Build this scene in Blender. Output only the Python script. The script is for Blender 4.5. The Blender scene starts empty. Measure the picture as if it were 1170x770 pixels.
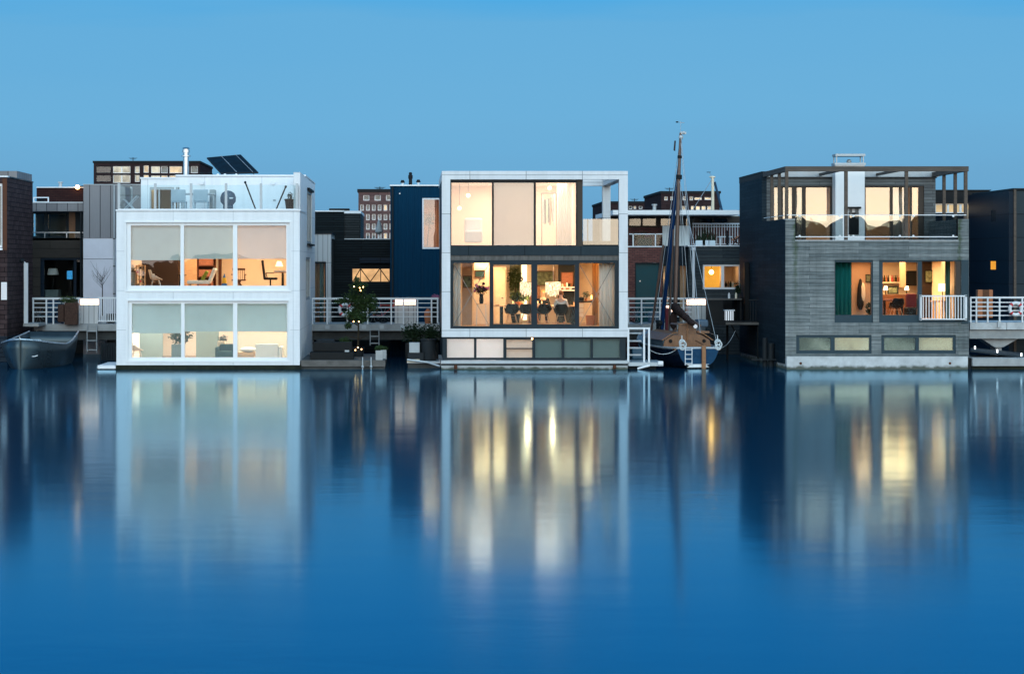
import bpy, bmesh, math, random
from mathutils import Vector, Matrix, noise
random.seed(7)
R = math.radians
# ---- the camera stands 72 m in front of the house fronts, 3.89 m above the water
F, CAMZ, CX, HY, D = 2203.0, 3.89, 472.0, 303.0, 72.0
def X(px, Y=0): return (px - CX) * (D + Y) / F
def Z(py, Y=0): return CAMZ - (py - HY) * (D + Y) / F
C = bpy.context.scene.collection
sc = bpy.context.scene
WP = {}

# ------------------------------------------------------------------ mesh builder
class MB:
    def __init__(s): s.v = []; s.f = []
    def add(s, vs, fs):
        b = len(s.v); s.v += [tuple(p) for p in vs]; s.f += [tuple(b + i for i in f) for f in fs]; return s
    def box(s, x0, x1, y0, y1, z0, z1):
        if x0 > x1: x0, x1 = x1, x0
        if y0 > y1: y0, y1 = y1, y0
        if z0 > z1: z0, z1 = z1, z0
        return s.add([(x0,y0,z0),(x1,y0,z0),(x1,y1,z0),(x0,y1,z0),(x0,y0,z1),(x1,y0,z1),(x1,y1,z1),(x0,y1,z1)],
                     [(0,3,2,1),(4,5,6,7),(0,1,5,4),(1,2,6,5),(2,3,7,6),(3,0,4,7)])
    def obox(s, c, size, rot=None):
        c = Vector(c); hx, hy, hz = [a/2 for a in size]
        pts = [Vector(p) for p in [(-hx,-hy,-hz),(hx,-hy,-hz),(hx,hy,-hz),(-hx,hy,-hz),(-hx,-hy,hz),(hx,-hy,hz),(hx,hy,hz),(-hx,hy,hz)]]
        if rot is not None: pts = [rot @ p for p in pts]
        return s.add([p + c for p in pts], [(0,3,2,1),(4,5,6,7),(0,1,5,4),(1,2,6,5),(2,3,7,6),(3,0,4,7)])
    def cyl(s, a, b, r0, r1=None, n=10, cap=True):
        a = Vector(a); b = Vector(b); r1 = r0 if r1 is None else r1
        d = (b - a); q = d.to_track_quat('Z', 'Y') if d.length > 1e-9 else Matrix.Identity(3).to_quaternion()
        vs = []
        for p, r in ((a, r0), (b, r1)):
            for i in range(n):
                t = 2*math.pi*i/n; vs.append(p + q @ Vector((math.cos(t)*r, math.sin(t)*r, 0)))
        fs = [(i, (i+1) % n, n + (i+1) % n, n + i) for i in range(n)]
        if cap: fs += [tuple(range(n-1, -1, -1)), tuple(range(n, 2*n))]
        return s.add(vs, fs)
    def tube(s, pts, r, n=8):
        for a, b in zip(pts[:-1], pts[1:]):
            ra, rb = (r, r) if not isinstance(r, (list, tuple)) else (r[pts.index(a)], r[pts.index(b)])
            s.cyl(a, b, ra, rb, n)
        return s
    def lathe(s, c, prof, n=20):
        cx, cy, cz = c; vs = []; fs = []
        for r, z in prof:
            for i in range(n):
                t = 2*math.pi*i/n; vs.append((cx + r*math.cos(t), cy + r*math.sin(t), cz + z))
        for k in range(len(prof)-1):
            for i in range(n): fs.append((k*n+i, k*n+(i+1) % n, (k+1)*n+(i+1) % n, (k+1)*n+i))
        fs += [tuple(range(n-1, -1, -1)), tuple((len(prof)-1)*n+i for i in range(n))]
        return s.add(vs, fs)
    def ball(s, c, r, n=12, m=8):
        rx, ry, rz = r if isinstance(r, (tuple, list)) else (r, r, r)
        vs = [(c[0], c[1], c[2]-rz)]; fs = []
        for k in range(1, m):
            p = -math.pi/2 + math.pi*k/m
            for i in range(n):
                t = 2*math.pi*i/n; vs.append((c[0]+rx*math.cos(p)*math.cos(t), c[1]+ry*math.cos(p)*math.sin(t), c[2]+rz*math.sin(p)))
        vs.append((c[0], c[1], c[2]+rz)); L = len(vs)-1
        for i in range(n):
            fs.append((0, 1+(i+1) % n, 1+i)); fs.append((L, L-n+i, L-n+(i+1) % n))
            for k in range(m-2): a = 1+k*n; fs.append((a+i, a+(i+1) % n, a+n+(i+1) % n, a+n+i))
        return s.add(vs, fs)
    def torus(s, c, R_, r, axis='Y', n=24, m=8, a0=0, a1=2*math.pi):
        vs = []; fs = []; full = abs(a1-a0-2*math.pi) < 1e-6; N = n if full else n+1
        for i in range(N):
            t = a0 + (a1-a0)*i/n
            for j in range(m):
                p = 2*math.pi*j/m; rr = R_ + r*math.cos(p); h = r*math.sin(p)
                a, b = rr*math.cos(t), rr*math.sin(t)
                q = (a, h, b) if axis == 'Y' else ((h, a, b) if axis == 'X' else (a, b, h))
                vs.append((c[0]+q[0], c[1]+q[1], c[2]+q[2]))
        for i in range(n):
            for j in range(m):
                i2 = (i+1) % N; fs.append((i*m+j, i2*m+j, i2*m+(j+1) % m, i*m+(j+1) % m))
        return s.add(vs, fs)
    def prism(s, poly, y0, y1):        # poly in x,z extruded along y
        n = len(poly); vs = [(x, y0, z) for x, z in poly] + [(x, y1, z) for x, z in poly]
        return s.add(vs, [tuple(range(n)), tuple(range(2*n-1, n-1, -1))] + [(i, (i+1) % n, n+(i+1) % n, n+i) for i in range(n)])
    def wall(s, x0, x1, z0, z1, y0, y1, holes=(), axis='x'):
        """a slab in the xz plane (axis x) or the yz plane (axis y: x* are y values, y* are x values) with rectangular openings"""
        xs = sorted({x0, x1} | {min(max(h[i], x0), x1) for h in holes for i in (0, 1)})
        zs = sorted({z0, z1} | {min(max(h[i], z0), z1) for h in holes for i in (2, 3)})
        nx, nz = len(xs)-1, len(zs)-1
        def solid(i, k):
            if not (0 <= i < nx and 0 <= k < nz): return False
            cx, cz = (xs[i]+xs[i+1])/2, (zs[k]+zs[k+1])/2
            return not any(h[0] < cx < h[1] and h[2] < cz < h[3] for h in holes)
        def q(*p): s.add([(a, b, c) if axis == 'x' else (b, a, c) for a, b, c in p], [(0, 1, 2, 3)])
        for i in range(nx):
            for k in range(nz):
                if not solid(i, k): continue
                a, b, c, d = xs[i], xs[i+1], zs[k], zs[k+1]
                q((a,y0,c),(b,y0,c),(b,y0,d),(a,y0,d)); q((b,y1,c),(a,y1,c),(a,y1,d),(b,y1,d))
                if not solid(i-1, k): q((a,y1,c),(a,y0,c),(a,y0,d),(a,y1,d))
                if not solid(i+1, k): q((b,y0,c),(b,y1,c),(b,y1,d),(b,y0,d))
                if not solid(i, k-1): q((a,y1,c),(b,y1,c),(b,y0,c),(a,y0,c))
                if not solid(i, k+1): q((a,y0,d),(b,y0,d),(b,y1,d),(a,y1,d))
        return s
    def build(s, name, m, parent=None, local=False, smooth=False, bevel=0.0, thick=0.0, kind=None, sub=0):
        me = bpy.data.meshes.new(name)
        if parent is not None: o0 = Vector((0,0,0)) if local else Vector(WP[parent.name])
        elif local: o0 = Vector((0,0,0))
        else:
            xs = [p[0] for p in s.v]; ys = [p[1] for p in s.v]; zs = [p[2] for p in s.v]
            o0 = Vector(((min(xs)+max(xs))/2, (min(ys)+max(ys))/2, min(zs)))
        me.from_pydata([Vector(p) - o0 for p in s.v], [], s.f)
        bm = bmesh.new(); bm.from_mesh(me)
        bmesh.ops.remove_doubles(bm, verts=bm.verts, dist=1e-5) if (sub or thick) else None
        bmesh.ops.recalc_face_normals(bm, faces=bm.faces)
        bm.to_mesh(me); bm.free()
        me.materials.append(M[m] if isinstance(m, str) else m)
        if smooth:
            for p in me.polygons: p.use_smooth = True
        o = bpy.data.objects.new(name, me); C.objects.link(o)
        if parent is not None: o.parent = parent; WP[o.name] = WP[parent.name]
        else: o.location = o0; WP[o.name] = tuple(o0)
        if thick: md = o.modifiers.new('thickness', 'SOLIDIFY'); md.thickness = thick; md.offset = 0
        if sub: md = o.modifiers.new('smooth', 'SUBSURF'); md.levels = sub; md.render_levels = sub
        if bevel: md = o.modifiers.new('bevel', 'BEVEL'); md.width = bevel; md.segments = 2; md.limit_method = 'ANGLE'
        if smooth and not sub:
            try: me.set_sharp_from_angle(angle=R(40))
            except Exception: pass
        if kind: o['kind'] = kind
        return o
def tag(o, label, cat, group=None, kind=None):
    o['label'] = label; o['category'] = cat
    if group: o['group'] = group
    if kind: o['kind'] = kind
    return o
def T(name, label, cat, loc, rot=0, group=None):
    o = bpy.data.objects.new(name, None); C.objects.link(o); o.location = loc; o.rotation_euler = (0, 0, rot)
    o.empty_display_size = .2; WP[o.name] = tuple(loc); return tag(o, label, cat, group)
def dup(root, loc, rot=0, label=None, group=None):
    def cp(o, par):
        c = o.copy(); C.objects.link(c)
        if par is not None: c.parent = par
        for ch in o.children: cp(ch, c)
        return c
    r = cp(root, None); r.location = loc; r.rotation_euler = (0, 0, rot)
    if label: r['label'] = label
    if group: r['group'] = group
    return r

# ------------------------------------------------------------------ materials
M = {}
def newmat(name):
    m = bpy.data.materials.new(name); m.use_nodes = True; nt = m.node_tree
    for n in list(nt.nodes): nt.nodes.remove(n)
    out = nt.nodes.new('ShaderNodeOutputMaterial'); M[name] = m
    return m, nt, out
def N(nt, t, **kw):
    n = nt.nodes.new(t)
    for k, v in kw.items():
        if k.startswith('i_'):
            key = k[2:]; n.inputs[int(key) if key.isdigit() else key.replace('_', ' ')].default_value = v
        else: setattr(n, k, v)
    return n
def c4(c): return (c[0], c[1], c[2], 1)
def deep(c):
    k = max(c); f = .50 + .50*min(1, max(0, (k-.07)/.22)); return tuple(a*f for a in c)
def mat(name, col, rough=.6, metal=0., var=.12, scale=2.5, bump=.0, spec=.5, bscale=40, stretch=None, tide=0.):
    col = deep(col); m, nt, out = newmat(name); L = nt.links.new
    b = N(nt, 'ShaderNodeBsdfPrincipled', i_Roughness=rough, i_Metallic=metal); b.inputs['Specular IOR Level'].default_value = spec if max(col) > .12 or metal else min(spec, .18)
    g = N(nt, 'ShaderNodeNewGeometry'); mp = N(nt, 'ShaderNodeMapping'); L(g.outputs['Position'], mp.inputs['Vector'])
    if stretch: mp.inputs['Scale'].default_value = stretch
    n = N(nt, 'ShaderNodeTexNoise', i_Scale=scale, i_Detail=6.0, i_Roughness=.62); L(mp.outputs[0], n.inputs['Vector'])
    r = N(nt, 'ShaderNodeMapRange', i_1=.3, i_2=.7, i_3=1-var, i_4=1+var); L(n.outputs['Fac'], r.inputs[0])
    v = N(nt, 'ShaderNodeVectorMath', operation='SCALE'); v.inputs[0].default_value = col; L(r.outputs[0], v.inputs['Scale'])
    cc = v.outputs[0]
    if tide:      # green-brown growth left at the waterline
        sz = N(nt, 'ShaderNodeSeparateXYZ'); L(g.outputs['Position'], sz.inputs[0]); nt_ = N(nt, 'ShaderNodeTexNoise', i_Scale=4.0, i_Detail=6.0); L(g.outputs['Position'], nt_.inputs['Vector'])
        q1 = N(nt, 'ShaderNodeMath', operation='MULTIPLY_ADD', i_1=-.22, i_2=.11); L(nt_.outputs['Fac'], q1.inputs[0]); q2 = N(nt, 'ShaderNodeMath', operation='ADD'); L(q1.outputs[0], q2.inputs[0]); L(sz.outputs[2], q2.inputs[1])
        q3 = N(nt, 'ShaderNodeMapRange', i_1=tide*.4, i_2=tide, i_3=.9, i_4=0.0); L(q2.outputs[0], q3.inputs[0])
        mxx = N(nt, 'ShaderNodeMix', data_type='RGBA'); L(q3.outputs[0], mxx.inputs[0]); L(cc, mxx.inputs[6]); mxx.inputs[7].default_value = (.035,.045,.022,1); cc = mxx.outputs[2]
    L(cc, b.inputs['Base Color'])
    rr = N(nt, 'ShaderNodeMapRange', i_1=.3, i_2=.7, i_3=max(0, rough-.08), i_4=min(1, rough+.1)); L(n.outputs['Fac'], rr.inputs[0]); L(rr.outputs[0], b.inputs['Roughness'])
    if bump:
        n2 = N(nt, 'ShaderNodeTexNoise', i_Scale=bscale, i_Detail=4.0); L(mp.outputs[0], n2.inputs['Vector'])
        bp = N(nt, 'ShaderNodeBump', i_Strength=bump, i_Distance=.01); L(n2.outputs['Fac'], bp.inputs['Height']); L(bp.outputs[0], b.inputs['Normal'])
    L(b.outputs[0], out.inputs[0]); return m
def clad(name, c1, c2, cm, w=3.5, h=.14, mortar=.006, rough=.6, vert=False, grain=.25, bump=.5, offset=.5, dirt=0., metal=0., moss=None):
    """boards, tiles or panels: a brick pattern laid along the wall"""
    c1, c2, cm = deep(c1), deep(c2), deep(cm); m, nt, out = newmat(name); L = nt.links.new
    b = N(nt, 'ShaderNodeBsdfPrincipled', i_Roughness=rough, i_Metallic=metal); b.inputs['Specular IOR Level'].default_value = .35 if max(c1) > .3 else (.18 if max(c1) > .12 else .07)
    g = N(nt, 'ShaderNodeNewGeometry'); sp = N(nt, 'ShaderNodeSeparateXYZ'); L(g.outputs['Position'], sp.inputs[0])
    ad = N(nt, 'ShaderNodeMath', operation='ADD'); L(sp.outputs[0], ad.inputs[0]); L(sp.outputs[1], ad.inputs[1])
    cb = N(nt, 'ShaderNodeCombineXYZ')
    L(ad.outputs[0], cb.inputs[1 if vert else 0]); L(sp.outputs[2], cb.inputs[0 if vert else 1])
    br = N(nt, 'ShaderNodeTexBrick', i_Scale=1.0, offset=offset); L(cb.outputs[0], br.inputs['Vector'])
    br.inputs['Color1'].default_value = c4(c1); br.inputs['Color2'].default_value = c4(c2); br.inputs['Mortar'].default_value = c4(cm)
    br.inputs['Mortar Size'].default_value = mortar; br.inputs['Mortar Smooth'].default_value = .1
    br.inputs['Brick Width'].default_value = w; br.inputs['Row Height'].default_value = h; br.inputs['Bias'].default_value = 0
    mp = N(nt, 'ShaderNodeMapping'); mp.inputs['Scale'].default_value = (14, 1.2, 1) if vert else (1.2, 14, 1)
    if vert: mp.inputs['Scale'].default_value = (1.2, 14, 1)
    L(cb.outputs[0], mp.inputs[0])
    n = N(nt, 'ShaderNodeTexNoise', i_Scale=1.6, i_Detail=7.0, i_Roughness=.65); L(mp.outputs[0], n.inputs['Vector'])
    r = N(nt, 'ShaderNodeMapRange', i_1=.3, i_2=.7, i_3=1-grain, i_4=1+grain); L(n.outputs['Fac'], r.inputs[0])
    v = N(nt, 'ShaderNodeVectorMath', operation='SCALE'); L(br.outputs['Color'], v.inputs[0]); L(r.outputs[0], v.inputs['Scale'])
    col = v.outputs[0]
    if dirt:
        mp2 = N(nt, 'ShaderNodeMapping'); mp2.inputs['Scale'].default_value = (3, .35, 1); L(cb.outputs[0], mp2.inputs[0]) if not vert else L(g.outputs['Position'], mp2.inputs[0])
        n3 = N(nt, 'ShaderNodeTexNoise', i_Scale=1.0, i_Detail=6.0, i_Roughness=.7); L(mp2.outputs[0], n3.inputs['Vector'])
        r3 = N(nt, 'ShaderNodeMapRange', i_1=.4, i_2=.75, i_3=1.0, i_4=1-dirt); L(n3.outputs['Fac'], r3.inputs[0])
        v3 = N(nt, 'ShaderNodeVectorMath', operation='SCALE'); L(col, v3.inputs[0]); L(r3.outputs[0], v3.inputs['Scale']); col = v3.outputs[0]
    if moss:
        tot = None
        for (mx, w_) in moss:      # streaks of green growth running down from the parapet corners
            d = N(nt, 'ShaderNodeMath', operation='SUBTRACT', i_1=mx); L(sp.outputs[0], d.inputs[0])
            a = N(nt, 'ShaderNodeMath', operation='ABSOLUTE'); L(d.outputs[0], a.inputs[0])
            n4 = N(nt, 'ShaderNodeTexNoise', i_Scale=5.0, i_Detail=5.0); L(g.outputs['Position'], n4.inputs['Vector'])
            s4 = N(nt, 'ShaderNodeMath', operation='MULTIPLY_ADD', i_1=.35, i_2=-.16); L(n4.outputs['Fac'], s4.inputs[0])
            s5 = N(nt, 'ShaderNodeMath', operation='ADD'); L(a.outputs[0], s5.inputs[0]); L(s4.outputs[0], s5.inputs[1])
            rr = N(nt, 'ShaderNodeMapRange', i_1=0.0, i_2=w_, i_3=.85, i_4=0.0); L(s5.outputs[0], rr.inputs[0])
            zz = N(nt, 'ShaderNodeMapRange', i_1=1.6, i_2=4.9, i_3=.15, i_4=1.0); L(sp.outputs[2], zz.inputs[0])
            mm = N(nt, 'ShaderNodeMath', operation='MULTIPLY'); L(rr.outputs[0], mm.inputs[0]); L(zz.outputs[0], mm.inputs[1])
            if tot is None: tot = mm
            else:
                x = N(nt, 'ShaderNodeMath', operation='MAXIMUM'); L(tot.outputs[0], x.inputs[0]); L(mm.outputs[0], x.inputs[1]); tot = x
        mx_ = N(nt, 'ShaderNodeMix', data_type='RGBA'); L(tot.outputs[0], mx_.inputs[0]); L(col, mx_.inputs[6]); mx_.inputs[7].default_value = (.03, .055, .015, 1)
        col = mx_.outputs[2]
    L(col, b.inputs['Base Color'])
    h1 = N(nt, 'ShaderNodeMath', operation='MULTIPLY_ADD', i_1=-1.0, i_2=1.0); L(br.outputs['Fac'], h1.inputs[0])
    h2 = N(nt, 'ShaderNodeMath', operation='MULTIPLY_ADD', i_1=.25); L(n.outputs['Fac'], h2.inputs[0]); L(h1.outputs[0], h2.inputs[2])
    bp = N(nt, 'ShaderNodeBump', i_Strength=bump, i_Distance=.012); L(h2.outputs[0], bp.inputs['Height']); L(bp.outputs[0], b.inputs['Normal'])
    L(b.outputs[0], out.inputs[0]); return m
def glass(name, refl=.09, tint=(.965, .98, .975), rough=0.0, wob=.0):
    m, nt, out = newmat(name); L = nt.links.new
    t = N(nt, 'ShaderNodeBsdfTransparent'); t.inputs[0].default_value = c4(tint)
    g = N(nt, 'ShaderNodeBsdfGlossy', i_Roughness=rough)
    fr = N(nt, 'ShaderNodeFresnel', i_IOR=1.5)
    a = N(nt, 'ShaderNodeMath', operation='ADD', i_1=refl - .04, use_clamp=True); L(fr.outputs[0], a.inputs[0])
    if wob:
        ge = N(nt, 'ShaderNodeNewGeometry'); n = N(nt, 'ShaderNodeTexNoise', i_Scale=.9, i_Detail=1.0); L(ge.outputs['Position'], n.inputs['Vector'])
        bp = N(nt, 'ShaderNodeBump', i_Strength=1.0, i_Distance=wob); L(n.outputs['Fac'], bp.inputs['Height']); L(bp.outputs[0], g.inputs['Normal'])
    mx = N(nt, 'ShaderNodeMixShader'); L(a.outputs[0], mx.inputs[0]); L(t.outputs[0], mx.inputs[1]); L(g.outputs[0], mx.inputs[2]); L(mx.outputs[0], out.inputs[0])
    return m
def emit(name, col, s=1., var=0., scale=3.):
    m, nt, out = newmat(name); L = nt.links.new
    e = N(nt, 'ShaderNodeEmission'); e.inputs[0].default_value = c4(col); e.inputs[1].default_value = s
    if var:
        g = N(nt, 'ShaderNodeNewGeometry'); n = N(nt, 'ShaderNodeTexNoise', i_Scale=scale, i_Detail=2.0); L(g.outputs['Position'], n.inputs['Vector'])
        r = N(nt, 'ShaderNodeMapRange', i_1=.35, i_2=.65, i_3=s*(1-var), i_4=s*(1+var)); L(n.outputs['Fac'], r.inputs[0]); L(r.outputs[0], e.inputs[1])
    L(e.outputs[0], out.inputs[0]); return m
def cloth(name, col, tr=.35, folds=0, alpha=0.):
    m, nt, out = newmat(name); L = nt.links.new
    d = N(nt, 'ShaderNodeBsdfDiffuse'); t = N(nt, 'ShaderNodeBsdfTranslucent'); d.inputs[0].default_value = t.inputs[0].default_value = c4(col)
    mx = N(nt, 'ShaderNodeMixShader', i_0=tr); L(d.outputs[0], mx.inputs[1]); L(t.outputs[0], mx.inputs[2])
    g = N(nt, 'ShaderNodeNewGeometry'); n = N(nt, 'ShaderNodeTexNoise', i_Scale=3.0, i_Detail=3.0); L(g.outputs['Position'], n.inputs['Vector'])
    r = N(nt, 'ShaderNodeMapRange', i_1=.3, i_2=.7, i_3=.975, i_4=1.025); L(n.outputs['Fac'], r.inputs[0])
    v = N(nt, 'ShaderNodeVectorMath', operation='SCALE'); v.inputs[0].default_value = col; L(r.outputs[0], v.inputs['Scale']); L(v.outputs[0], d.inputs[0]); L(v.outputs[0], t.inputs[0])
    s = mx.outputs[0]
    if alpha:
        tp = N(nt, 'ShaderNodeBsdfTransparent'); m2 = N(nt, 'ShaderNodeMixShader', i_0=alpha); L(s, m2.inputs[1]); L(tp.outputs[0], m2.inputs[2]); s = m2.outputs[0]
    L(s, out.inputs[0]); return m

mat('white_paint', (.78,.79,.80), .45, var=.03); mat('white_frame', (.80,.81,.82), .35, var=.02)
clad('white_panel', (.77,.79,.81), (.80,.81,.83), (.42,.45,.48), w=2.24, h=1.47, mortar=.007, rough=.42, grain=.03, bump=.35, offset=0, dirt=.13)
clad('frame_panel', (.66,.68,.71), (.70,.72,.74), (.18,.20,.22), w=2.10, h=1.45, mortar=.009, rough=.4, grain=.04, bump=.35, offset=0, dirt=.15)
clad('slate_panel', (.045,.068,.085), (.05,.075,.092), (.01,.012,.015), w=2.10, h=3.3, mortar=.012, rough=.45, grain=.08, bump=.3, offset=0, dirt=.15)
mat('slate_frame', (.022,.042,.058), .42, var=.08); mat('dark_frame', (.016,.020,.025), .4); mat('blue_frame', (.045,.085,.11), .45, var=.08)
mat('brown_wood', (.10,.075,.06), .55, stretch=(1,1,6)); mat('strip_wood', (.16,.15,.14), .6, var=.45, scale=3, stretch=(3,1,.5))
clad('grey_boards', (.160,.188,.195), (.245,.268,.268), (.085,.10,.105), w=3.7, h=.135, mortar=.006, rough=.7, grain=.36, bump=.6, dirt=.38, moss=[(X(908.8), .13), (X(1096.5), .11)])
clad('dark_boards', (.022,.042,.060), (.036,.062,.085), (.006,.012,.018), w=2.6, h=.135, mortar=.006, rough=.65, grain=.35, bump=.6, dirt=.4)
clad('grey_slats', (.13,.135,.14), (.19,.20,.20), (.05,.05,.05), w=3.0, h=.12, mortar=.006, rough=.7, grain=.25)
clad('purple_tiles', (.080,.050,.052), (.120,.078,.080), (.02,.015,.018), w=.42, h=.19, mortar=.012, rough=.7, grain=.30, bump=.9, dirt=.3)
clad('blue_tiles', (.032,.048,.070), (.045,.062,.085), (.012,.016,.025), w=.42, h=.19, mortar=.012, rough=.6, grain=.25, bump=.9, dirt=.2)
clad('red_brick', (.17,.062,.055), (.22,.085,.072), (.10,.07,.065), w=.22, h=.075, mortar=.01, rough=.8, grain=.15, bump=.4)
clad('dark_brick', (.055,.022,.022), (.07,.03,.028), (.03,.02,.02), w=.22, h=.075, mortar=.008, rough=.8, grain=.15, bump=.4)
clad('far_brick', (.145,.085,.083), (.18,.105,.10), (.12,.08,.08), w=.8, h=.3, mortar=.02, rough=.85, grain=.1, bump=.2)
clad('far_dark_brick', (.055,.032,.036), (.075,.045,.048), (.04,.03,.03), w=.8, h=.3, mortar=.02, rough=.85, grain=.1, bump=.2)
clad('metal_seam', (.20,.20,.215), (.235,.235,.25), (.06,.06,.07), w=9, h=.46, mortar=.015, rough=.45, vert=True, grain=.06, bump=.8, offset=0, metal=.2)
clad('black_slats', (.012,.021,.026), (.020,.032,.038), (.004,.006,.008), w=2.6, h=.115, mortar=.012, rough=.55, grain=.25, bump=.8)
clad('black_grey_slats', (.045,.055,.06), (.065,.075,.08), (.015,.02,.022), w=2.6, h=.115, mortar=.012, rough=.55, grain=.25, bump=.8)
clad('brown_boards', (.060,.052,.046), (.085,.072,.062), (.015,.013,.012), w=3.0, h=.42, mortar=.008, rough=.6, grain=.2, bump=.6)
clad('navy_panel', (.014,.030,.052), (.020,.038,.062), (.004,.008,.014), w=4.1, h=1.02, mortar=.014, rough=.4, grain=.08, bump=.5, offset=0)
clad('grey_panel', (.050,.070,.085), (.056,.078,.092), (.01,.016,.02), w=4.1, h=1.02, mortar=.014, rough=.45, grain=.08, bump=.5, offset=0)
clad('pale_slats', (.50,.50,.50), (.58,.58,.57), (.22,.22,.22), w=4, h=.22, mortar=.012, rough=.5, vert=True, grain=.05, bump=.7, offset=0)
mat('corrugated_blue', (.002,.050,.112), .5, metal=0, spec=.05, var=.10, scale=1.2, stretch=(3,3,.25))
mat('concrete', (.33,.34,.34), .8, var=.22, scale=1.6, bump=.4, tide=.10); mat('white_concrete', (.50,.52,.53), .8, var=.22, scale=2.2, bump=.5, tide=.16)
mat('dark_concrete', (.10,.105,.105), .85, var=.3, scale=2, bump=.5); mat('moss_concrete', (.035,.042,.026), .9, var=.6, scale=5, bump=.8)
mat('deck_wood', (.16,.15,.14), .75, var=.3, scale=3, stretch=(1,8,1)); mat('pergola_wood', (.15,.115,.092), .7, var=.3, scale=2, stretch=(1,1,5))
mat('beam_wood', (.14,.115,.098), .7, var=.35, scale=2, stretch=(.5,2,5))
mat('black', (.010,.012,.014), .55); mat('soot', (.02,.022,.025), .7); mat('charcoal', (.03,.038,.045), .6)
mat('steel', (.60,.61,.62), .3, metal=.9, var=.08); mat('galvanised', (.42,.45,.47), .5, metal=.35, var=.12); mat('white_metal', (.72,.74,.76), .4, var=.06)
mat('grey_metal', (.35,.38,.40), .45, metal=.3); mat('aluminium', (.08,.11,.125), .32, metal=.65, var=.18, scale=1.7, bump=.15, bscale=6)
mat('aluminium_bright', (.62,.66,.68), .30, metal=.8, var=.15); mat('aluminium_floor', (.14,.18,.20), .55, metal=.5, var=.2)
mat('roof_felt', (.07,.075,.08), .85, var=.2); mat('flashing', (.72,.75,.78), .4, metal=.1, var=.05)
mat('solar_cell', (.006,.010,.020), .2, var=.2); mat('solar_back', (.012,.016,.02), .5)
mat('interior_white', (.74,.70,.64), .8, var=.03); mat('interior_warm', (.72,.60,.46), .8, var=.04); mat('interior_tan', (.42,.28,.18), .7, var=.1)
mat('interior_brown', (.065,.045,.038), .6, var=.1); mat('interior_dark', (.04,.05,.055), .7); mat('interior_teal', (.16,.24,.26), .7, var=.05); mat('interior_teal_light', (.36,.42,.42), .7, var=.04)
mat('floor_wood', (.30,.19,.11), .4, var=.2, stretch=(1,8,1)); mat('furniture_wood', (.16,.065,.03), .45, var=.25, stretch=(2,2,8)); mat('light_wood', (.55,.36,.20), .45, var=.15, stretch=(2,2,8))
mat('door_brown', (.14,.05,.025), .5, var=.15); mat('shell_white', (.72,.72,.70), .35, var=.02); mat('shell_black', (.012,.012,.014), .35)
mat('fabric_white', (.62,.68,.70), .9, var=.05, bump=.2); mat('fabric_teal', (.04,.10,.11), .9, var=.1); mat('fabric_dark', (.03,.032,.036), .85); mat('fabric_grey', (.30,.33,.34), .9, var=.1)
mat('fabric_blue', (.08,.13,.19), .8, var=.25, bump=.4, bscale=14); mat('fabric_red', (.17,.02,.03), .85); mat('cream', (.70,.62,.48), .7)
mat('skin', (.60,.36,.26), .5, var=.06); mat('hair_ginger', (.28,.10,.035), .6, var=.3, scale=30); mat('hair_blond', (.55,.30,.11), .6, var=.3, scale=30)
mat('sweater_white', (.66,.66,.66), .95, var=.06, bump=.6, bscale=60); mat('jeans', (.03,.04,.07), .9); mat('eye', (.02,.02,.02), .2); mat('lips', (.35,.10,.09), .5)
mat('leaf', (.045,.085,.025), .6, var=.5, scale=6); mat('leaf_dark', (.022,.045,.018), .6, var=.5, scale=6); mat('leaf_light', (.08,.12,.035), .6, var=.4, scale=6); mat('bark', (.07,.05,.035), .9, var=.3, scale=12)
mat('flower_purple', (.10,.03,.09), .7, var=.5, scale=9); mat('flower_pink', (.45,.12,.22), .7, var=.4, scale=9); mat('terracotta', (.42,.15,.06), .7)
mat('hull_blue', (.003,.062,.15), .3, var=.2, spec=.12); mat('hull_navy', (.008,.018,.045), .28, var=.12); mat('boot_white', (.70,.74,.76), .4)
mat('deck_blue', (.20,.30,.38), .6, var=.18); mat('varnish', (.26,.11,.04), .35, var=.25, stretch=(2,2,9)); mat('varnish_light', (.22,.10,.045), .4, var=.35, stretch=(9,2,2)); mat('mast_wood', (.17,.10,.075), .4, var=.25, stretch=(3,3,.6))
mat('sail_blue', (.006,.045,.16), .7, var=.2, bump=.5, bscale=12); mat('sail_brown', (.06,.036,.032), .85, var=.3, bump=.8, bscale=12); mat('rope', (.50,.54,.55), .9, var=.2, bump=.5); mat('wire', (.30,.34,.38), .4, metal=.6)
mat('ring_white', (.74,.76,.78), .5, var=.04); mat('ring_red', (.55,.03,.04), .5); mat('rust', (.14,.055,.03), .9, var=.4, scale=14)
mat('teal_paint', (.010,.095,.115), .4, var=.06); mat('bin_blue', (.02,.07,.14), .5); mat('rattan', (.11,.06,.045), .8, var=.5, scale=18); mat('planter_teal', (.015,.06,.065), .6)
mat('tyre', (.012,.012,.013), .8); mat('bike_red', (.35,.03,.02), .4); mat('bike_blue', (.03,.12,.20), .4); mat('soil', (.03,.02,.015), .95)
mat('flag_yellow', (.55,.36,.03), .8); mat('flag_blue', (.02,.12,.35), .8); mat('cushion_green', (.22,.28,.03), .9)
mat('book_row', (.30,.12,.07), .8, var=.7, scale=22, stretch=(6,1,1)); mat('wall_art', (.16,.20,.12), .8, var=.8, scale=9)
glass('glass', .055, wob=.004); glass('glass_sun', .13, wob=.004); glass('glass_clear', .015); glass('rail_glass', .015, tint=(.88,.95,.96), wob=.003); glass('rail_glass_sun', .13, tint=(.74,.79,.80), wob=.003); glass('glass_dark', .13, tint=(.45,.52,.55), wob=.004); glass('glass_low', .12, tint=(.75,.8,.77), wob=.009)
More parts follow.
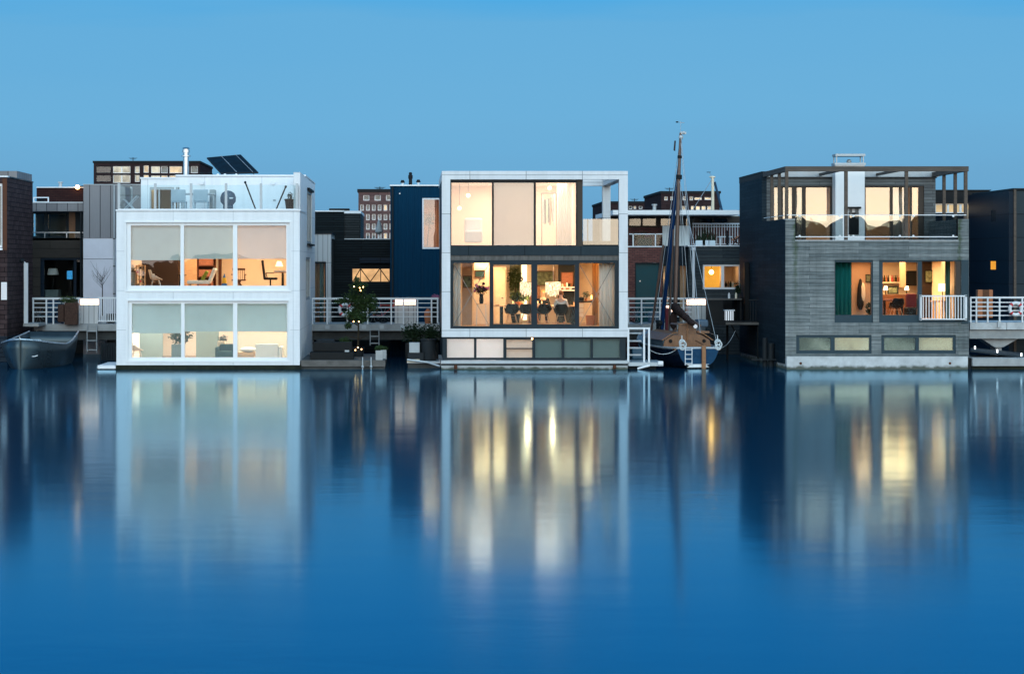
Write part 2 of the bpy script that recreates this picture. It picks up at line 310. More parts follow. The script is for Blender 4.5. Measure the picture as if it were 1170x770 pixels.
cloth('blind_green', (.74,.88,.92), .24); cloth('blind_cream', (.88,.84,.84), .32); cloth('blind_beige', (.62,.51,.44), .40); cloth('curtain_white', (.84,.84,.82), .35); mat('chair_pale', (.38,.46,.52), .5); cloth('curtain_teal', (.02,.22,.22), .4); cloth('curtain_green', (.10,.26,.24), .4); cloth('curtain_orange', (.50,.33,.18), .4)
cloth('frost_white', (.80,.80,.80), .6); cloth('frost_teal', (.16,.25,.27), .2); cloth('blind_dark', (.10,.14,.14), .2)
emit('lamp_warm', (1, .62, .30), 9); emit('lamp_shade', (1, .70, .40), 3.0); emit('crystal', (1, .68, .40), 1.7, .75, 16); emit('bulb', (1,.52,.20), 14); emit('bulb_hot', (1,.42,.10), 40); emit('candle', (1,.5,.15), 6)
emit('strip_light', (1,.60,.42), 4.2, .2, 5); emit('strip_light_hot', (1,.74,.58), 5); emit('lit_amber', (1,.42,.05), .95, .12, 2); emit('lit_window', (1,.72,.40), .8, .5, .8); emit('lit_window_pale', (.85,.80,.62), .62, .5, .9); emit('lit_curtain', (1,.56,.26), .85, .2, 3)
emit('screen_blue', (.05,.35,.75), .8, .4, 20); emit('lantern_glow', (.75,.88,1), .8); emit('deck_light', (.9,.95,1), 3.0)
# ------------------------------------------------------------------ camera, sky, water
cam = bpy.data.cameras.new('camera'); co = bpy.data.objects.new('camera', cam); C.objects.link(co); sc.camera = co
co.location = (0, -D, CAMZ); co.rotation_euler = (R(90), 0, 0)
cam.sensor_width = 36; cam.lens = F/1170*36; cam.shift_x = (585-CX)/1170; cam.shift_y = -(385-HY)/1170; cam.clip_end = 4000; cam.clip_start = .5
sc.view_settings.view_transform = 'Standard'; sc.view_settings.look = 'None'; sc.view_settings.exposure = 0; sc.view_settings.gamma = 1
try:
    sc.cycles.use_denoising = True; sc.cycles.max_bounces = 10; sc.cycles.transparent_max_bounces = 24; sc.cycles.sample_clamp_indirect = 6; sc.cycles.caustics_reflective = False; sc.cycles.caustics_refractive = False
except Exception: pass
w = bpy.data.worlds.new('World'); sc.world = w; w.use_nodes = True; nt = w.node_tree; L = nt.links.new
for n in list(nt.nodes): nt.nodes.remove(n)
out = nt.nodes.new('ShaderNodeOutputWorld')
tc = N(nt, 'ShaderNodeTexCoord'); sp = N(nt, 'ShaderNodeSeparateXYZ'); L(tc.outputs['Generated'], sp.inputs[0])
def ramp(stops, inp):
    r = nt.nodes.new('ShaderNodeValToRGB'); e = r.color_ramp.elements
    while len(e) > 1: e.remove(e[-1])
    e[0].position = stops[0][0]; e[0].color = c4(stops[0][1])
    for p, c in stops[1:]:
        k = e.new(p); k.color = c4(c)
    L(inp, r.inputs[0]); return r
# dusk dome: clear blue away from the sunset ...
nf = N(nt, 'ShaderNodeTexNoise', i_Scale=3.0, i_Detail=4.0); mf = N(nt, 'ShaderNodeMapping'); mf.inputs['Scale'].default_value = (1, 1, 9); L(tc.outputs['Generated'], mf.inputs[0]); L(mf.outputs[0], nf.inputs[0])
nz = N(nt, 'ShaderNodeMath', operation='MULTIPLY_ADD', i_1=.05, i_2=-.025); L(nf.outputs['Fac'], nz.inputs[0]); fz_ = N(nt, 'ShaderNodeMath', operation='ADD'); L(nz.outputs[0], fz_.inputs[0]); L(sp.outputs[2], fz_.inputs[1])
front = ramp([(0, (.112,.335,.560)), (.035, (.118,.375,.630)), (.075, (.114,.410,.700)), (.125, (.098,.395,.705)), (.145, (.030,.365,.76)), (.18, (.0,.31,.77)), (.32, (.0,.19,.52)), (1, (.02,.20,.45))], fz_.outputs[0])
# ... and a bright cream band of cloud where the sun has set, behind the photographer (values are a fifth of the radiance)
n1 = N(nt, 'ShaderNodeTexNoise', i_Scale=9.0, i_Detail=5.0, i_Roughness=.6); mp = N(nt, 'ShaderNodeMapping'); mp.inputs['Scale'].default_value = (1, 1, 3.5); L(tc.outputs['Generated'], mp.inputs[0]); L(mp.outputs[0], n1.inputs[0])
wz = N(nt, 'ShaderNodeMath', operation='MULTIPLY_ADD', i_1=.10, i_2=-.05); L(n1.outputs['Fac'], wz.inputs[0])
zz = N(nt, 'ShaderNodeMath', operation='ADD'); L(sp.outputs[2], zz.inputs[0]); L(wz.outputs[0], zz.inputs[1])
back = ramp([(0, (.28,.29,.285)), (.10, (.30,.325,.335)), (.25, (.30,.385,.425)), (.5, (.25,.36,.42)), (1, (.07,.16,.27))], zz.outputs[0])
bs = N(nt, 'ShaderNodeVectorMath', operation='SCALE'); bs.inputs['Scale'].default_value = 6.3; L(back.outputs[0], bs.inputs[0])
ml = N(nt, 'ShaderNodeVectorMath', operation='DOT_PRODUCT'); ml.inputs[1].default_value = (0.10, -.995, 0); L(tc.outputs['Generated'], ml.inputs[0])
bf = N(nt, 'ShaderNodeMapRange', interpolation_type='SMOOTHSTEP', i_1=-.15, i_2=.85, i_3=0.0, i_4=1.0); L(ml.outputs['Value'], bf.inputs[0])
mx = N(nt, 'ShaderNodeMix', data_type='RGBA'); L(bf.outputs[0], mx.inputs[0]); L(front.outputs[0], mx.inputs[6]); L(bs.outputs[0], mx.inputs[7])
# the sunset itself: a warm patch low behind and to the right of the photographer
m2 = N(nt, 'ShaderNodeVectorMath', operation='DOT_PRODUCT'); m2.inputs[1].default_value = (math.sin(R(22)), -math.cos(R(22)), 0); L(tc.outputs['Generated'], m2.inputs[0])
az = N(nt, 'ShaderNodeMapRange', interpolation_type='SMOOTHSTEP', i_1=math.cos(R(24)), i_2=math.cos(R(7)), i_3=0.0, i_4=1.0); L(m2.outputs['Value'], az.inputs[0])
el = N(nt, 'ShaderNodeMapRange', interpolation_type='SMOOTHSTEP', i_1=.17, i_2=.03, i_3=0.0, i_4=1.0); L(zz.outputs[0], el.inputs[0])
gm = N(nt, 'ShaderNodeMath', operation='MULTIPLY'); L(az.outputs[0], gm.inputs[0]); L(el.outputs[0], gm.inputs[1])
gc = N(nt, 'ShaderNodeVectorMath', operation='SCALE'); gc.inputs[0].default_value = (3.6, 2.5, 1.25); L(gm.outputs[0], gc.inputs['Scale'])
ga = N(nt, 'ShaderNodeVectorMath', operation='ADD'); L(mx.outputs[2], ga.inputs[0]); L(gc.outputs[0], ga.inputs[1]); mx = ga
bg = N(nt, 'ShaderNodeBackground', i_Strength=1.0); L(mx.outputs[0], bg.inputs[0])
sky = N(nt, 'ShaderNodeTexSky', sky_type='NISHITA', sun_disc=False); sky.sun_elevation = R(1.0); sky.sun_rotation = R(186)
bg2 = N(nt, 'ShaderNodeBackground', i_Strength=0.02); L(sky.outputs[0], bg2.inputs[0])
ad = N(nt, 'ShaderNodeAddShader'); L(bg.outputs[0], ad.inputs[0]); L(bg2.outputs[0], ad.inputs[1]); L(ad.outputs[0], out.inputs[0])
# afterglow: a very soft weak sun low behind the photographer
sl = bpy.data.lights.new('sun', 'SUN'); sl.energy = .3; sl.angle = R(35); sl.color = (1, .93, .86)
so = bpy.data.objects.new('sun', sl); C.objects.link(so); so.rotation_euler = (R(64), 0, R(-12))

# water
m, nt, out = newmat('water'); L = nt.links.new
g = N(nt, 'ShaderNodeNewGeometry')
def wav(scale, sx, sy, detail=3.):
    mp = N(nt, 'ShaderNodeMapping'); mp.inputs['Scale'].default_value = (sx, sy, 1); mp.inputs['Rotation'].default_value = (0, 0, R(8)); L(g.outputs['Position'], mp.inputs[0])
    n = N(nt, 'ShaderNodeTexNoise', i_Scale=scale, i_Detail=detail, i_Roughness=.55); L(mp.outputs[0], n.inputs['Vector']); return n
a = wav(1.0, 1.3, 2.4); b_ = wav(1.0, .12, .30, 2.)
pt = wav(1.0, .05, .11, 2.)
pr = N(nt, 'ShaderNodeMapRange', i_1=.42, i_2=.62, i_3=.35, i_4=1.25); L(pt.outputs['Fac'], pr.inputs[0])
aa = N(nt, 'ShaderNodeMath', operation='MULTIPLY'); L(a.outputs['Fac'], aa.inputs[0]); L(pr.outputs[0], aa.inputs[1])
b1 = N(nt, 'ShaderNodeBump', i_Strength=1.0, i_Distance=.0017); L(aa.outputs[0], b1.inputs['Height'])
b2 = N(nt, 'ShaderNodeBump', i_Strength=1.0, i_Distance=.007); L(b_.outputs['Fac'], b2.inputs['Height']); L(b1.outputs[0], b2.inputs['Normal'])
fr = N(nt, 'ShaderNodeFresnel', i_IOR=2.3); L(b2.outputs[0], fr.inputs['Normal'])
gl = N(nt, 'ShaderNodeBsdfGlossy', i_Roughness=.108); gl.inputs[0].default_value = (.58,.86,1.0,1); L(b2.outputs[0], gl.inputs['Normal'])
df = N(nt, 'ShaderNodeBsdfDiffuse'); df.inputs[0].default_value = (.0,.030,.070,1)
mx = N(nt, 'ShaderNodeMixShader'); L(fr.outputs[0], mx.inputs[0]); L(df.outputs[0], mx.inputs[1]); L(gl.outputs[0], mx.inputs[2]); L(mx.outputs[0], out.inputs[0])
MB().add([(-900,-600,0),(900,-600,0),(900,600,0),(-900,600,0)], [(0,1,2,3)]).build('water', 'water', kind='structure')
MB().box(-900,900,70,1500,-.5,.9).build('ground', 'soil', kind='structure')
# the wooded far bank behind the photographer, seen only in the window panes
mat('bank_green', (.02,.03,.022), .9, var=.4, scale=.4)
b = MB(); rr = random.Random(3)
MB().box(-260,260,-330,-205,-.5,.8).build('far_bank', 'soil', kind='structure')
for i in range(90):
    x = -230 + i*5.2; h = 3.6 + 2.2*noise.noise(Vector((x*.05, 2, 0)))*2 + rr.random()*1.6 + (6.5 if 45 < x < 110 else (0 if 5 < x <= 45 else 0))
    b.ball((x, -230 + rr.uniform(-8, 8), h*.45), (4.2+rr.random()*2.5, 4.5, h*.6), 10, 7)
o = b.build('far_woods', 'bank_green', smooth=True); tag(o, 'dark wooded shore across the water that the window panes mirror', 'woods', kind='stuff')

# ------------------------------------------------------------------ shared pieces
def window(par, x0, x1, z0, z1, y, panes, mf, mg='glass', dep=.12, name='window', inset=.05, label=None, axis='x', th=.02):
    f = MB().wall(x0, x1, z0, z1, y, y+dep, panes, axis).build(name, mf, par, bevel=.006)
    if label: f['label'] = label
    for p in panes:
        a = y+inset if dep > 0 else y
        q = MB()
        if axis == 'x': q.box(p[0]+.001, p[1]-.001, a, a+th, p[2]+.001, p[3]-.001)
        else: q.box(a, a+th, p[0]+.001, p[1]-.001, p[2]+.001, p[3]-.001)
        q.build('pane', mg, f)
    return f
def room(par, x0, x1, y0, y1, z0, z1, mw='interior_white', mf='floor_wood', mc='interior_white', t=.03):
    MB().box(x0, x1, y1-t, y1, z0, z1).box(x0, x0+t, y0, y1-t, z0, z1).box(x1-t, x1, y0, y1-t, z0, z1).build('interior_wall', mw, par)
    MB().box(x0+t, x1-t, y0, y1-t, z0, z0+t).build('interior_floor', mf, par)
    MB().box(x0+t, x1-t, y0, y1-t, z1-t, z1).build('ceiling', mc, par)
def area(x, y, z, sx, sy, e, col=(1,.60,.30), rot=(0,0,0)):
    l = bpy.data.lights.new('room_light', 'AREA'); l.shape = 'RECTANGLE'; l.size = sx; l.size_y = sy; l.energy = e; l.color = col  # unseen rectangle lamp lighting a room, not always at its ceiling
    o = bpy.data.objects.new('room_light', l); C.objects.link(o); o.location = (x, y, z); o.rotation_euler = rot; return o
def point(x, y, z, e, col=(1,.55,.25), r=.08):
    l = bpy.data.lights.new('lamp_light', 'POINT'); l.energy = e; l.color = col; l.shadow_soft_size = r
    o = bpy.data.objects.new('lamp_light', l); C.objects.link(o); o.location = (x, y, z); return o
def curtain(par, x0, x1, z0, z1, y, m, name='curtain', amp=.04, wl=.16):
    vs = []; fs = []; n = max(6, int((x1-x0)/wl*8))
    for i in range(n+1):
        x = x0 + (x1-x0)*i/n; yy = y + amp*math.sin(x*2*math.pi/wl) + amp*.5*math.sin(x*9.1)
        vs += [(x, yy, z0), (x, yy+.01, z1)]
    for i in range(n): fs.append((2*i, 2*i+2, 2*i+3, 2*i+1))
    return MB().add(vs, fs).build(name, m, par, smooth=True, thick=.008)
def leaves(mb, c, rad, n, s, rnd, shell=.45):
    for _ in range(n):
        u = Vector((rnd.gauss(0,1), rnd.gauss(0,1), rnd.gauss(0,1))).normalized() * (shell + (1-shell)*rnd.random()) 
        k = 1 + .35*noise.noise(u*2.3 + Vector(c))
        p = Vector((c[0]+u.x*rad[0]*k, c[1]+u.y*rad[1]*k, c[2]+u.z*rad[2]*k))
        a = Vector((rnd.uniform(-1,1), rnd.uniform(-1,1), rnd.uniform(-.6,.8))).normalized(); b = a.orthogonal().normalized(); q = s*rnd.uniform(.6,1.3)
        mb.add([p-a*q, p+b*q*.42, p+a*q, p-b*q*.42], [(0,1,2,3)])
    return mb
def shell_chair(name, label, ms, ml, loc, rot, group=None, cat='chair'):
    t = T(name, label, cat, loc, rot, group); vs = []; fs = []; nu, nv = 14, 12
    prof = [(.24,.43),(.20,.455),(.12,.44),(.02,.425),(-.08,.42),(-.15,.435),(-.195,.48),(-.22,.55),(-.24,.62),(-.255,.69),(-.27,.75),(-.28,.79),(-.285,.81)]
    for j, (y, z) in enumerate(prof):
        v = j/12; w_ = .215 + .04*math.sin(v*math.pi) - (.06*max(0, v-.75)*4)
        for i in range(nu+1):
            u = -1 + 2*i/nu; arm = .20*max(0, math.sin((v-.12)/.55*math.pi))**1 if .12 < v < .67 else 0
            zz = z + arm*abs(u)**2.5 + .02*abs(u)**2; yy = y + (.07*abs(u)**2 if v > .4 else -.02*abs(u)**2)
            vs.append((w_*u*(1+.22*(arm/.20)*abs(u)), yy, zz))
    for j in range(12):
        for i in range(nu): a = j*(nu+1)+i; fs.append((a, a+1, a+nu+2, a+nu+1))
    MB().add(vs, fs).build('seat_shell', ms, t, local=True, smooth=True, thick=.014)
    for sx in (-1, 1):
        for sy in (-1, 1): MB().cyl((sx*.12, sy*.11, .425), (sx*.22, sy*.22, 0), .013, .010, 8).build('leg', ml, t, local=True)
    MB().tube([(-.15,-.13,.36),(.15,.13,.36)], .006).tube([(.15,-.13,.36),(-.15,.13,.36)], .006).build('brace', 'steel', t, local=True)
    return t
def glass_rail(par, x0, x1, z0, z1, y, mp='grey_metal', studs=()):
    MB().box(x0, x1, y, y+.014, z0, z1).build('glass_panel', 'rail_glass', par)

# ------------------------------------------------------------------ 1  white house
H = T('house', 'white panelled floating house with two rows of three wide windows and a roof terrace', 'house', (X(238), 5.6, 0))
xl, xr = X(133), X(342.5); zt = Z(241)
up = [(X(149.2), X(206), Z(326.5), Z(257.7)), (X(210), X(266), Z(326.5), Z(257.7)), (X(271), X(327), Z(326.5), Z(257.7))]
lo = [(X(150.4), X(206.7), Z(408.4), Z(347)), (X(210.7), X(266.2), Z(408.4), Z(347)), (X(271), X(327.8), Z(408.4), Z(347))]
hu = (X(143.6), X(331.6), Z(332.4), Z(253.8)); hl = (X(145.5), X(330.2), Z(412.6), Z(343.3))
MB().wall(xl, xr, .16, zt, 0, .30, [hu, hl]).wall(.30, 11.2, .16, zt, xl, xl+.25, [], 'y').wall(.30, 11.2, .16, 7.37, xr-.25, xr, [(5.0,8.6,4.75,6.9),(4.2,7.4,2.5,4.2)], 'y').box(xl+.25, xr-.25, 10.95, 11.2, .16, 5.6).build('wall', 'white_panel', H)
for hh in (hu, hl):     # recessed sill trims
    MB().wall(hh[0]-.04, hh[1]+.04, hh[2]-.04, hh[3]+.04, -.02, .0, [(hh[0]+.02, hh[1]-.02, hh[2]+.02, hh[3]-.02)]).build('trim', 'white_paint', H)
window(H, *hu, .06, up, 'white_frame', 'glass', .14, label='upper window strip of three panes in a white frame')
window(H, *hl, .06, lo, 'white_frame', 'glass', .14, label='lower window strip of three panes in a white frame')
MB().box(xl+.25, xr-.25, .30, 10.95, 5.52, 5.86).build('terrace_floor', 'deck_wood', H)
MB().box(xl-.03, xr+.03, -.03, 3.68, zt, zt+.045).box(xl-.03, xl+.28, 3.68, 11.2, zt, zt+.045).build('coping', 'flashing', H)
MB().box(xl-.06, xr+.05, -.05, 11.3, -.5, .155).build('float', 'moss_concrete', H)
room(H, xl+.27, xr-.27, .32, 6.5, 2.86, 5.50, 'interior_warm'); room(H, xl+.27, xr-.27, .32, 6.5, .17, 2.80, 'interior_white')
# penthouse
px0, pxs = X(161,3.7), X(200.7,3.7); pz = Z(201.6,3.7); pzl = Z(204.5,3.7)
MB().wall(px0, pxs, 5.861, pzl, 3.7, 3.9, [(X(171,3.7), X(199,3.7), 5.861, Z(214,3.7))]).wall(pxs, xr-.25, 5.861, pz, 3.7, 3.9, [(pxs, X(205,3.7), 5.861, Z(214,3.7))]).wall(3.9, 11.2, 5.861, pzl, px0, px0+.2, [], 'y').box(px0+.2, xr-.25, 11.0, 11.2, 5.861, pzl).build('penthouse_wall', 'white_panel', H)
MB().box(px0-.03, pxs, 3.66, 11.22, pzl, pzl+.06).box(pxs, xr+.02, 3.66, 11.22, pz, pz+.06).build('roof', 'flashing', H)
dr = (X(171,3.7), X(204,3.7), 5.87, Z(214,3.7))
window(H, *dr, 3.72, [(dr[0]+.06, dr[0]+.34, 5.93, dr[3]-.1), (dr[0]+.40, dr[1]-.06, 5.93, dr[3]-.1)], 'grey_metal', 'glass_clear', .1, name='terrace_door')
room(H, px0+.22, X(290,4), 4.1, 8.0, 5.87, 7.15, 'interior_teal_light'); area(X(190,5), 5.5, 7.1, 1.2, 1.0, 14)
for (yy0, yy1, z0, z1, lab) in ((5.0,8.6,4.75,6.9,'tall narrow window high on the white side wall'),(4.2,7.4,2.5,4.2,'glazed side door on the jetty side')):
    f = MB().wall(yy0, yy1, z0, z1, xr-.12, xr-.02, [(yy0+.1,(yy0+yy1)/2-.05,z0+.1,z1-.1),((yy0+yy1)/2+.05,yy1-.1,z0+.1,z1-.1)], 'y').build('window', 'grey_metal', H); f['label'] = lab
    for a, c_ in ((yy0+.1,(yy0+yy1)/2-.05),((yy0+yy1)/2+.05,yy1-.1)): MB().box(xr-.08, xr-.06, a, c_, z0+.1, z1-.1).build('pane', 'glass', f)
MB().box(xr-.2, xr+.10, 5.0, 8.6, 6.9, 6.98).build('window_header', 'black', H); MB().box(xr-.05, xr+.12, 4.9, 8.7, 4.68, 4.75).build('window_sill', 'black', H)
# blinds
for i, (p, zb) in enumerate(zip(up, (Z(296.8), Z(295.3), Z(295.3)))):
    b = MB().box(p[0]-.03, p[1]+.03, .26, .266, zb, p[3]+.06).box(p[0]-.03, p[1]+.03, .25, .275, zb-.02, zb).build('blind', 'blind_green' if i < 2 else 'blind_cream', H)
for i, (p, zb) in enumerate(zip(lo, (Z(380.4), Z(378.4), Z(378.4)))):
    MB().box(p[0]-.03, p[1]+.03, .26, .266, zb, p[3]+.06).box(p[0]-.03, p[1]+.03, .25, .275, zb-.02, zb).build('blind', 'blind_green', H)
# terrace balustrade
zb0, zb1 = zt+.05, Z(211.5)
bal = MB().box(xl+.05, xr-.05, .06, .12, zb0-.002, zb0+.025).build('balustrade', 'white_metal', H)
for px in (135.5, 177, 218, 258, 298, 339): MB().box(X(px)-.045, X(px)+.045, .05, .13, zb0+.026, Z(209.5)).build('post', 'galvanised', bal)
MB().box(xl+.04, xl+.12, 3.2, 3.3, zb0, Z(209.5)).build('post', 'galvanised', bal); MB().box(xr-.12, xr-.04, 2.6, 2.7, zb0, Z(209.5)).build('post', 'galvanised', bal)
for a, c_ in ((135.5,177),(177,218),(218,258),(258,298),(298,339)): MB().box(X(a)+.05, X(c_)-.05, .08, .095, zb0+.03, zb1).build('glass_panel', 'rail_glass', bal)
MB().box(xl+.07, xl+.085, .15, 3.2, zb0+.03, zb1).build('glass_panel', 'rail_glass', bal); MB().box(xr-.085, xr-.07, .15, 2.6, zb0+.03, zb1).build('glass_panel', 'rail_glass', bal)
for px in (230.5, 312):
    MB().cyl((X(px,3.7), 3.699, Z(209,3.7)), (X(px,3.7), 3.62, Z(209,3.7)), .085, .085, 16).build('wall_lamp', 'white_metal', H, smooth=True)
MB().box(X(335.5,3.7), X(339.5,3.7), 3.6, 3.699, Z(213,3.7), Z(205.5,3.7)).build('meter_box', 'grey_metal', H)
MB().box(X(312,3.7), X(315,3.7), 3.67, 3.699, Z(230,3.7), Z(228,3.7)).build('socket', 'grey_metal', H)
fl = MB()
yy = 7.0; cx, cz = X(212.5, yy), pz
MB().cyl((cx,yy,pz+.05),(cx,yy,pz+.12),.22,.17,20).cyl((cx,yy,pz+.12),(cx,yy,Z(170.5,yy)),.115,.115,20).build('flue', 'steel', H, smooth=True)
MB().cyl((cx,yy,Z(179,yy)),(cx,yy,Z(178,yy)),.2,.2,20).cyl((cx,yy,Z(174.5,yy)),(cx,yy,Z(171.5,yy)),.16,.16,20).cyl((cx,yy,Z(170,yy)),(cx,yy,Z(168.6,yy)),.17,.10,20).build('flue_cap', 'steel', H, smooth=True)
for px in (230, 240): 
    x = X(px, 6); MB().cyl((x,6,pz+.05),(x,6,pz+.16),.06,.06,12).build('vent_pipe', 'white_metal', H); MB().cyl((x,6,pz+.15),(x,6,pz+.26),.15,.05,16).build('vent_cap', 'soot', H)
for px in (249,257,270): MB().ball((X(px,4.2),4.2,pz+.08),(.06,.05,.05)).build('roof_light', 'white_paint', H)
# solar rack: a tilted row of panels on a triangular frame
y0, y1 = 5.0, 7.2
S = T('solar_panel', 'dark solar panel rack tilted on the roof of the white house', 'solar panel', (X(266,6), 6, pz+.06))
a0 = Vector((X(253,y0), y0, Z(198.6,y0))); a1 = Vector((X(294.5,y0), y0, Z(197.6,y0))); b0 = Vector((X(237,y1), y1, Z(181,y1))); b1 = Vector((X(274.5,y1), y1, Z(177.6,y1)))
nn = (a1-a0).cross(b0-a0).normalized()*.03
MB().add([a0,a1,b1,b0,a0+nn,a1+nn,b1+nn,b0+nn], [(0,1,2,3),(4,5,6,7),(0,1,5,4),(1,2,6,5),(2,3,7,6),(3,0,4,7)]).build('panel', 'solar_back', S)
e = MB(); e.tube([a0, a1, b1, b0, a0], .035, 6).build('frame', 'charcoal', S)
if nn.dot(Vector((0,-D,CAMZ))-a0) < 0: nn = -nn
for t in (.42, .86):
    p = a0.lerp(a1, t); q = b0.lerp(b1, t); e = MB().tube([p+nn*1.6, q+nn*1.6], .013, 6).tube([q+nn*2, Vector((q.x+.05, q.y-.1, pz+.06))], .02, 6).tube([p.lerp(q,.55)+nn*1.6, Vector((p.x+.1, p.y+.4, pz+.06))], .018, 6); e.build('strut', 'grey_metal', S)
# terrace things
def bistro(name, label, x, y, z, w=.46, h=.80, grp=None):
    t = T(name, label, 'chair', (x, y, z), 0, grp)
    MB().box(-w/2, w/2, -.26, -.22, .44, h).build('backrest', 'chair_pale', t, local=True, bevel=.02)
    MB().box(-w/2, w/2, -.26, .24, .40, .44).build('seat', 'chair_pale', t, local=True, bevel=.01)
    for sx in (-1, 1):
        for sy in (-1, 1): MB().box(sx*(w/2-.025)-.018, sx*(w/2-.025)+.018, sy*.22-.018, sy*.22+.018, 0, .40).build('leg', 'chair_pale', t, local=True)
    return t
yc = 1.3
c1 = bistro('garden_chair', 'pale high-backed garden chair on the white roof terrace, the one nearer the terrace door', X(204.5,yc), yc, 5.87, .56, .88, 'pale chairs on the roof terrace')
for o in c1.children: pass
dup(c1, (X(230,yc), yc, 5.87), 0, 'pale high-backed garden chair on the white roof terrace, beside the barbecue')
t = T('garden_table', 'terrace table with a pale top behind the two garden chairs', 'table', (X(224,2.4), 2.4, 5.86))
MB().box(X(208,2.4), X(246,2.4), 2.0, 2.8, 6.60, 6.65).build('table_top', 'grey_metal', t)
for px in (209,245):
    for y in (2.04, 2.72): MB().box(X(px,2.4)-.03, X(px,2.4)+.03, y, y+.06, 5.86, 6.60).build('leg', 'grey_metal', t)
MB().box(X(240,3.2), X(246.5,3.2), 3.0, 3.4, 5.86, Z(217,3.2)).build('storage_box', 'fabric_grey', bevel=.02); tag(bpy.data.objects['storage_box'], 'grey upright box against the penthouse wall beside the barbecue', 'box')
g_ = T('barbecue', 'kettle barbecue under a dark blue cover on the white roof terrace', 'barbecue', (X(261,1.8), 1.8, 5.86)); gx = X(261.5,1.8)
MB().lathe((gx-.03,1.8,5.86), [(.22,.10),(.20,.16),(.19,.33),(.29,.45),(.30,.62),(.24,.78),(.12,.86),(.02,.88)], 24).build('cover', 'fabric_blue', g_, smooth=True)
MB().tube([(gx-.16,1.7,5.86),(gx-.1,1.75,6.0)],.02).tube([(gx+.16,1.7,5.86),(gx+.1,1.75,6.0)],.02).build('leg', 'black', g_)
MB().box(gx+.05, gx+.19, 1.48, 1.5, 6.42, 6.46).build('badge', 'flashing', g_)
for k, (xa, ya_, xb, yb_, lab) in enumerate(((280.2,208.5,293.5,240,'dark pole leaning left against the white penthouse wall'),(326.5,213.5,314,240,'dark pole leaning right beside the plant pot on the roof terrace'))):
    p = T('parasol_pole', lab, 'pole', (X(xb,1.2), 1.2, 5.87)); a = Vector((X(xb,1.2),1.2,5.88)); b = Vector((X(xa,2.2),2.2,Z(ya_,2.2)))
    MB().cyl(a, b, .028, .028).build('pole', 'black', p); MB().ball(b, .05).build('cap', 'charcoal', p); MB().box(a.x-.25,a.x+.25,.95,1.45,5.861,5.885).build('foot', 'charcoal', p)
p = T('plant_pot', 'black tub with clipped plant at the right end of the white roof terrace', 'plant', (X(331,1.0), 1.0, 5.87)); x = X(331.5,1)
MB().lathe((x,1.0,5.87), [(.14,0),(.17,.22),(.20,.46),(.22,.47),(.22,.52),(.19,.52)], 20).build('pot', 'black', p, smooth=True)
leaves(MB(), (x,1.0,6.48), (.14,.14,.16), 160, .035, random.Random(1)).build('foliage', 'leaf_dark', p); MB().cyl((x,1,6.3),(x,1,6.5),.015).build('stem','bark',p)
t = T('folding_table', 'folded pale table with crossed legs in the left corner of the white roof terrace', 'table', (X(148,1.6),1.6,5.86)); x=X(148,1.6)
MB().box(x-.34, x+.38, 1.3, 1.9, 6.53, 6.56).build('table_top', 'rail_glass', t)
for s in (-1,1): MB().tube([(x-s*.32,1.35,5.87),(x+s*.32,1.35,6.53)],.016).tube([(x-s*.32,1.85,5.87),(x+s*.32,1.85,6.53)],.016).build('leg','white_metal',t)
# interior, upper floor (floor at 2.89)
fz = 2.89
def wb(px0, px1, py0, py1, y0, y1): return (X(px0,y0), X(px1,y0), y0, y1, Z(py1,y0), Z(py0,y0))
MB().box(X(160,4.6), X(203.5,4.6), 4.6, 4.75, fz, 5.4).build('partition', 'interior_brown', H)
MB().box(X(140,5.6), X(160,5.6), 5.55, 5.65, fz, 5.4).build('partition', 'interior_teal', H)
b = T('bookcase', 'dark red bookcase behind the white lounge chair in the white house', 'bookcase', (X(236,5),5,fz)); x0,x1 = X(225,5),X(247,5)
MB().wall(x0,x1,fz,fz+1.9,5,5.35,[(x0+.04,x1-.04,fz+.1+.45*k,fz+.5+.45*k) for k in range(4)]).box(x0,x1,5.36,5.40,fz,fz+1.9).build('case','door_brown',b)
for k in range(4): MB().box(x0+.06,x1-.12,5.1,5.3,fz+.10+.45*k,fz+.38+.45*k).build('books','book_row',b)
MB().box(X(206,5.0), X(225,5.0), 4.95, 5.0, fz, 5.4).build('partition', 'light_wood', H)
MB().box(X(249.5,3), X(253,3), 3, 3.12, fz, 5.0).build('door_post', 'door_brown', H)
MB().box(X(247,3.05), X(249.5,3.05), 3.05, 3.10, fz, 5.45).build('partition', 'cream', H)
shell_chair('armchair', 'white moulded shell armchair on the upper floor of the white house', 'shell_white', 'steel', (X(178,1.6),1.6,fz), R(-75))
t = T('bottle_rack', 'tall wooden rack with red fittings behind the upper left window of the white house', 'rack', (X(160,1.3),1.3,fz)); x=X(160.5,1.3)
r_ = MB()
for dx in (-.16,-.05,.06,.16): r_.box(x+dx-.018,x+dx+.018,1.25,1.45,fz,fz+1.0)
for k in range(6): r_.box(x-.18,x+.18,1.24,1.46,fz+.1+.17*k,fz+.125+.17*k)
r_.build('frame','light_wood',t)
for k in range(5): MB().cyl((x-.10+.11*(k%3),1.2,fz+.22+.17*k),(x-.10+.11*(k%3),1.5,fz+.22+.17*k),.04,.04,10).build('bottle','ring_red' if k%2 else 'black',t)
t = T('cabinet', 'pale low cabinet with ornaments at the left edge of the upper window', 'cabinet', (X(152,1.6),1.6,fz)); x=X(152,1.6)
MB().box(x-.15,x+.12,1.4,1.9,fz,fz+.74).build('body','interior_teal_light',t); MB().box(x-.17,x+.2,1.38,1.92,fz+.74,fz+.79).build('top','black',t)
MB().lathe((x,1.6,fz+.79),[(.05,0),(.09,.08),(.04,.16),(.06,.22)],14).build('vase','shell_white',t,smooth=True)
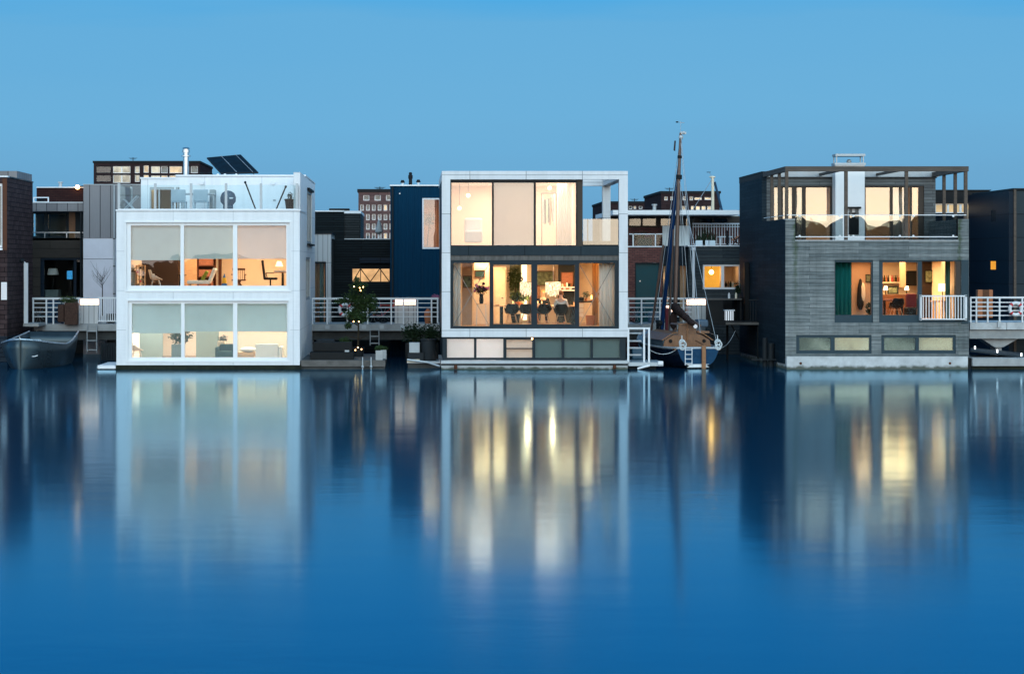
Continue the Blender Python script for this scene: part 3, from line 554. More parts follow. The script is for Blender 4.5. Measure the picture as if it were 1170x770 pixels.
t = T('side_table', 'small dark side table between the shell armchair and the lounge chair', 'table', (X(207,1.6),1.6,fz)); x=X(207,1.6)
MB().cyl((x,1.6,fz+.60),(x,1.6,fz+.63),.2,.2,20).build('table_top','black',t)
for k in range(3): MB().cyl((x+.05*math.cos(k*2.1),1.6+.05*math.sin(k*2.1),fz+.6),(x+.17*math.cos(k*2.1),1.6+.17*math.sin(k*2.1),fz),.012).build('leg','black',t)
t = T('lounge_chair', 'low white lounge chair with raked back on the upper floor of the white house', 'chair', (X(230,1.8),1.8,fz)); x0=X(214.5,1.8); x1=X(243,1.8)
MB().box(x0,x1-.1,1.5,2.1,fz+.28,fz+.42).build('seat','fabric_white',t,bevel=.03)
MB().obox((x1-.02,1.8,fz+.60),(.11,.6,.60),Matrix.Rotation(R(22),3,'Y')).build('backrest','fabric_white',t,bevel=.03)
for a in (x0+.08,x1-.12):
    for y in (1.56,2.04): MB().cyl((a,y,fz),(a,y,fz+.28),.018).build('leg','black',t)
o = MB().obox((x1-.30,1.75,fz+.60),(.10,.44,.40),Matrix.Rotation(R(30),3,'Y')).build('cushion','cushion_green',bevel=.03); tag(o,'green striped cushion leaning on the white lounge chair','cushion')
t = T('armchair', 'brown wooden armchair with spindle back and crossed legs in the white house', 'chair', (X(274,2),2,fz)); x=X(273,2)
MB().box(x-.26,x+.26,1.75,2.25,fz+.40,fz+.45).build('seat','furniture_wood',t)
b=MB().box(x-.27,x+.22,2.22,2.26,fz+.80,fz+.88)
for k in range(7): b.box(x-.24+.07*k,x-.222+.07*k,2.23,2.25,fz+.45,fz+.80)
b.build('backrest','furniture_wood',t); MB().box(x+.22,x+.27,1.8,2.25,fz+.62,fz+.66).box(x+.22,x+.26,1.8,1.84,fz+.42,fz+.62).box(x-.28,x-.23,1.8,2.25,fz+.62,fz+.66).build('armrest','furniture_wood',t)
for s in (-1,1): MB().cyl((x-s*.05,1.8,fz+.4),(x+s*.22,1.8,fz),.03).cyl((x-s*.05,2.2,fz+.4),(x+s*.22,2.2,fz),.03).build('leg','furniture_wood',t)
t = T('office_chair', 'black office chair with tall back turned to the desk in the white house', 'chair', (X(307,1.6),1.6,fz)); x=X(309,1.6)
MB().obox((x-.26,1.6,fz+.82),(.07,.46,.74),Matrix.Rotation(R(-7),3,'Y')).build('backrest','fabric_dark',t,bevel=.03)
MB().box(x-.24,x+.26,1.36,1.84,fz+.44,fz+.53).build('seat','fabric_dark',t,bevel=.03)
MB().cyl((x,1.6,fz+.08),(x,1.6,fz+.44),.03).build('stem','black',t)
b=MB(); [b.cyl((x,1.6,fz+.10),(x+.27*math.cos(k*1.257+.3),1.6+.27*math.sin(k*1.257+.3),fz+.05),.022,.015) for k in range(5)]; b.build('foot','black',t)
MB().tube([(x-.1,1.34,fz+.5),(x-.15,1.3,fz+.70),(x+.15,1.3,fz+.70)],.018).build('armrest','black',t)
t = T('desk', 'reddish wooden desk with papers at the right edge of the upper window', 'desk', (X(322,1.9),1.9,fz)); x0=X(313,1.9)
MB().box(x0,X(331,1.9),1.7,2.5,fz+.70,fz+.74).build('desk_top','varnish',t); MB().box(x0+.3,x0+.36,1.75,2.45,fz,fz+.70).build('leg','black',t)
MB().box(x0+.02,x0+.45,1.75,2.0,fz+.742,fz+.80).build('papers','fabric_white',t)
t = T('desk_lamp', 'glowing white desk lamp on the desk in the white house', 'lamp', (X(320,2.1),2.1,fz+.745)); x=X(319,2.1)
MB().lathe((x,2.1,fz+.95),[(.15,0),(.08,.2)],16).build('lamp_shade','lamp_shade',t,smooth=True); MB().cyl((x,2.1,fz+.745),(x,2.1,fz+.95),.015).build('stem','steel',t)
o = MB().lathe((X(256.3,2.2),2.2,fz+.02),[(.10,0),(.11,.2),(.09,.3),(.06,.5),(.01,.66)],12).build('folded_flag','flag_blue',smooth=True); tag(o,'blue and yellow folded flag standing beside the brown door post','flag')
MB().lathe((X(256.3,2.2),2.2,fz+.30),[(.095,0),(.085,.12),(.065,.22)],12).build('stripe','flag_yellow',o,smooth=True)
area(X(300,3), 3.0, 5.44, 2.2, 2.2, 330, (1,.68,.42)); area(X(222,3), 3.4, 5.44, .8, 1.5, 120, (1,.64,.38)); area(X(160,3), 3.4, 5.44, .8, 1.0, 4, (1,.8,.6))
# interior, lower floor (floor at .20)
fz = .20
shell_chair('armchair', 'white moulded shell armchair behind the lower left window of the white house', 'shell_white', 'steel', (X(156.5,1.5),1.5,fz), R(-75))
MB().box(X(158,4), X(186,4), 4, 4.1, fz, 2.7).box(X(152,4.2), X(157,4.2), 4.2, 4.3, fz, 2.7).build('partition','interior_teal',H)
MB().box(X(224,3.6), X(250,3.6), 3.6, 3.7, fz, 2.7).build('partition','interior_teal',H)
t = T('planter', 'leafy houseplant in a tall teal planter behind the lower windows', 'plant', (X(203,1.5),1.5,fz)); x=X(201.5,1.5)
MB().box(x-.17,x+.3,1.3,1.7,fz,fz+.68).build('planter_box','interior_teal',t,bevel=.02); leaves(MB(),(x+.15,1.5,fz+1.0),(.48,.35,.30),420,.07,random.Random(5)).build('foliage','leaf',t); MB().cyl((x+.1,1.5,fz+.6),(x+.12,1.5,fz+1.0),.02).build('stem','bark',t)
t = T('dark_armchair', 'dark teal armchair with plant pot beside it behind the middle lower window', 'armchair', (X(258,1.5),1.5,fz)); x=X(258,1.5)
MB().box(x-.3,x+.3,1.2,1.8,fz+.1,fz+.42).build('seat','fabric_teal',t,bevel=.06); MB().box(x-.28,x+.3,1.75,1.95,fz+.1,fz+.68).build('backrest','fabric_teal',t,bevel=.08); MB().box(x-.38,x-.26,1.2,1.9,fz+.05,fz+.58).box(x+.26,x+.36,1.2,1.9,fz+.05,fz+.58).build('armrest','fabric_teal',t,bevel=.04)
t = T('potted_plant', 'small plant on a cream stand beside the dark teal armchair', 'plant', (X(253,2.2),2.2,fz)); x=X(253,2.2)
MB().box(x-.14,x+.14,2.1,2.4,fz,fz+.76).build('stand','cream',t); leaves(MB(),(x+.05,2.2,fz+.88),(.2,.2,.13),120,.05,random.Random(6)).build('foliage','leaf_dark',t)
t = T('sofa', 'white box sofa seen from behind in the lower right window of the white house', 'sofa', (X(304,1.8),1.8,fz)); x0,x1=X(291.5,1.2),X(318,1.2)
MB().box(x0,x1,1.2,1.4,fz+.1,fz+.70).build('backrest','fabric_white',t,bevel=.05); MB().box(x0,x1,1.41,2.0,fz+.1,fz+.40).build('seat','fabric_white',t,bevel=.04); MB().box(x1+.005,x1+.15,1.2,2.0,fz+.08,fz+.60).build('armrest','fabric_white',t,bevel=.04)
t = T('day_bed', 'low bench with a folded white cushion beside the white sofa', 'bench', (X(283,1.8),1.8,fz)); MB().box(X(272,1.8),X(291,1.8),1.6,2.2,fz,fz+.36).build('seat','light_wood',t); MB().ball((X(284,1.8),1.8,fz+.46),(.34,.25,.10)).build('cushion','fabric_white',t,smooth=True)
MB().box(X(271,5.5),X(329,5.5),5.45,5.5,fz,fz+.95).build('sideboard','interior_teal_light'); tag(bpy.data.objects['sideboard'],'long pale sideboard along the back wall of the lower room','sideboard')
area(X(300,3), 3.0, 2.74, 2.2, 2.0, 330, (1,.76,.52)); area(X(190,3), 3.0, 2.74, 2.0, 2.0, 260, (1,.84,.68))
# ------------------------------------------------------------------ people
def grow(name, m, par, verts, edges, root=0, sub=2):
    """one continuous skinned surface over a joint skeleton: verts = [(x,y,z,rx,ry)]"""
    me = bpy.data.meshes.new(name); me.from_pydata([v[:3] for v in verts], edges, [])
    o = bpy.data.objects.new(name, me); C.objects.link(o)
    md = o.modifiers.new('skin', 'SKIN'); md.use_smooth_shade = True
    for i, v in enumerate(verts):
        d = me.skin_vertices[0].data[i]; d.radius = (v[3], v[4] if len(v) > 4 else v[3]); d.use_root = (i == root)
    if sub: s = o.modifiers.new('sub', 'SUBSURF'); s.levels = sub; s.render_levels = sub
    dg = bpy.context.evaluated_depsgraph_get(); dg.update(); ev = o.evaluated_get(dg); new = bpy.data.meshes.new_from_object(ev)
    new.name = name; o.modifiers.clear(); o.data = new; bpy.data.meshes.remove(me)
    for p in new.polygons: p.use_smooth = True
    new.materials.clear(); new.materials.append(M[m]); o.parent = par; WP[o.name] = WP[par.name]; return o
def person(label, loc, rot, top, hair, long_hair=False, arm=.0):
    """seated, facing local +y, pelvis above the origin (origin on the floor under the seat)"""
    t = T('person', label, 'person', loc, rot); v = []; e = []
    def a(x,y,z,rx,ry=None,to=None):
        v.append((x,y,z,rx,ry or rx)); i = len(v)-1
        if to is not None: e.append((to,i))
        return i
    p = a(0,0,.52,.15,.12); ab = a(0,.02,.68,.14,.11,p); ch = a(0,.05,.86,.165,.115,ab); sh = a(0,.05,.97,.13,.09,ch); nk = a(0,.06,1.06,.055,.055,sh)
    h1 = a(0,.085,1.13,.068,.078,nk); h2 = a(0,.09,1.21,.078,.095,h1); a(0,.085,1.28,.055,.065,h2)
    arms = []; legs = []
    for s in (-1,1):
        u = a(s*.18,.05,.94,.06,.06,sh); el = a(s*.25,.14,.70,.044,.044,u); wr = a(s*.17,.38,.77,.028,.028,el); pm = a(s*.15,.44,.775,.034,.018,wr); arms.append((u,el,wr))
        for k,(dx,ln) in enumerate(((-.028,.062),(-.010,.072),(.010,.067),(.027,.052))):
            k1 = a(s*.15+dx,.48,.78,.009,.009,pm); a(s*.15+dx,.48+ln,.762,.0075,.0075,k1)
        th = a(s*.15-s*.04,.45,.775,.010,.010,pm); a(s*.15-s*.058,.485,.77,.008,.008,th)
        hp = a(s*.09,.05,.50,.085,.085,p); kn = a(s*.13,.44,.50,.062,.062,hp); an = a(s*.13,.40,.10,.040,.040,kn); ft = a(s*.14,.52,.045,.04,.03,an); legs.append((hp,kn,an))
    grow('body', 'skin', t, v, e)
    g = 1.16
    sv = [v[p],v[ab],v[ch],v[sh],v[nk]]; sv = [(q[0],q[1],q[2],q[3]*g,q[4]*g) for q in sv]; sv[4]=(0,.055,1.03,.062,.062); se = [(0,1),(1,2),(2,3),(3,4)]
    for (u,el,wr) in arms:
        b = len(sv); sv += [(v[i][0],v[i][1],v[i][2],v[i][3]*1.25,v[i][4]*1.25) for i in (u,el,wr)]; se += [(3,b),(b,b+1),(b+1,b+2)]
    grow('sweater', top, t, sv, se)
    tv = [(v[p][0],v[p][1],v[p][2]-.01,.155,.125)]; te = []
    for (hp,kn,an) in legs:
        b = len(tv); tv += [(v[i][0],v[i][1],v[i][2]+(.01 if i==an else 0),v[i][3]*1.15,v[i][4]*1.15) for i in (hp,kn,an)]; te += [(0,b),(b,b+1),(b+1,b+2)]
    grow('trousers', 'jeans', t, tv, te)
    hv = [(0,.025,1.15,.085,.065),(0,.055,1.25,.108,.105),(0,.10,1.32,.078,.082)]; he=[(0,1),(1,2)]
    if long_hair: hv.append((0,.005,1.02,.075,.04)); he.append((0,3))
    grow('hair', hair, t, hv, he)
    for s in (-1,1):
        MB().ball((s*.032,.168,1.205),(.013,.010,.010)).build('eye','eye',t,local=True,smooth=True)
        MB().ball((s*.078,.085,1.19),(.012,.022,.032)).build('ear','skin',t,local=True,smooth=True)
    MB().cyl((0,.170,1.20),(0,.192,1.165),.008,.016,10).build('nose','skin',t,local=True,smooth=True)
    MB().ball((0,.165,1.135),(.026,.010,.009)).build('mouth','lips',t,local=True,smooth=True)
    return t

# ------------------------------------------------------------------ 2  middle house
H = T('house', 'floating house in a white square frame with tall glazing and a corner roof terrace', 'house', (X(611), 5, 0))
xl, xr = X(504.8), X(717.3); zt = Z(195.6); ix0, ix1 = X(514.5), X(707.3); zb = Z(385)
MB().wall(xl, xr, zb, zt, -.02, .24, [(ix0, ix1, Z(375.6), Z(205.2))]).build('white_frame', 'frame_panel', H)
MB().box(xl, xl+.32, .24, 8.6, zt-.30, zt).box(xr-.32, xr, .24, 6.6, zt-.30, zt).box(xl+.32, X(666), 8.3, 8.6, zt-.3, zt-.003).box(X(666,6.3), xr-.32, 6.3, 6.6, zt-.30, zt-.003).box(xr-.32, xr, 6.3, 6.6, Z(281,6), zt-.3).build('roof_frame', 'frame_panel', H)
MB().box(X(504.8), X(515), .24, .5, Z(281), zt-.3).build('side_trim', 'slate_frame', H)
MB().box(ix0, ix1, .03, .26, Z(291.8), Z(281.2)).build('floor_band', 'slate_panel', H)
MB().box(ix0, ix1, .07, .22, Z(297.4), Z(291.9)).build('wood_strip', 'strip_wood', H)
# upper glazing
tp = [(X(515.8), X(562.2)), (X(564.4), X(610.2)), (X(612.6), X(658.4))]
window(H, ix0, X(660.0), Z(281.2), Z(205.2), .10, [(a, b_, Z(280.3), Z(208.8)) for a, b_ in tp], 'dark_frame', 'glass_sun', .12, label='row of three tall upper panes in thin dark frames')
MB().box(X(660.0)+.002, X(666), .10, .22, Z(281.2), Z(205.2)).build('corner_post', 'brown_wood', H)
MB().box(tp[1][0]-.03, tp[1][1]+.03, .34, .346, Z(281), Z(206)).build('blind', 'blind_beige', H)
# shell
f2 = Z(281.2)
MB().wall(.5, 8.3, zb, f2-.02, xr-.22, xr-.02, [], 'y').wall(.24, 8.3, zb, zt-.3, xl+.02, xl+.2, [(2.2,3.4,2.0,4.2)], 'y').box(xl+.2, xr-.22, 8.1, 8.3, zb, f2-.02).build('wall', 'slate_panel', H)
MB().wall(.5, 6.3, f2+.20, zt-.3, X(665.9), X(665.9)-.16, [(.8,5.6,f2+.25,zt-.6)], 'y').build('terrace_wall', 'brown_wood', H)
window(H, .8, 5.6, f2+.25, zt-.6, X(665.9)-.12, [(.88,3.1,f2+.32,zt-.7),(3.2,5.5,f2+.32,zt-.7)], 'dark_frame', 'glass_clear', .08, axis='y')
MB().box(X(665.9)-.02, xr-.02, .26, 8.3, f2, f2+.19).build('terrace_floor', 'deck_wood', H)
MB().box(xl+.2, X(665.9)-.02, 1.0, 8.28, zt-.28, zt-.06).build('roof', 'roof_felt', H)
room(H, xl+.22, X(665.9)-.18, .36, 5.4, f2+.0, zt-.32, 'interior_warm')
MB().box(X(665)-.05, X(665)-.02, .4,.5, f2+.2, f2+.3).build('socket','dark_frame',H)
gr = MB().box(X(666.5), X(706.8), .13, .15, f2+.05, Z(250.2)).build('balustrade', 'rail_glass_sun', H)
MB().box(X(666.3), X(706.9), .11, .17, f2-.0, f2+.05).box(X(672)-.02,X(672)+.02,.16,.19,f2+.05,Z(250.2)).build('clamp_rail', 'black', gr)
# roller screens, terrace neighbours
curtain(H, tp[2][0]+.9, tp[2][0]+1.45, f2+.02, zt-.4, 1.6, 'curtain_white')
for px,py,yy in ((535,223.5,2.0),(525,238,3.0),(628,215,2.2)):
    t = T('pendant_lamp', {535:'round glowing pendant lamp, the upper one behind the upper left pane of the framed house',525:'round glowing pendant lamp, the lower one behind the upper left pane of the framed house',628:'round glowing pendant lamp behind the upper right pane of the framed house'}[px], 'lamp', (X(px,yy),yy,Z(py,yy)), 0, 'pendant lamps on the upper floor')
    MB().ball((X(px,yy),yy,Z(py,yy)),.075,16,12).build('lamp_shade','lamp_warm',t,smooth=True); MB().cyl((X(px,yy),yy,Z(py,yy)+.1),(X(px,yy),yy,zt-.35),.008).build('cord','dark_frame',t)
t = T('armchair', 'pale armchair low behind the upper left pane of the framed house', 'armchair', (X(540,2),2,f2)); x=X(541,2)
MB().box(x-.35,x+.35,1.7,2.3,f2+.15,f2+.62).build('seat','fabric_white',t,bevel=.08); MB().box(x-.35,x+.35,2.25,2.45,f2+.2,f2+1.1).build('backrest','fabric_white',t,bevel=.08)
t = T('clothes_rail', 'rail of hanging clothes behind the upper right pane of the framed house', 'clothes rail', (X(628,3.5),3.5,f2))
MB().tube([(X(619,3.5),3.5,f2),(X(619,3.5),3.5,zt-.7),(X(636,3.5),3.5,zt-.7),(X(636,3.5),3.5,f2)],.02).build('rail','dark_frame',t)
rr = random.Random(9)
for k in range(7):
    x = X(620.5+k*2.1,3.5); MB().obox((x,3.5,zt-1.25-.2*rr.random()),(.05,.42,.95+.3*rr.random()),Matrix.Rotation(R(rr.uniform(-4,4)),3,'Y')).build('garment',['fabric_grey','fabric_dark','cream','fabric_teal','terracotta','fabric_grey','fabric_white'][k],t,bevel=.02)
area(X(590,3), 2.9, zt-.36, 3.6, 3.2, 290, (1,.68,.52))
# lower glazing
w1, w2 = Z(375.4), Z(297.6)
pn = [(X(518), X(559.7), Z(372.8), Z(300.6)), (X(563.9), X(607.3), Z(370.6), Z(302.6)), (X(614), X(657), Z(370.6), Z(302.6)), (X(662), X(702.6), Z(372.8), Z(300.6))]
window(H, ix0, ix1, w1, w2, .08, pn, 'slate_frame', 'glass_clear', .14, label='wide lower glazing of four panes with two sliding doors')
for k, p in enumerate((pn[1], pn[2])): MB().box(p[1]+.04 if k else p[0]-.09, p[1]+.07 if k else p[0]-.06, .04, .08, Z(352), Z(345)).build('handle','black',H)
for p in (pn[0], pn[3]):
    MB().tube([(p[0],.30,p[2]),(p[1],.30,p[3])],.012).tube([(p[0],.33,p[3]),(p[1],.33,p[2])],.012).build('cross_brace','grey_metal',H)
fz = Z(373.5); cz_ = Z(297.5)
room(H, xl+.22, xr-.24, .36, 6.0, fz-.06, cz_+.02, 'interior_warm')
curtain(H, X(517,.6), X(526.5,.6), fz, cz_, .55, 'curtain_white'); curtain(H, X(684.5,.6), X(703,.6), fz, cz_, .55, 'curtain_white')
curtain(H, X(677,1.8), X(684,1.8), fz, cz_, 1.9, 'curtain_orange')
MB().box(X(528,2.0), X(539.5,2.0), 2.0, 2.1, fz, cz_-.02).build('partition','interior_tan',H)
MB().box(X(541.5,3.4), X(559,3.4), 3.4, 3.5, fz, cz_-.02).box(X(564,4.6), X(578.5,4.6), 4.6,4.7,fz,cz_-.25).build('partition','interior_warm',H)
MB().box(X(566,4.58), X(577,4.58), 4.54, 4.598, fz, fz+2.1).build('inner_door','cream',H); MB().cyl((X(575,4.5),4.5,fz+1.0),(X(573,4.5),4.5,fz+1.0),.015).build('handle','dark_frame',H)
MB().box(X(582.5,5.5), X(595,5.5), 5.5, 5.6, fz+.95, cz_-.1).build('wall_art','wall_art',H); MB().box(X(596,5.6), X(602,5.6), 5.6,5.68,fz+.1,cz_-.05).build('niche','lamp_shade',H)
MB().box(X(638,5.2), X(661,5.2), 5.2, 5.3, fz, cz_-.02).build('partition','interior_dark',H)
for z in (Z(329,5),Z(332.5,5)): MB().box(X(641,5), X(657,5), 4.9, 5.15, z, z+.05).build('shelf','flashing',H)
t = T('dining_table', 'long dining table behind the sliding doors of the framed house', 'table', (X(610,3),3,fz)); tz = fz+.735
MB().box(X(563,2.7), X(660,2.7), 2.7, 3.6, tz-.04, tz).build('table_top','light_wood',t,bevel=.006)
for px in (573.5, 655):
    for y in (2.78, 3.45): MB().box(X(px,2.7)-.05, X(px,2.7)+.05, y, y+.08, fz, tz-.04).build('leg','dark_frame',t)
cl = ['black moulded dining chair, the one nearest the left end of the table','black moulded dining chair, second from the left end of the table','black moulded dining chair in front of the blond person','black moulded dining chair under the person in the white sweater']
proto = None
for k, px in enumerate((584.8, 601.5, 621.5, 641)):
    if proto is None: proto = shell_chair('dining_chair', cl[0], 'shell_black', 'light_wood', (X(px,2.15),2.15,fz), R(3), 'black chairs along the dining table')
    else: dup(proto, (X(px,2.15 if k<3 else 2.0),2.15 if k<3 else 2.0,fz), R([0,-8,6,0][k]), cl[k])
person('person in a white sweater with ginger hair seated at the dining table with back turned', (X(641,2.0),2.0,fz), R(-4), 'sweater_white', 'hair_ginger')
person('person with blond hair seated on the far side of the dining table facing the water', (X(620.5,4.05),4.05,fz), R(176), 'fabric_dark', 'hair_blond', True)
t = T('stool', 'plain wooden stool under the blond person', 'stool', (X(620.5,4.05),4.05,fz)); x=X(620.5,4.05)
MB().cyl((x,4.05,fz+.36),(x,4.05,fz+.40),.19,.19,20).build('seat','light_wood',t)
for k in range(4): MB().cyl((x+.1*math.cos(k*1.57+.7),4.05+.1*math.sin(k*1.57+.7),fz+.36),(x+.19*math.cos(k*1.57+.7),4.05+.19*math.sin(k*1.57+.7),fz),.014).build('leg','light_wood',t)
def chandelier(label, px):
    y = 3.1; x = X(px,y); za, zb_ = Z(337,y), Z(322.5,y); t = T('chandelier', label, 'chandelier', (x,y,za), 0, 'fringed chandeliers over the dining table')
    b = MB(); r1 = X(632+8.6,y)-X(632,y)
    for rr_, zt_, zb2, n in ((r1,zb_,za+.12,40),(r1*.75,zb_-.02,za+.05,30),(r1*.45,zb_-.02,za-.02,18)):
        for k in range(n):
            a = 2*math.pi*k/n; cx, cy = x+rr_*math.cos(a), y+rr_*math.sin(a)
            b.box(cx-.011,cx+.011,cy-.006,cy+.006,zb2+.05*math.sin(k*2.4),zt_)
    b.build('crystal_fringe','crystal',t); MB().torus((x,y,zb_),r1,.012,'Z',28).build('ring','steel',t); MB().cyl((x,y,zb_),(x,y,cz_),.008).build('cord','steel',t)
    point(x, y, za-.15, 34, (1,.60,.30), .12); return t
chandelier('fringed crystal chandelier over the dining table, the one above the houseplant', 603); chandelier('fringed crystal chandelier over the dining table, the one above the person in the white sweater', 632)
t = T('houseplant', 'wide leafy plant in a bowl on the dining table', 'plant', (X(594,3.3),3.3,tz)); x=X(594,3.3)
MB().lathe((x,3.3,tz),[(.10,0),(.17,.09),(.18,.14)],16).build('bowl','terracotta',t,smooth=True); leaves(MB(),(x,3.3,tz+.34),(.42,.26,.22),900,.05,random.Random(8)).build('foliage','leaf',t)
t = T('climbing_plant', 'tall green plant against the picture wall behind the dining table', 'plant', (X(589,5.1),5.1,fz)); x=X(589,5.1)
leaves(MB(),(x,5.1,fz+1.75),(.33,.2,.5),500,.06,random.Random(18)).build('foliage','leaf',t); MB().cyl((x,5.1,fz+.3),(x,5.1,fz+1.6),.025).build('stem','bark',t); MB().lathe((x,5.1,fz),[(.14,0),(.2,.35)],16).build('pot','charcoal',t)
for px in (614.5, 619.0, 586): 
    t = T('candle', {614.5:'lit candle on the dining table at the edge of the sliding door',619.0:'lit candle on the dining table in front of the blond person',586:'lit candle on the dining table below the leafy plant'}[px], 'candle', (X(px,2.9),2.9,tz)); x=X(px,2.9)
    MB().cyl((x,2.9,tz),(x,2.9,tz+.10),.03).build('wax','cream',t); MB().lathe((x,2.9,tz+.10),[(.004,0),(.02,.03),(.004,.08)],8).build('flame','candle',t)
for k,px in enumerate((568, 579, 598, 609, 650)):
    x=X(px,2.85); o=MB().lathe((x,2.85,tz),[(.04,0),(.10,.02),(.11,.035)],16).build('bowl','shell_white' if k%2 else 'varnish',smooth=True)
    tag(o, ['white','red brown','white','red brown','white'][k]+' bowl on the dining table '+['at its left end','left of the leafy plant','right of the leafy plant','beside the sliding door post','right of the person in the white sweater'][k], 'bowl')
t = T('flower_vase', 'dark vase of purple and pink flowers on a tall wire stand', 'flowers', (X(550,1.4),1.4,fz)); x=X(550,1.4)
MB().lathe((x,1.4,Z(347,1.4)),[(.07,0),(.09,.12),(.07,.3),(.08,.36)],16).build('vase','black',t,smooth=True)
fl=MB(); [fl.cyl((x,1.4,Z(340,1.4)),(x+.3*math.cos(k),1.4+.15*math.sin(k*2),Z(328,1.4)),.006) for k in range(9)]; fl.build('stem','leaf_dark',t)
leaves(MB(),(x,1.4,Z(331,1.4)),(.28,.2,.18),260,.05,random.Random(2)).build('foliage','leaf_dark',t)
for nm,mm,sd in (('purple_bloom','flower_purple',3),('pink_bloom','flower_pink',4)):
    b=MB(); r2=random.Random(sd)
    for k in range(9): b.ball((x+r2.uniform(-.30,.30),1.4+r2.uniform(-.2,.1),Z(328+r2.uniform(-4,5),1.4)),r2.uniform(.035,.06),8,6)
    b.build(nm,mm,t)
t = T('plant_stand', 'tall thin metal stand under the flower vase', 'stand', (X(550,1.4),1.4,fz)); zt2=Z(347,1.4)
MB().box(x-.2,x+.2,1.2,1.6,zt2-.02,zt2-.001).build('top','light_wood',t)
for sx in(-1,1):
    for sy in(-1,1): MB().cyl((x+sx*.19,1.4+sy*.19,fz),(x+sx*.16,1.4+sy*.16,zt2-.02),.012).build('leg','steel',t)
for k,(px,py,yy,w_,h_,mm,lab) in enumerate(((534,322,1.98,.34,.46,'wall_art','small framed picture on the brown partition of the framed house'),(548,313,3.38,.4,.3,'fabric_teal','small framed picture on the pale wall above the flower vase'),(622,318,5.9,.8,.6,'wall_art','large framed picture behind the chandelier of the framed house'),(648,318,5.15,.5,.5,'book_row','framed poster on the dark kitchen wall of the framed house'))):
    t=T('picture',lab,'picture',(X(px,yy),yy,Z(py,yy))); x=X(px,yy); z=Z(py,yy)
    MB().wall(x-w_/2,x+w_/2,z-h_/2,z+h_/2,yy-.04,yy-.005,[(x-w_/2+.03,x+w_/2-.03,z-h_/2+.03,z+h_/2-.03)]).build('frame','furniture_wood',t); MB().box(x-w_/2+.03,x+w_/2-.03,yy-.02,yy-.006,z-h_/2+.03,z+h_/2-.03).build('canvas',mm,t)
t=T('wardrobe','tall brown cupboard behind the blond person in the framed house','cupboard',(X(611,5.3),5.3,fz)); MB().box(X(604.5,5.3),X(617,5.3),5.3,5.9,fz,fz+1.5).build('case','furniture_wood',t)
for k in range(2): MB().box(X(605+6*k,5.3),X(610.5+6*k,5.3),5.27,5.297,fz+.06,fz+1.44).build('door','varnish',t)
for k in range(5):
    x=X(643+k*2.6,4.8); z=Z(329,5)+.052; o=MB().lathe((x,4.98,z),[(.04,0),(.05,.05+.02*k),(.03,.12+.02*(k%3))],12).build('jar',['cream','terracotta','shell_white','leaf_dark','varnish'][k],smooth=True)
    tag(o,'jar on the upper white kitchen shelf behind the person in the white sweater','jar','jars on the upper kitchen shelf')
for k in range(4):
    x=X(642+k*3.4,4.8); z=Z(332.5,5)+.052; o=MB().lathe((x,4.98,z),[(.05,0),(.06,.06),(.05,.07)],12).build('bowl','shell_white' if k%2 else 'terracotta',smooth=True)
    tag(o,'small bowl on the lower white kitchen shelf behind the person in the white sweater','bowl','bowls on the lower kitchen shelf')
t = T('kitchen_island', 'kitchen counter with cream drawers behind the right braced pane', 'counter', (X(668,3),3,fz)); x0,x1=X(657,2.6),X(684,2.6)
MB().box(x0,x1,2.6,3.5,fz+.86,fz+.91).build('counter_top','black',t); MB().box(x0,X(667.5,2.62),2.62,3.4,fz+.28,fz+.86).build('cabinet','light_wood',t)
for k in range(3): MB().box(x0+.05,X(667,2.6),2.59,2.617,fz+.30+.18*k,fz+.46+.18*k).build('drawer','cream',t)
MB().box(x0+.05,x0+.1,2.7,3.3,fz,fz+.28).box(x1-.1,x1-.05,2.7,3.3,fz,fz+.86).build('leg','dark_frame',t)
o=MB().lathe((X(674.5,2.0),2.0,fz),[(.15,0),(.19,.36),(.18,.38)],18).build('waste_bin','terracotta',smooth=True); tag(o,'orange waste bin below the kitchen counter','bin')
t=T('oil_lamp','glowing oil lamp on the kitchen counter','lamp',(X(676.5,2.8),2.8,fz+.915)); x=X(676.5,2.8)
MB().ball((x,2.8,fz+1.06),(.06,.06,.09)).build('flame','candle',t,smooth=True); MB().cyl((x,2.8,fz+.915),(x,2.8,fz+.98),.05).build('foot','varnish',t); point(x,2.7,fz+1.25,4)
for k,(px,c_,lab) in enumerate(((664,'black','black pot on the kitchen counter beside the sliding door post'),(669.5,'leaf_dark','bunch of herbs on the kitchen counter between pot and lamp'),(681,'leaf_dark','bunch of herbs on the kitchen counter behind the lamp'))):
    x=X(px,3); z=fz+.915
    if k==0: o=MB().lathe((x,3,z),[(.10,0),(.12,.12),(.02,.16)],16).build('cooking_pot','black',smooth=True); tag(o,lab,'pot')
    else:
        t=T('herbs',lab,'plant',(x,3,z)); MB().cyl((x,3,z),(x,3,z+.1),.05).build('pot','terracotta',t); leaves(MB(),(x,3,z+.24),(.16,.14,.14),160,.035,random.Random(k)).build('foliage',c_,t)
area(X(560,3), 3.2, cz_-.03, 1.2, 1.8, 140); area(X(648,3), 3.4, cz_-.03, 1.0, 2.0, 80); area(X(680,3), 2.6, cz_-.03, 1.0, 1.2, 100)
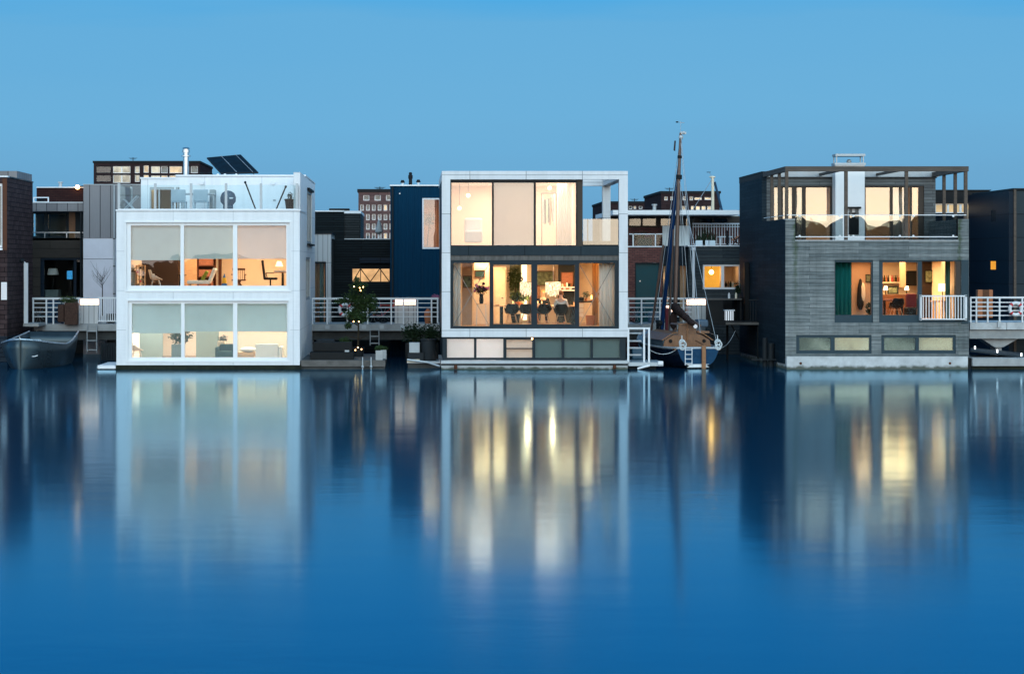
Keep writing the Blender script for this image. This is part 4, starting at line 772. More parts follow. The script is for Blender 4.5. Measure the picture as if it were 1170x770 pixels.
# basement windows
bz0, bz1 = Z(411.5), Z(385.2)
bp = [(X(a), X(b_), Z(408.8), Z(387.3)) for a, b_ in ((510,541.7),(544.5,575.3))] + [(X(578.8),X(608.4),Z(408.8),Z(399)),(X(578.8),X(608.4),Z(397.8),Z(388.2))] + [(X(a), X(b_), Z(408.8), Z(387.3)) for a, b_ in ((611.7,642.2),(645,675.3),(677.7,708.6))]
f = window(H, xl+.03, X(715), bz0, bz1-.002, .06, bp, 'slate_frame', 'glass_clear', .2, label='low strip of six basement panes')
for k, p in enumerate(bp): MB().box(p[0]-.02, p[1]+.02, .272, .28, p[2]-.02, p[3]+.02).build('blind', 'frost_white' if k < 4 else 'frost_teal', H)
MB().box(xl+.05, xl+.2, .27, 8.2, bz0, zb-.01).box(X(715)-.15, X(715), .27, 8.2, bz0, zb-.01).box(xl+.2, X(715)-.15, 8.0, 8.2, bz0, zb-.01).build('lower_wall', 'slate_frame', H)
MB().box(X(609.5)-.03, X(609.5)+.03, .285, 4, bz0, bz1-.05).build('partition','interior_white',H)
MB().box(X(577)-.02, X(577)+.02, .285, 2.4, bz0, bz1-.05).build('partition','interior_white',H)
area(X(543,1.8), 1.8, (bz0+bz1)/2, 2.0, .5, 150, (1,.88,.86), (R(-90),0,0)); area(X(594,1.8), 1.8, (bz0+bz1)/2, .8, .5, 22, (1,.66,.45), (R(-90),0,0)); area(X(660,1.8), 1.8, (bz0+bz1)/2, 2.4, .5, 5, (1,.9,.8), (R(-90),0,0))  # upright lamps added behind the basement blinds to brighten the panes
MB().box(xl-.02, X(717), -.06, 8.6, -.5, Z(417.5)).build('float', 'concrete', H); MB().box(xl-.02, X(717), -.02, .3, Z(417.4), Z(415.4)).build('plinth','soot',H); MB().box(xl-.03, X(717.5), -.07, .25, Z(415.3), bz0-.01).build('kerb', 'galvanised', H)
for px in (520.5, 701.7): MB().lathe((X(px),-.15,.02),[(.05,0),(.07,.06),(.06,.14),(.03,.16)],12).build('fender','rust',H)
t=T('ceiling_spot','tiny bright spot lamp under the white frame above the basement strip','lamp',(X(608),-.05,Z(387.5))); MB().ball((X(608),-.05,Z(387)),.03).build('bulb','bulb',t)

# ------------------------------------------------------------------ 3  right house
H = T('house', 'grey timber floating house with wooden pergola roof terrace and French balcony', 'house', (X(1000), 5, 0))
xl, xr = X(897.4), X(1107); zs = Z(251.3); zm = Z(275.4); z0 = Z(407.2)
wa = (X(953.6), X(997.6), Z(368.8), Z(297.2)); wb_ = (X(1004.5), X(1098.2), Z(368.8), Z(297.2)); la = (X(909.8), X(995.8), Z(404.1), Z(382.7)); lb = (X(1007), X(1092.2), Z(404.1), Z(382.7))
MB().wall(xl+.2, xr, z0, zm, 0, .22, [wa, wb_, la, lb]).box(xl, xl+.2, 0, .22, z0, zm).box(xl, X(908.6), 0, .22, zm, zs).box(X(1094.8), xr, 0, .22, zm, Z(250.4)).build('wall', 'grey_boards', H)
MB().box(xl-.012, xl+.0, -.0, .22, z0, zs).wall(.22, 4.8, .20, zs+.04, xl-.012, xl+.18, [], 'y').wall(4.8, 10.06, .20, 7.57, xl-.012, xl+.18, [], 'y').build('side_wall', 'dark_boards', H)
MB().wall(.22, 4.8, z0, Z(250.4), xr-.2, xr, [], 'y').wall(4.8, 10.06, z0, 5.0, xr-.2, xr, [], 'y').box(xl+.18, xr-.2, 9.85, 10.06, z0, 7.5).build('side_wall', 'grey_boards', H)
MB().box(xl+.18, xr-.2, .22, 9.85, zm-.30, zm-.05).build('terrace_floor', 'deck_wood', H)
MB().box(xl+.04, xr-.05, -.05, 10, -.5, z0-.002).build('float', 'white_concrete', H)
for px in (914.5, 1085): MB().ball((X(px),-.055,Z(415)),(.05,.02,.05)).build('anchor_hole','rust',H)
MB().box(X(908.6), X(1094.8), -.02, .24, zm, zm+.035).box(xl-.02, X(908.6)-.005, -.02, .24, zs, zs+.03).build('coping', 'grey_metal', H)
# penthouse
yp = 4.8; pt = Z(202.5, yp); pl, pr = xl+.18, X(1069, yp)
ops = [(X(884.5,yp), X(950.5,yp), zm-.04, Z(212.5,yp)), (X(988.5,yp), X(1056,yp), zm-.04, Z(212.5,yp))]
MB().wall(pl, pr, zm-.05, pt, yp, yp+.2, ops).wall(yp+.2, 9.85, zm-.05, pt, pr-.2, pr, [], 'y').build('penthouse_wall', 'grey_slats', H)
MB().box(pl, pr+.1, yp-.14, yp+.19, pt+.002, Z(203,yp)+.26).build('fascia', 'grey_metal', H)
MB().box(xl-.02, pr+.1, yp+.19, 10.1, 7.36, 7.57).build('roof', 'roof_felt', H); MB().box(xl-.03, xl+.2, yp, 10.1, 7.572, 7.62).build('roof_edge', 'black', H)
pp = [[(884.8,893),(895,905.5),(909.5,917),(921,949)], [(989.5,1017.5),(1020.5,1034),(1037.5,1040.5),(1042.5,1050)]]
for o_, ps in zip(ops, pp):
    window(H, *o_, yp+.05, [(X(a,yp), X(b_,yp), zm+.04, Z(214.3,yp)) for a, b_ in ps], 'brown_wood', 'glass_sun', .12, name='sliding_door')
room(H, pl+.02, pr-.22, yp+.22, 9.0, zm-.04, 7.30, 'interior_warm'); area(X(930,6), 6.6, 7.25, 1.4, 1.4, 30); area(X(1020,6), 6.6, 7.25, 1.4, 1.4, 22)
for a,b_ in ((885,917),(1020,1034)): curtain(H, X(a,yp+.5), X(b_,yp+.5), zm, 7.2, yp+.5, 'curtain_white')
# chimney breast with stove and cap
cy = 4.1; ch = MB().wall(X(954.5,cy), X(988,cy), zm-.05, Z(189,cy), cy, yp-.15, []).build('chimney', 'white_paint', H)
MB().box(X(969.5,cy), X(981,cy), cy-.05, cy-.002, Z(268,cy), Z(243,cy)).build('fire_opening','black',ch); MB().box(X(967.5,cy), X(983,cy), cy-.16, cy-.002, Z(238.5,cy), Z(236.5,cy)).build('mantel','black',ch)
MB().box(X(970,cy), X(973,cy), cy-.09, cy-.052, Z(250,cy), Z(239,cy)).box(X(977,cy), X(980.5,cy), cy-.09, cy-.052, Z(250,cy), Z(239,cy)).build('fire_door','strip_wood',ch)
MB().box(X(953.5,cy), X(989,cy), cy-.05, yp-.1, Z(189,cy), Z(186.3,cy)).build('collar','galvanised',ch)
MB().box(X(954.5,cy), X(988.5,cy), cy-.03, yp-.12, Z(178.6,cy), Z(176,cy)).build('cap','galvanised',ch)
b=MB(); [b.box(X(px,cy)-.02,X(px,cy)+.02,y,y+.04,Z(186.3,cy),Z(178.6,cy)) for px in (956,986.5) for y in (cy,yp-.2)]; b.build('cap_post','galvanised',ch); MB().ball((X(970,4.4),4.4,Z(184.8,4.4)),(.10,.1,.09)).build('flue_top','grey_metal',ch)
# pergola
P = T('pergola', 'weathered wooden pergola over the roof terrace of the grey timber house', 'pergola', (X(1000), 2, zs)); zt0, zt1 = Z(195.9), Z(190.2)
MB().box(xl, xr, .02, .16, zt0, zt1).box(xl, xl+.14, .16, 4.65, zt0, zt1).box(xr-.14, xr, .16, 4.6, zt0, zt1).build('beam', 'beam_wood', P)
for px in (967.2, 1036.5): MB().box(X(px)-.05, X(px)+.05, .161, 4.62, zt0+.05, zt1-.04).build('rafter', 'beam_wood', P)
for px, zb_ in ((899.3, zs+.03), (967.2, zm+.03), (1036.3, zm+.03), (1104.1, Z(250.4))): MB().box(X(px)-.06, X(px)+.06, .04, .15, zb_, zt0-.001).build('post', 'pergola_wood', P)
for y in (1.55, 3.1):
    MB().box(xl+.01, xl+.12, y-.06, y+.06, zs+.05, zt0-.001).build('post', 'pergola_wood', P); MB().box(xr-.13, xr-.02, y-.06, y+.06, Z(250.4), zt0-.001).build('post', 'pergola_wood', P)
MB().box(X(1069,4.7)-.1, xr-.005, 4.601, 4.7, zt0, zt1).build('rear_beam','beam_wood',P)
# glass balustrade with round fixings
gb = MB().box(xl+.05, xr-.1, -.015, .015, Z(246.3), Z(245.4)).box(X(909), X(1094), -.015, .015, Z(271.2), Z(270.2)).box(xl+.03, xl+.06, .1, 4.6, Z(246.3), Z(245.4)).build('balustrade','white_metal',H)
for a,b_ in ((909,963),(971,1031),(1041,1094)): MB().box(X(a), X(b_), -.005, .008, Z(270), Z(246.4)).build('glass_panel','rail_glass_sun',gb)
b=MB(); [b.cyl((X(px),-.03,Z(py)),(X(px),.0,Z(py)),.04,.04,10) for px in (913.5,959.5,975,1028,1043.5,1089) for py in (247,269.7)]; b.build('fixing','white_metal',gb)
MB().box(X(908.7),X(910.3),.0,.06,zm+.03,Z(246)).box(X(1093.2),X(1094.7),.0,.06,zm+.03,Z(246)).build('end_post','black',gb)
# main windows
f = window(H, *wa, .05, [(X(954.8), X(996), Z(360), Z(299.8))], 'blue_frame', 'glass_clear', .16, label='tall window with teal curtain'); 
f = window(H, *wb_, .05, [(X(1009), X(1048.8), Z(360), Z(299.8)), (X(1053.8), X(1092), Z(365.5), Z(298.8))], 'blue_frame', 'glass_clear', .16, label='wide double window')
MB().box(X(1098.4), X(1106.6), -.012, -.001, Z(370), Z(297)).build('side_panel', 'blue_frame', H)
MB().box(X(1092.2), X(1097.5), .0, .049, Z(366), Z(299)).build('window_post','brown_wood',H)
for q, ps in ((la, ((913.6,949.6),(954,993.7))), (lb, ((1010.6,1046.5),(1050.2,1089.6)))):
    window(H, *q, .04, [(X(a), X(b_), Z(400.2), Z(386)) for a, b_ in ps], 'blue_frame', 'glass_low', .14, label='low strip of two basement panes')
MB().box(X(953), X(994.8), .24, .25, Z(402), Z(384.5)).build('blind', 'frost_white', H); MB().box(X(1049), X(1091), .24, .25, Z(402), Z(384.5)).build('blind', 'frost_white', H)
MB().box(X(912.5), X(950), .24, .25, Z(402), Z(384.5)).build('blind', 'blind_dark', H); MB().box(X(1009.5), X(1047), .24, .25, Z(402), Z(384.5)).build('blind', 'blind_dark', H)
area(X(974,1.6), 1.7, 1.0, 1.3, .7, 60, (1,.82,.52), (R(-90),0,0)); area(X(1070,1.6), 1.7, 1.0, 1.3, .7, 55, (1,.82,.52), (R(-90),0,0))  # lamps added close behind the pale blinds, facing out, so those panes look cream
bal = T('balcony_railing', 'white French balcony railing in front of the floor lamp window', 'railing', (X(1077), -.3, Z(365)))
MB().box(X(1050.4), X(1103.6), -.15, -.11, Z(339), Z(337.4)).box(X(1050.4), X(1103.6), -.15, -.11, Z(365.2), Z(363.9)).box(X(1050.4), X(1052), -.15, 0.04, Z(366), Z(337)).box(X(1101.6), X(1103.6), -.15, -.013, Z(366), Z(337)).build('rail','white_metal',bal)
for k in range(15): x = X(1053.8+k*3.32); MB().box(x-.015, x+.015, -.14, -.12, Z(363.9), Z(339)).build('bar','white_metal',bal)
fz = Z(366.5); cz_ = Z(297.3)
room(H, xl+.2, xr-.22, .34, 6.2, fz-.04, cz_+.03, 'interior_warm')
curtain(H, X(954,.6), X(972.5,.6), fz, cz_, .55, 'curtain_teal'); curtain(H, X(1080,1.0), X(1086,1.0), fz, cz_, 1.0, 'curtain_green')
MB().box(X(973,2.6), X(998,2.6), 2.6, 2.7, fz, cz_).build('partition','interior_tan',H)
o=MB().lathe((X(983,2.4),2.4,fz+.35),[(.06,0),(.13,.2),(.11,.8),(.05,1.15),(.02,1.2)],12).build('coat','fabric_dark',smooth=True); tag(o,'dark coat hanging on the wall beside the teal curtain','coat')
MB().lathe((X(986,2.35),2.35,fz+.7),[(.05,0),(.10,.2),(.08,.55),(.03,.7)],12).build('scarf','cream',o,smooth=True)
MB().box(X(1006,5.6), X(1052,5.6), 5.6, 6.1, fz+1.35, fz+1.40).build('shelf','cream',H)
for k in range(12):
    x=X(1010+k*2.2,5.5); o=MB().lathe((x,5.75,fz+1.402),[(.04,0),(.045,.14),(.02,.2),(.018,.27)],10).build('bottle',['varnish','leaf_dark','terracotta','black','cream','ring_red'][k%6],smooth=True)
    tag(o,'bottle on the long shelf above the table of the grey timber house','bottle','bottles on the long shelf')
MB().box(X(1029,4.5), X(1035,4.5), 4.5, 4.7, fz+1.2, cz_).build('pillar','interior_tan',H)
t=T('dining_table','dark dining table with red cloth behind the middle pane of the grey timber house','table',(X(1025,2.6),2.6,fz)); z=fz+.74
MB().box(X(1009,2.2),X(1032,2.2),2.2,3.1,z-.04,z).build('table_top','furniture_wood',t); MB().box(X(1010,2.2),X(1026,2.2),2.3,3.0,z+.001,z+.012).build('runner','fabric_red',t)
for px in (1010.5,1030.5):
    for y in (2.25,2.98): MB().box(X(px,2.3)-.04,X(px,2.3)+.04,y,y+.08,fz,z-.04).build('leg','fabric_dark',t)
shell_chair('dining_chair','dark shell chair at the dark dining table of the grey timber house','shell_black','light_wood',(X(1024,1.7),1.7,fz),R(10))
t=T('easy_chair','red easy chair beside the middle window of the grey timber house','armchair',(X(1043,2),2,fz)); x=X(1043.5,2)
MB().box(x-.3,x+.2,1.75,2.3,fz+.14,fz+.46).build('seat','fabric_dark',t,bevel=.06); MB().box(x-.22,x+.2,2.2,2.4,fz+.4,fz+.98).build('backrest','fabric_red',t,bevel=.06); MB().cyl((x,2,fz),(x,2,fz+.14),.18).build('foot','black',t)
t=T('picture','small framed picture standing on the sideboard of the grey timber house','picture',(X(1020,4.9),4.9,fz+.9)); x=X(1020,4.9); MB().wall(x-.22,x+.22,fz+.92,fz+1.25,4.85,4.88,[(x-.17,x+.17,fz+.97,fz+1.2)]).build('frame','black',t); MB().box(x-.17,x+.17,4.87,4.89,fz+.97,fz+1.2).build('canvas','wall_art',t)
for k,(px,py,yy,w_,h_,mm,lab) in enumerate(((992,318,2.58,.22,.30,'wall_art','small framed picture beside the dark hanging coat'),(1042,318,5.55,.5,.6,'fabric_dark','dark framed picture right of the pillar in the grey timber house'),(1062,316,4.15,.4,.5,'wall_art','framed picture on the brown wall behind the floor lamp'))):
    t=T('picture',lab,'picture',(X(px,yy),yy,Z(py,yy))); x=X(px,yy); z=Z(py,yy)
    MB().wall(x-w_/2,x+w_/2,z-h_/2,z+h_/2,yy-.04,yy-.005,[(x-w_/2+.03,x+w_/2-.03,z-h_/2+.03,z+h_/2-.03)]).build('frame','black',t); MB().box(x-w_/2+.03,x+w_/2-.03,yy-.02,yy-.006,z-h_/2+.03,z+h_/2-.03).build('canvas',mm,t)
o=MB().box(X(1006,4.7),X(1050,4.7),4.7,5.1,fz,fz+.90).build('sideboard','furniture_wood'); tag(o,'long brown sideboard behind the dining table of the grey timber house','sideboard')
for px,yy,lab in ((1012,4.8,'left one'),(1036,4.8,'right one')):
    t=T('table_lamp','small glowing lamp on the long brown sideboard, the '+lab,'lamp',(X(px,yy),yy,fz+.902)); x=X(px,yy); MB().lathe((x,yy,fz+1.08),[(.09,0),(.06,.16)],14).build('lamp_shade','lamp_warm',t,smooth=True); MB().cyl((x,yy,fz+.902),(x,yy,fz+1.08),.02).build('stem','black',t)
t=T('floor_lamp','floor lamp with glowing white shade behind the French balcony','lamp',(X(1077,1.6),1.6,fz)); x=X(1077,1.6)
MB().lathe((x,1.6,Z(333,1.6)),[(.17,0),(.155,.30)],24).build('lamp_shade','lamp_shade',t,smooth=True); MB().cyl((x,1.6,fz),(x,1.6,Z(333,1.6)),.015).build('stem','black',t); MB().cyl((x,1.6,fz),(x,1.6,fz+.03),.14).build('foot','black',t); point(x,1.6,Z(329,1.6),14)
t=T('coffee_table','low wooden table below the glowing floor lamp','table',(X(1077,2),2,fz)); MB().box(X(1068,2),X(1085,2),2.0,2.6,Z(345,2),Z(343.6,2)).build('table_top','light_wood',t)
for px in (1070,1083): MB().box(X(px,2)-.02,X(px,2)+.02,2.1,2.5,fz,Z(345,2)).build('leg','light_wood',t)
MB().box(X(1053,4.2), X(1099,4.2), 4.2, 4.3, fz, cz_).build('partition','interior_brown',H)
area(X(1022,3), 3.6, cz_-.05, 1.6, 2.2, 260, (1,.58,.26)); area(X(985,2), 1.6, cz_-.05, .6, .8, 50, (1,.5,.22)); area(X(1075,2), 2.4, cz_-.05, .8, .8, 12)
t=T('potted_plant','dark leafy plant at the foot of the teal curtain window','plant',(X(993,1),1.0,fz)); x=X(993.5,1); MB().cyl((x,1,fz),(x,1,fz+.2),.1,.13).build('pot','black',t); leaves(MB(),(x,1,fz+.42),(.14,.14,.26),150,.07,random.Random(4)).build('foliage','leaf_dark',t)
# ------------------------------------------------------------------ pier behind the front row
yP = 8.75; dk = Z(370.3, yP)
P = T('pier', 'concrete pier on beams with white horizontal rails running behind the floating houses', 'pier', (X(600,yP), 10, 0))
xa, xb = X(39,yP), X(806,yP)
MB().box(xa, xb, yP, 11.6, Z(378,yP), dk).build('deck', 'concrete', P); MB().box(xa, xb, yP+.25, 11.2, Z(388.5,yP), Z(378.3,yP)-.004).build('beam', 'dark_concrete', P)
rl = MB()
def rails(mb, a, b, posts, y=yP+.06):
    mb.box(X(a,y), X(b,y), y-.03, y+.03, Z(342.3,y), Z(340,y))
    for py in (346.3, 351.4, 356.6, 361.8): mb.box(X(a,y), X(b,y), y-.012, y+.012, Z(py+.45,y), Z(py-.45,y))
    for px in posts: mb.box(X(px,y)-.03, X(px,y)+.03, y-.028, y+.028, dk, Z(342,y))
for a, b_, ps in ((37,92,(38,53,61,74,90)), (356,451,(357,374,397,420,447)), (475,501,(477,493,500)), (717,790,(718,733,754,766,781)), (451,475,(461,))):
    rl = MB(); rails(rl, a, b_, ps); rl.build('railing', 'white_metal', P)
rl = MB(); y = yP+.06
for k in range(9): x = X(113.5+k*2.5,y); rl.box(x-.018,x+.018,y-.012,y+.012,Z(366,y),Z(340.5,y))
rl.box(X(112,y),X(135,y),y-.03,y+.03,Z(341.5,y),Z(339.5,y)).box(X(112,y),X(135,y),y-.03,y+.03,Z(367.5,y),Z(366,y)).build('picket_railing','white_metal',P)
for px in (374, 416, 436, 460, 490):
    MB().box(X(px,yP)-.09, X(px,yP)+.09, yP-.03, yP-.002, Z(376,yP), Z(371.5,yP)).build('bracket', 'galvanised', P)
for px in (60, 128, 365, 480, 600, 735, 800):
    MB().cyl((X(px,10),10,-1),(X(px,10),10,Z(388,10)),.22,.22,14).build('pile','dark_concrete',P)
far_deck = MB().box(xa, xb, 11.6, 12.2, Z(378,yP), dk-.08).build('service_edge','dark_concrete',P)
def ladder(label, pa, pb, py0, py1, y, m='grey_metal', n=3, grp=None, r=.022):
    t = T('ladder', label, 'ladder', (X((pa+pb)/2,y), y, Z(py1,y)), 0, grp)
    MB().cyl((X(pa,y),y,Z(py1,y)),(X(pa,y),y,Z(py0,y)),r).cyl((X(pb,y),y,Z(py1,y)),(X(pb,y),y,Z(py0,y)),r).build('side_rail',m,t)
    for k in range(n): z = Z(py1+(py0-py1)*(k+.3)/n,y); MB().box(X(pa,y),X(pb,y),y-.04,y+.04,z-.015,z+.02).build('rung',m,t)
    return t
ladder('metal ladder hanging from the pier left of the white house', 99.5, 110.5, 371, 403, yP-.08, 'grey_metal', 3); ladder('short metal ladder hanging from the pier beside the life ring', 423, 433, 371, 394.5, yP-.08, 'grey_metal', 3)
# lit service cabinets
def cabinet(label, a, b_, y=yP+.25, lit='strip_light', tri=False):
    t = T('service_cabinet', label, 'cabinet', (X((a+b_)/2,y), y, dk), 0, 'lit cabinets on the pier')
    MB().box(X(a,y), X(b_,y), y, y+.4, dk+.002, Z(348.2,y)).build('body','pale_slats',t); MB().box(X(a,y), X(b_,y), y, y+.4, Z(342,y), Z(340.5,y)).build('lid','white_metal',t)
    MB().box(X(a,y)+.02, X(b_,y)-.02, y+.03, y+.38, Z(348.2,y), Z(342,y)).build('light_strip',lit,t)
    MB().box(X(a,y)-.05, X(b_,y)+.05, y-.12, y+.0, dk+.002, dk+.02).build('plinth','concrete',t)
    return t
cabinet('white slatted service cabinet with glowing strip left of the white house', 91, 112); cabinet('white slatted service cabinet with glowing strip in front of the blue corrugated house', 451, 475.5); cabinet('white slatted service cabinet with glowing strip behind the sailing boat', 785.5, 807)
o = MB().box(X(762,yP+.6), X(771,yP+.6), yP+.6, yP+.9, Z(356,yP+.6), Z(349.5,yP+.6)).build('step_light','lamp_shade'); o.data.materials[0]=M['strip_light']; tag(o,'small glowing box lamp beside the mast on the pier','lamp')
# life rings
def ring(label, px, py, y, r):
    t = T('life_ring', label, 'life ring', (X(px,y), y, Z(py,y)), 0, 'life rings on the railings'); R_ = r*(D+y)/F
    MB().torus((0,0,0), R_*.78, R_*.24, 'Y', 32, 10).build('ring','ring_white',t,local=True,smooth=True)
    for k in range(4): a = k*math.pi/2+.6; MB().torus((0,0,0), R_*.78, R_*.255, 'Y', 6, 10, a, a+.35).build('band','ring_red',t,local=True,smooth=True)
    return t
ring('white and red life ring on the railing behind the small leafy tree', 394.5, 354, yP-.08, 8.3); ring('white life ring on the white railing at the right edge', 1160.5, 353, 3.9, 8.6)
# small leafy tree and floating terrace
yT = 3.2; z0 = Z(412.5, .2)
dkk = T('floating_deck', 'low floating timber deck with a mooring ladder beside the white house', 'deck', (X(390), 2.5, 0))
MB().box(X(343.5), X(440), .1, 5.5, Z(419), Z(412)).build('deck_boards','deck_wood',dkk); MB().box(X(344), X(439.5), .18, 5.4, -.4, Z(419)-.003).build('float','dark_concrete',dkk)
for px in (414.3, 424): MB().cyl((X(px),.02,-.2),(X(px),.02,Z(408)),.022,.022).ball((X(px),.02,Z(419)),.05).build('mooring_rail','galvanised',dkk,smooth=True)
b = T('storage_bench', 'long black storage bench on the floating deck', 'bench', (X(380,.8), .8, z0))
MB().box(X(354,.6), X(404,.6), .6, 1.5, z0+.002, Z(402.5,.6)).build('body','black',b,bevel=.01); MB().box(X(356.5,.6), X(401.5,.6), 1.2, 1.5, Z(402.3,.6), Z(391.5,.6)).build('backrest','black',b,bevel=.02)
MB().box(X(394,.6), X(399,.6), .585, .6, Z(402,.6), Z(400,.6)).build('label_plate','grey_metal',b)
o = MB().box(X(362,3),X(382,3),2.6,3.6,z0+.002,Z(388,3)).build('storage_box','charcoal',bevel=.03); tag(o,'grey box behind the black storage bench','box')
t = T('leafy_tree', 'small leafy tree in a pot with warm fairy lights on the floating deck', 'tree', (X(409,yT), yT, z0)); tx = X(409,yT)
MB().lathe((tx,yT,z0),[(.2,0),(.26,.35),(.27,.38)],18).build('pot','charcoal',t,smooth=True)
MB().cyl((tx,yT,z0+.3),(tx+.02,yT,Z(378,yT)),.045,.035).cyl((tx+.02,yT,Z(378,yT)),(tx,yT,Z(350,yT)),.035,.022).cyl((tx,yT,Z(350,yT)),(tx+.05,yT,Z(326,yT)),.022,.01).build('trunk','bark',t)
br = MB()
for dx, pz_, ex, ez in ((0,387,-.50,383),(0,388,.42,382),(0,372,-.6,362),(0,368,.6,352),(0,360,-.45,345),(0,355,.4,338),(0,352,-.5,340)): br.cyl((tx,yT,Z(pz_,yT)),(tx+ex,yT+random.uniform(-.3,.3),Z(ez,yT)),.022,.007,7)
br.build('limb','bark',t)
cr = MB(); r3 = random.Random(21)
for px, py, rx, rz, n in ((410,328,.36,.22,330),(404,340,.42,.26,380),(413,350,.48,.32,600),(421,343,.36,.26,340),(402,360,.30,.20,200),(412,363,.34,.20,240),(391,344,.34,.12,110),(426,352,.22,.25,110),(398,371,.16,.14,70),(394,389,.24,.14,90),(408,320,.14,.12,60)):
    leaves(cr, (X(px,yT), yT+r3.uniform(-.2,.2), Z(py,yT)), (rx*1.1,.36,rz*1.15), int(n*1.7), .056, r3, .12)
cr.build('crown','leaf',t)
fl = T('fairy_lights', 'string of warm fairy lights hung in the small leafy tree', 'fairy lights', (tx, yT-.35, Z(330,yT)))
pts = [(404.5,327.5),(411,329),(415,328),(412,332),(404,367.5),(410,367.5),(409,397),(413,399),(406,400)]
MB().tube([(X(a,yT-.4),yT-.4,Z(b_,yT-.4)) for a,b_ in pts], .005, 5).build('cable','leaf_dark',fl)
for a,b_ in pts: MB().ball((X(a,yT-.42),yT-.42,Z(b_,yT-.42)),.022,8,6).build('bulb','bulb',fl)
def pot_plant(label, px, py_top, y, w, h, zt_, name='plant', mp='concrete', ml='leaf_dark', sz=.05, seed=1, zb=None, rnd=False):
    t = T(name, label, 'plant', (X(px,y), y, zb if zb is not None else z0)); x = X(px,y); b0 = zb if zb is not None else z0
    if rnd: MB().lathe((x,y,b0),[(w*.36,0),(w*.5,h)],16).build('pot',mp,t,smooth=True)
    else: MB().box(x-w/2,x+w/2,y-w/2,y+w/2,b0,b0+h).build('planter_box',mp,t,bevel=.01)
    tz_ = Z(py_top,y)
    leaves(MB(),(x,y,(b0+h+tz_)/2),(w*.75,w*.6,(tz_-b0-h)*.55),int(260*max(1,w)),sz,random.Random(seed),.1).build('foliage',ml,t)
    MB().cyl((x,y,b0+h-.05),(x,y,(b0+h+tz_)/2),.02).build('stem','bark',t); return t
pot_plant('small plant in a square concrete planter at the right end of the floating deck', 433.3, 395, .6, .27, .38, 0, ml='leaf', seed=3); pot_plant('small plant in a second concrete planter just behind the square one', 438, 396, 1.6, .24, .36, 0, ml='leaf', seed=4)
# mooring gear left of the framed house
t = T('floating_platform', 'narrow dark platform with gangway beam left of the framed house', 'platform', (X(480,1.5),1.5,0))
MB().box(X(465,.8),X(503,.8),.8,3.6,Z(415,.8),Z(413,.8)).build('deck_boards','galvanised',t); MB().box(X(466,.8),X(503,.8),.9,3.5,-.3,Z(415,.8)).build('float','dark_concrete',t)
MB().tube([(X(465,.7),.7,Z(411,.7)),(X(489,.7),.7,Z(414,.7)),(X(503,.4),.4,Z(418.5,.4))],.04).build('mooring_arm','galvanised',t); MB().box(X(465,.75),X(479.5,.75),.75,.79,Z(414,.75),Z(410.5,.75)).build('fender_board','cream',t)
zp = Z(413,.8)
o = MB().box(X(467.5,1.4),X(479.5,1.4),1.4,1.9,Z(403,1.4),Z(391.5,1.4)).build('storage_box','grey_metal',bevel=.01); tag(o,'light blue grey box in front of the bushy plants left of the framed house','box')
o = MB().box(X(466,1.3),X(484,1.3),1.3,2.2,zp+.002,Z(403.2,1.3)).build('storage_bench','charcoal'); tag(o,'dark bench carrying the light blue grey box','bench')
o = MB().lathe((X(490,1.6),1.6,zp+.002),[(.26,0),(.30,.1),(.30,.75),(.33,.78),(.33,.82)],20).build('rain_barrel','charcoal',smooth=True); tag(o,'tall dark ribbed barrel on the platform left of the framed house','barrel')
for px,py,lab,sd in ((472,371,'bushy dark shrub above the light blue grey box',31),(492,369,'bushy dark shrub above the tall ribbed barrel',32)):
    t=T('shrub',lab,'shrub',(X(px,2.9),2.9,zp)); x=X(px,2.9); MB().box(x-.3,x+.3,2.6,3.2,zp+.002,zp+.6).build('planter_box','black',t); cz1=Z(381,2.9)
    leaves(MB(),(x,2.9,cz1),(.48,.35,.46),900,.06,random.Random(sd),.1).build('foliage','leaf_dark',t); MB().cyl((x,2.9,zp+.5),(x,2.9,cz1),.04).build('stem','bark',t)

for px,y,za,zb_,lab in ((130.5,12.2,dk,Z(212,12.2),'grey rain pipe on the grey standing seam metal house'),(92.5,12.9,dk,Z(242,12.9),'dark rain pipe on the brown boarded house'),(448.5,12.1,dk,Z(214,12.1),'blue grey rain pipe on the edge of the blue corrugated house'),(380,13.9,dk,Z(275,13.9),'dark rain pipe on the low black slatted house')):
    t=T('rain_pipe',lab,'pipe',(X(px,y),y,za)); MB().cyl((X(px,y),y,za),(X(px,y),y,zb_),.04).build('pipe','grey_metal' if px==130.5 else 'charcoal',t); b=MB(); [b.cyl((X(px,y),y,za+1.2*k),(X(px,y),y,za+1.2*k+.04),.055) for k in (1,2,3)]; b.build('clamp','charcoal',t)
for px,Y_,py0,py1,lab in ((152,152,186,180,'thin aerial on the roof of the long dark block of flats'),(434,97,219,213.5,'thin aerial on the roof of the pinkish brick block of flats'),(765,122,221,214.5,'thin aerial on the roof of the brick block behind the mast'),(725,152,232.5,227,'thin aerial on the roof of the small dark block of flats')):
    t=T('aerial',lab,'aerial',(X(px,Y_),Y_,Z(py0,Y_))); MB().cyl((X(px,Y_),Y_,Z(py0+1,Y_)),(X(px,Y_),Y_,Z(py1,Y_)),.04).build('pole','charcoal',t); b=MB(); [b.box(X(px,Y_)-.5+.1*k,X(px,Y_)+.5-.1*k,Y_-.02,Y_+.02,Z(py1+.6+.7*k,Y_)-.03,Z(py1+.6+.7*k,Y_)) for k in range(3)]; b.build('crossbar','charcoal',t)
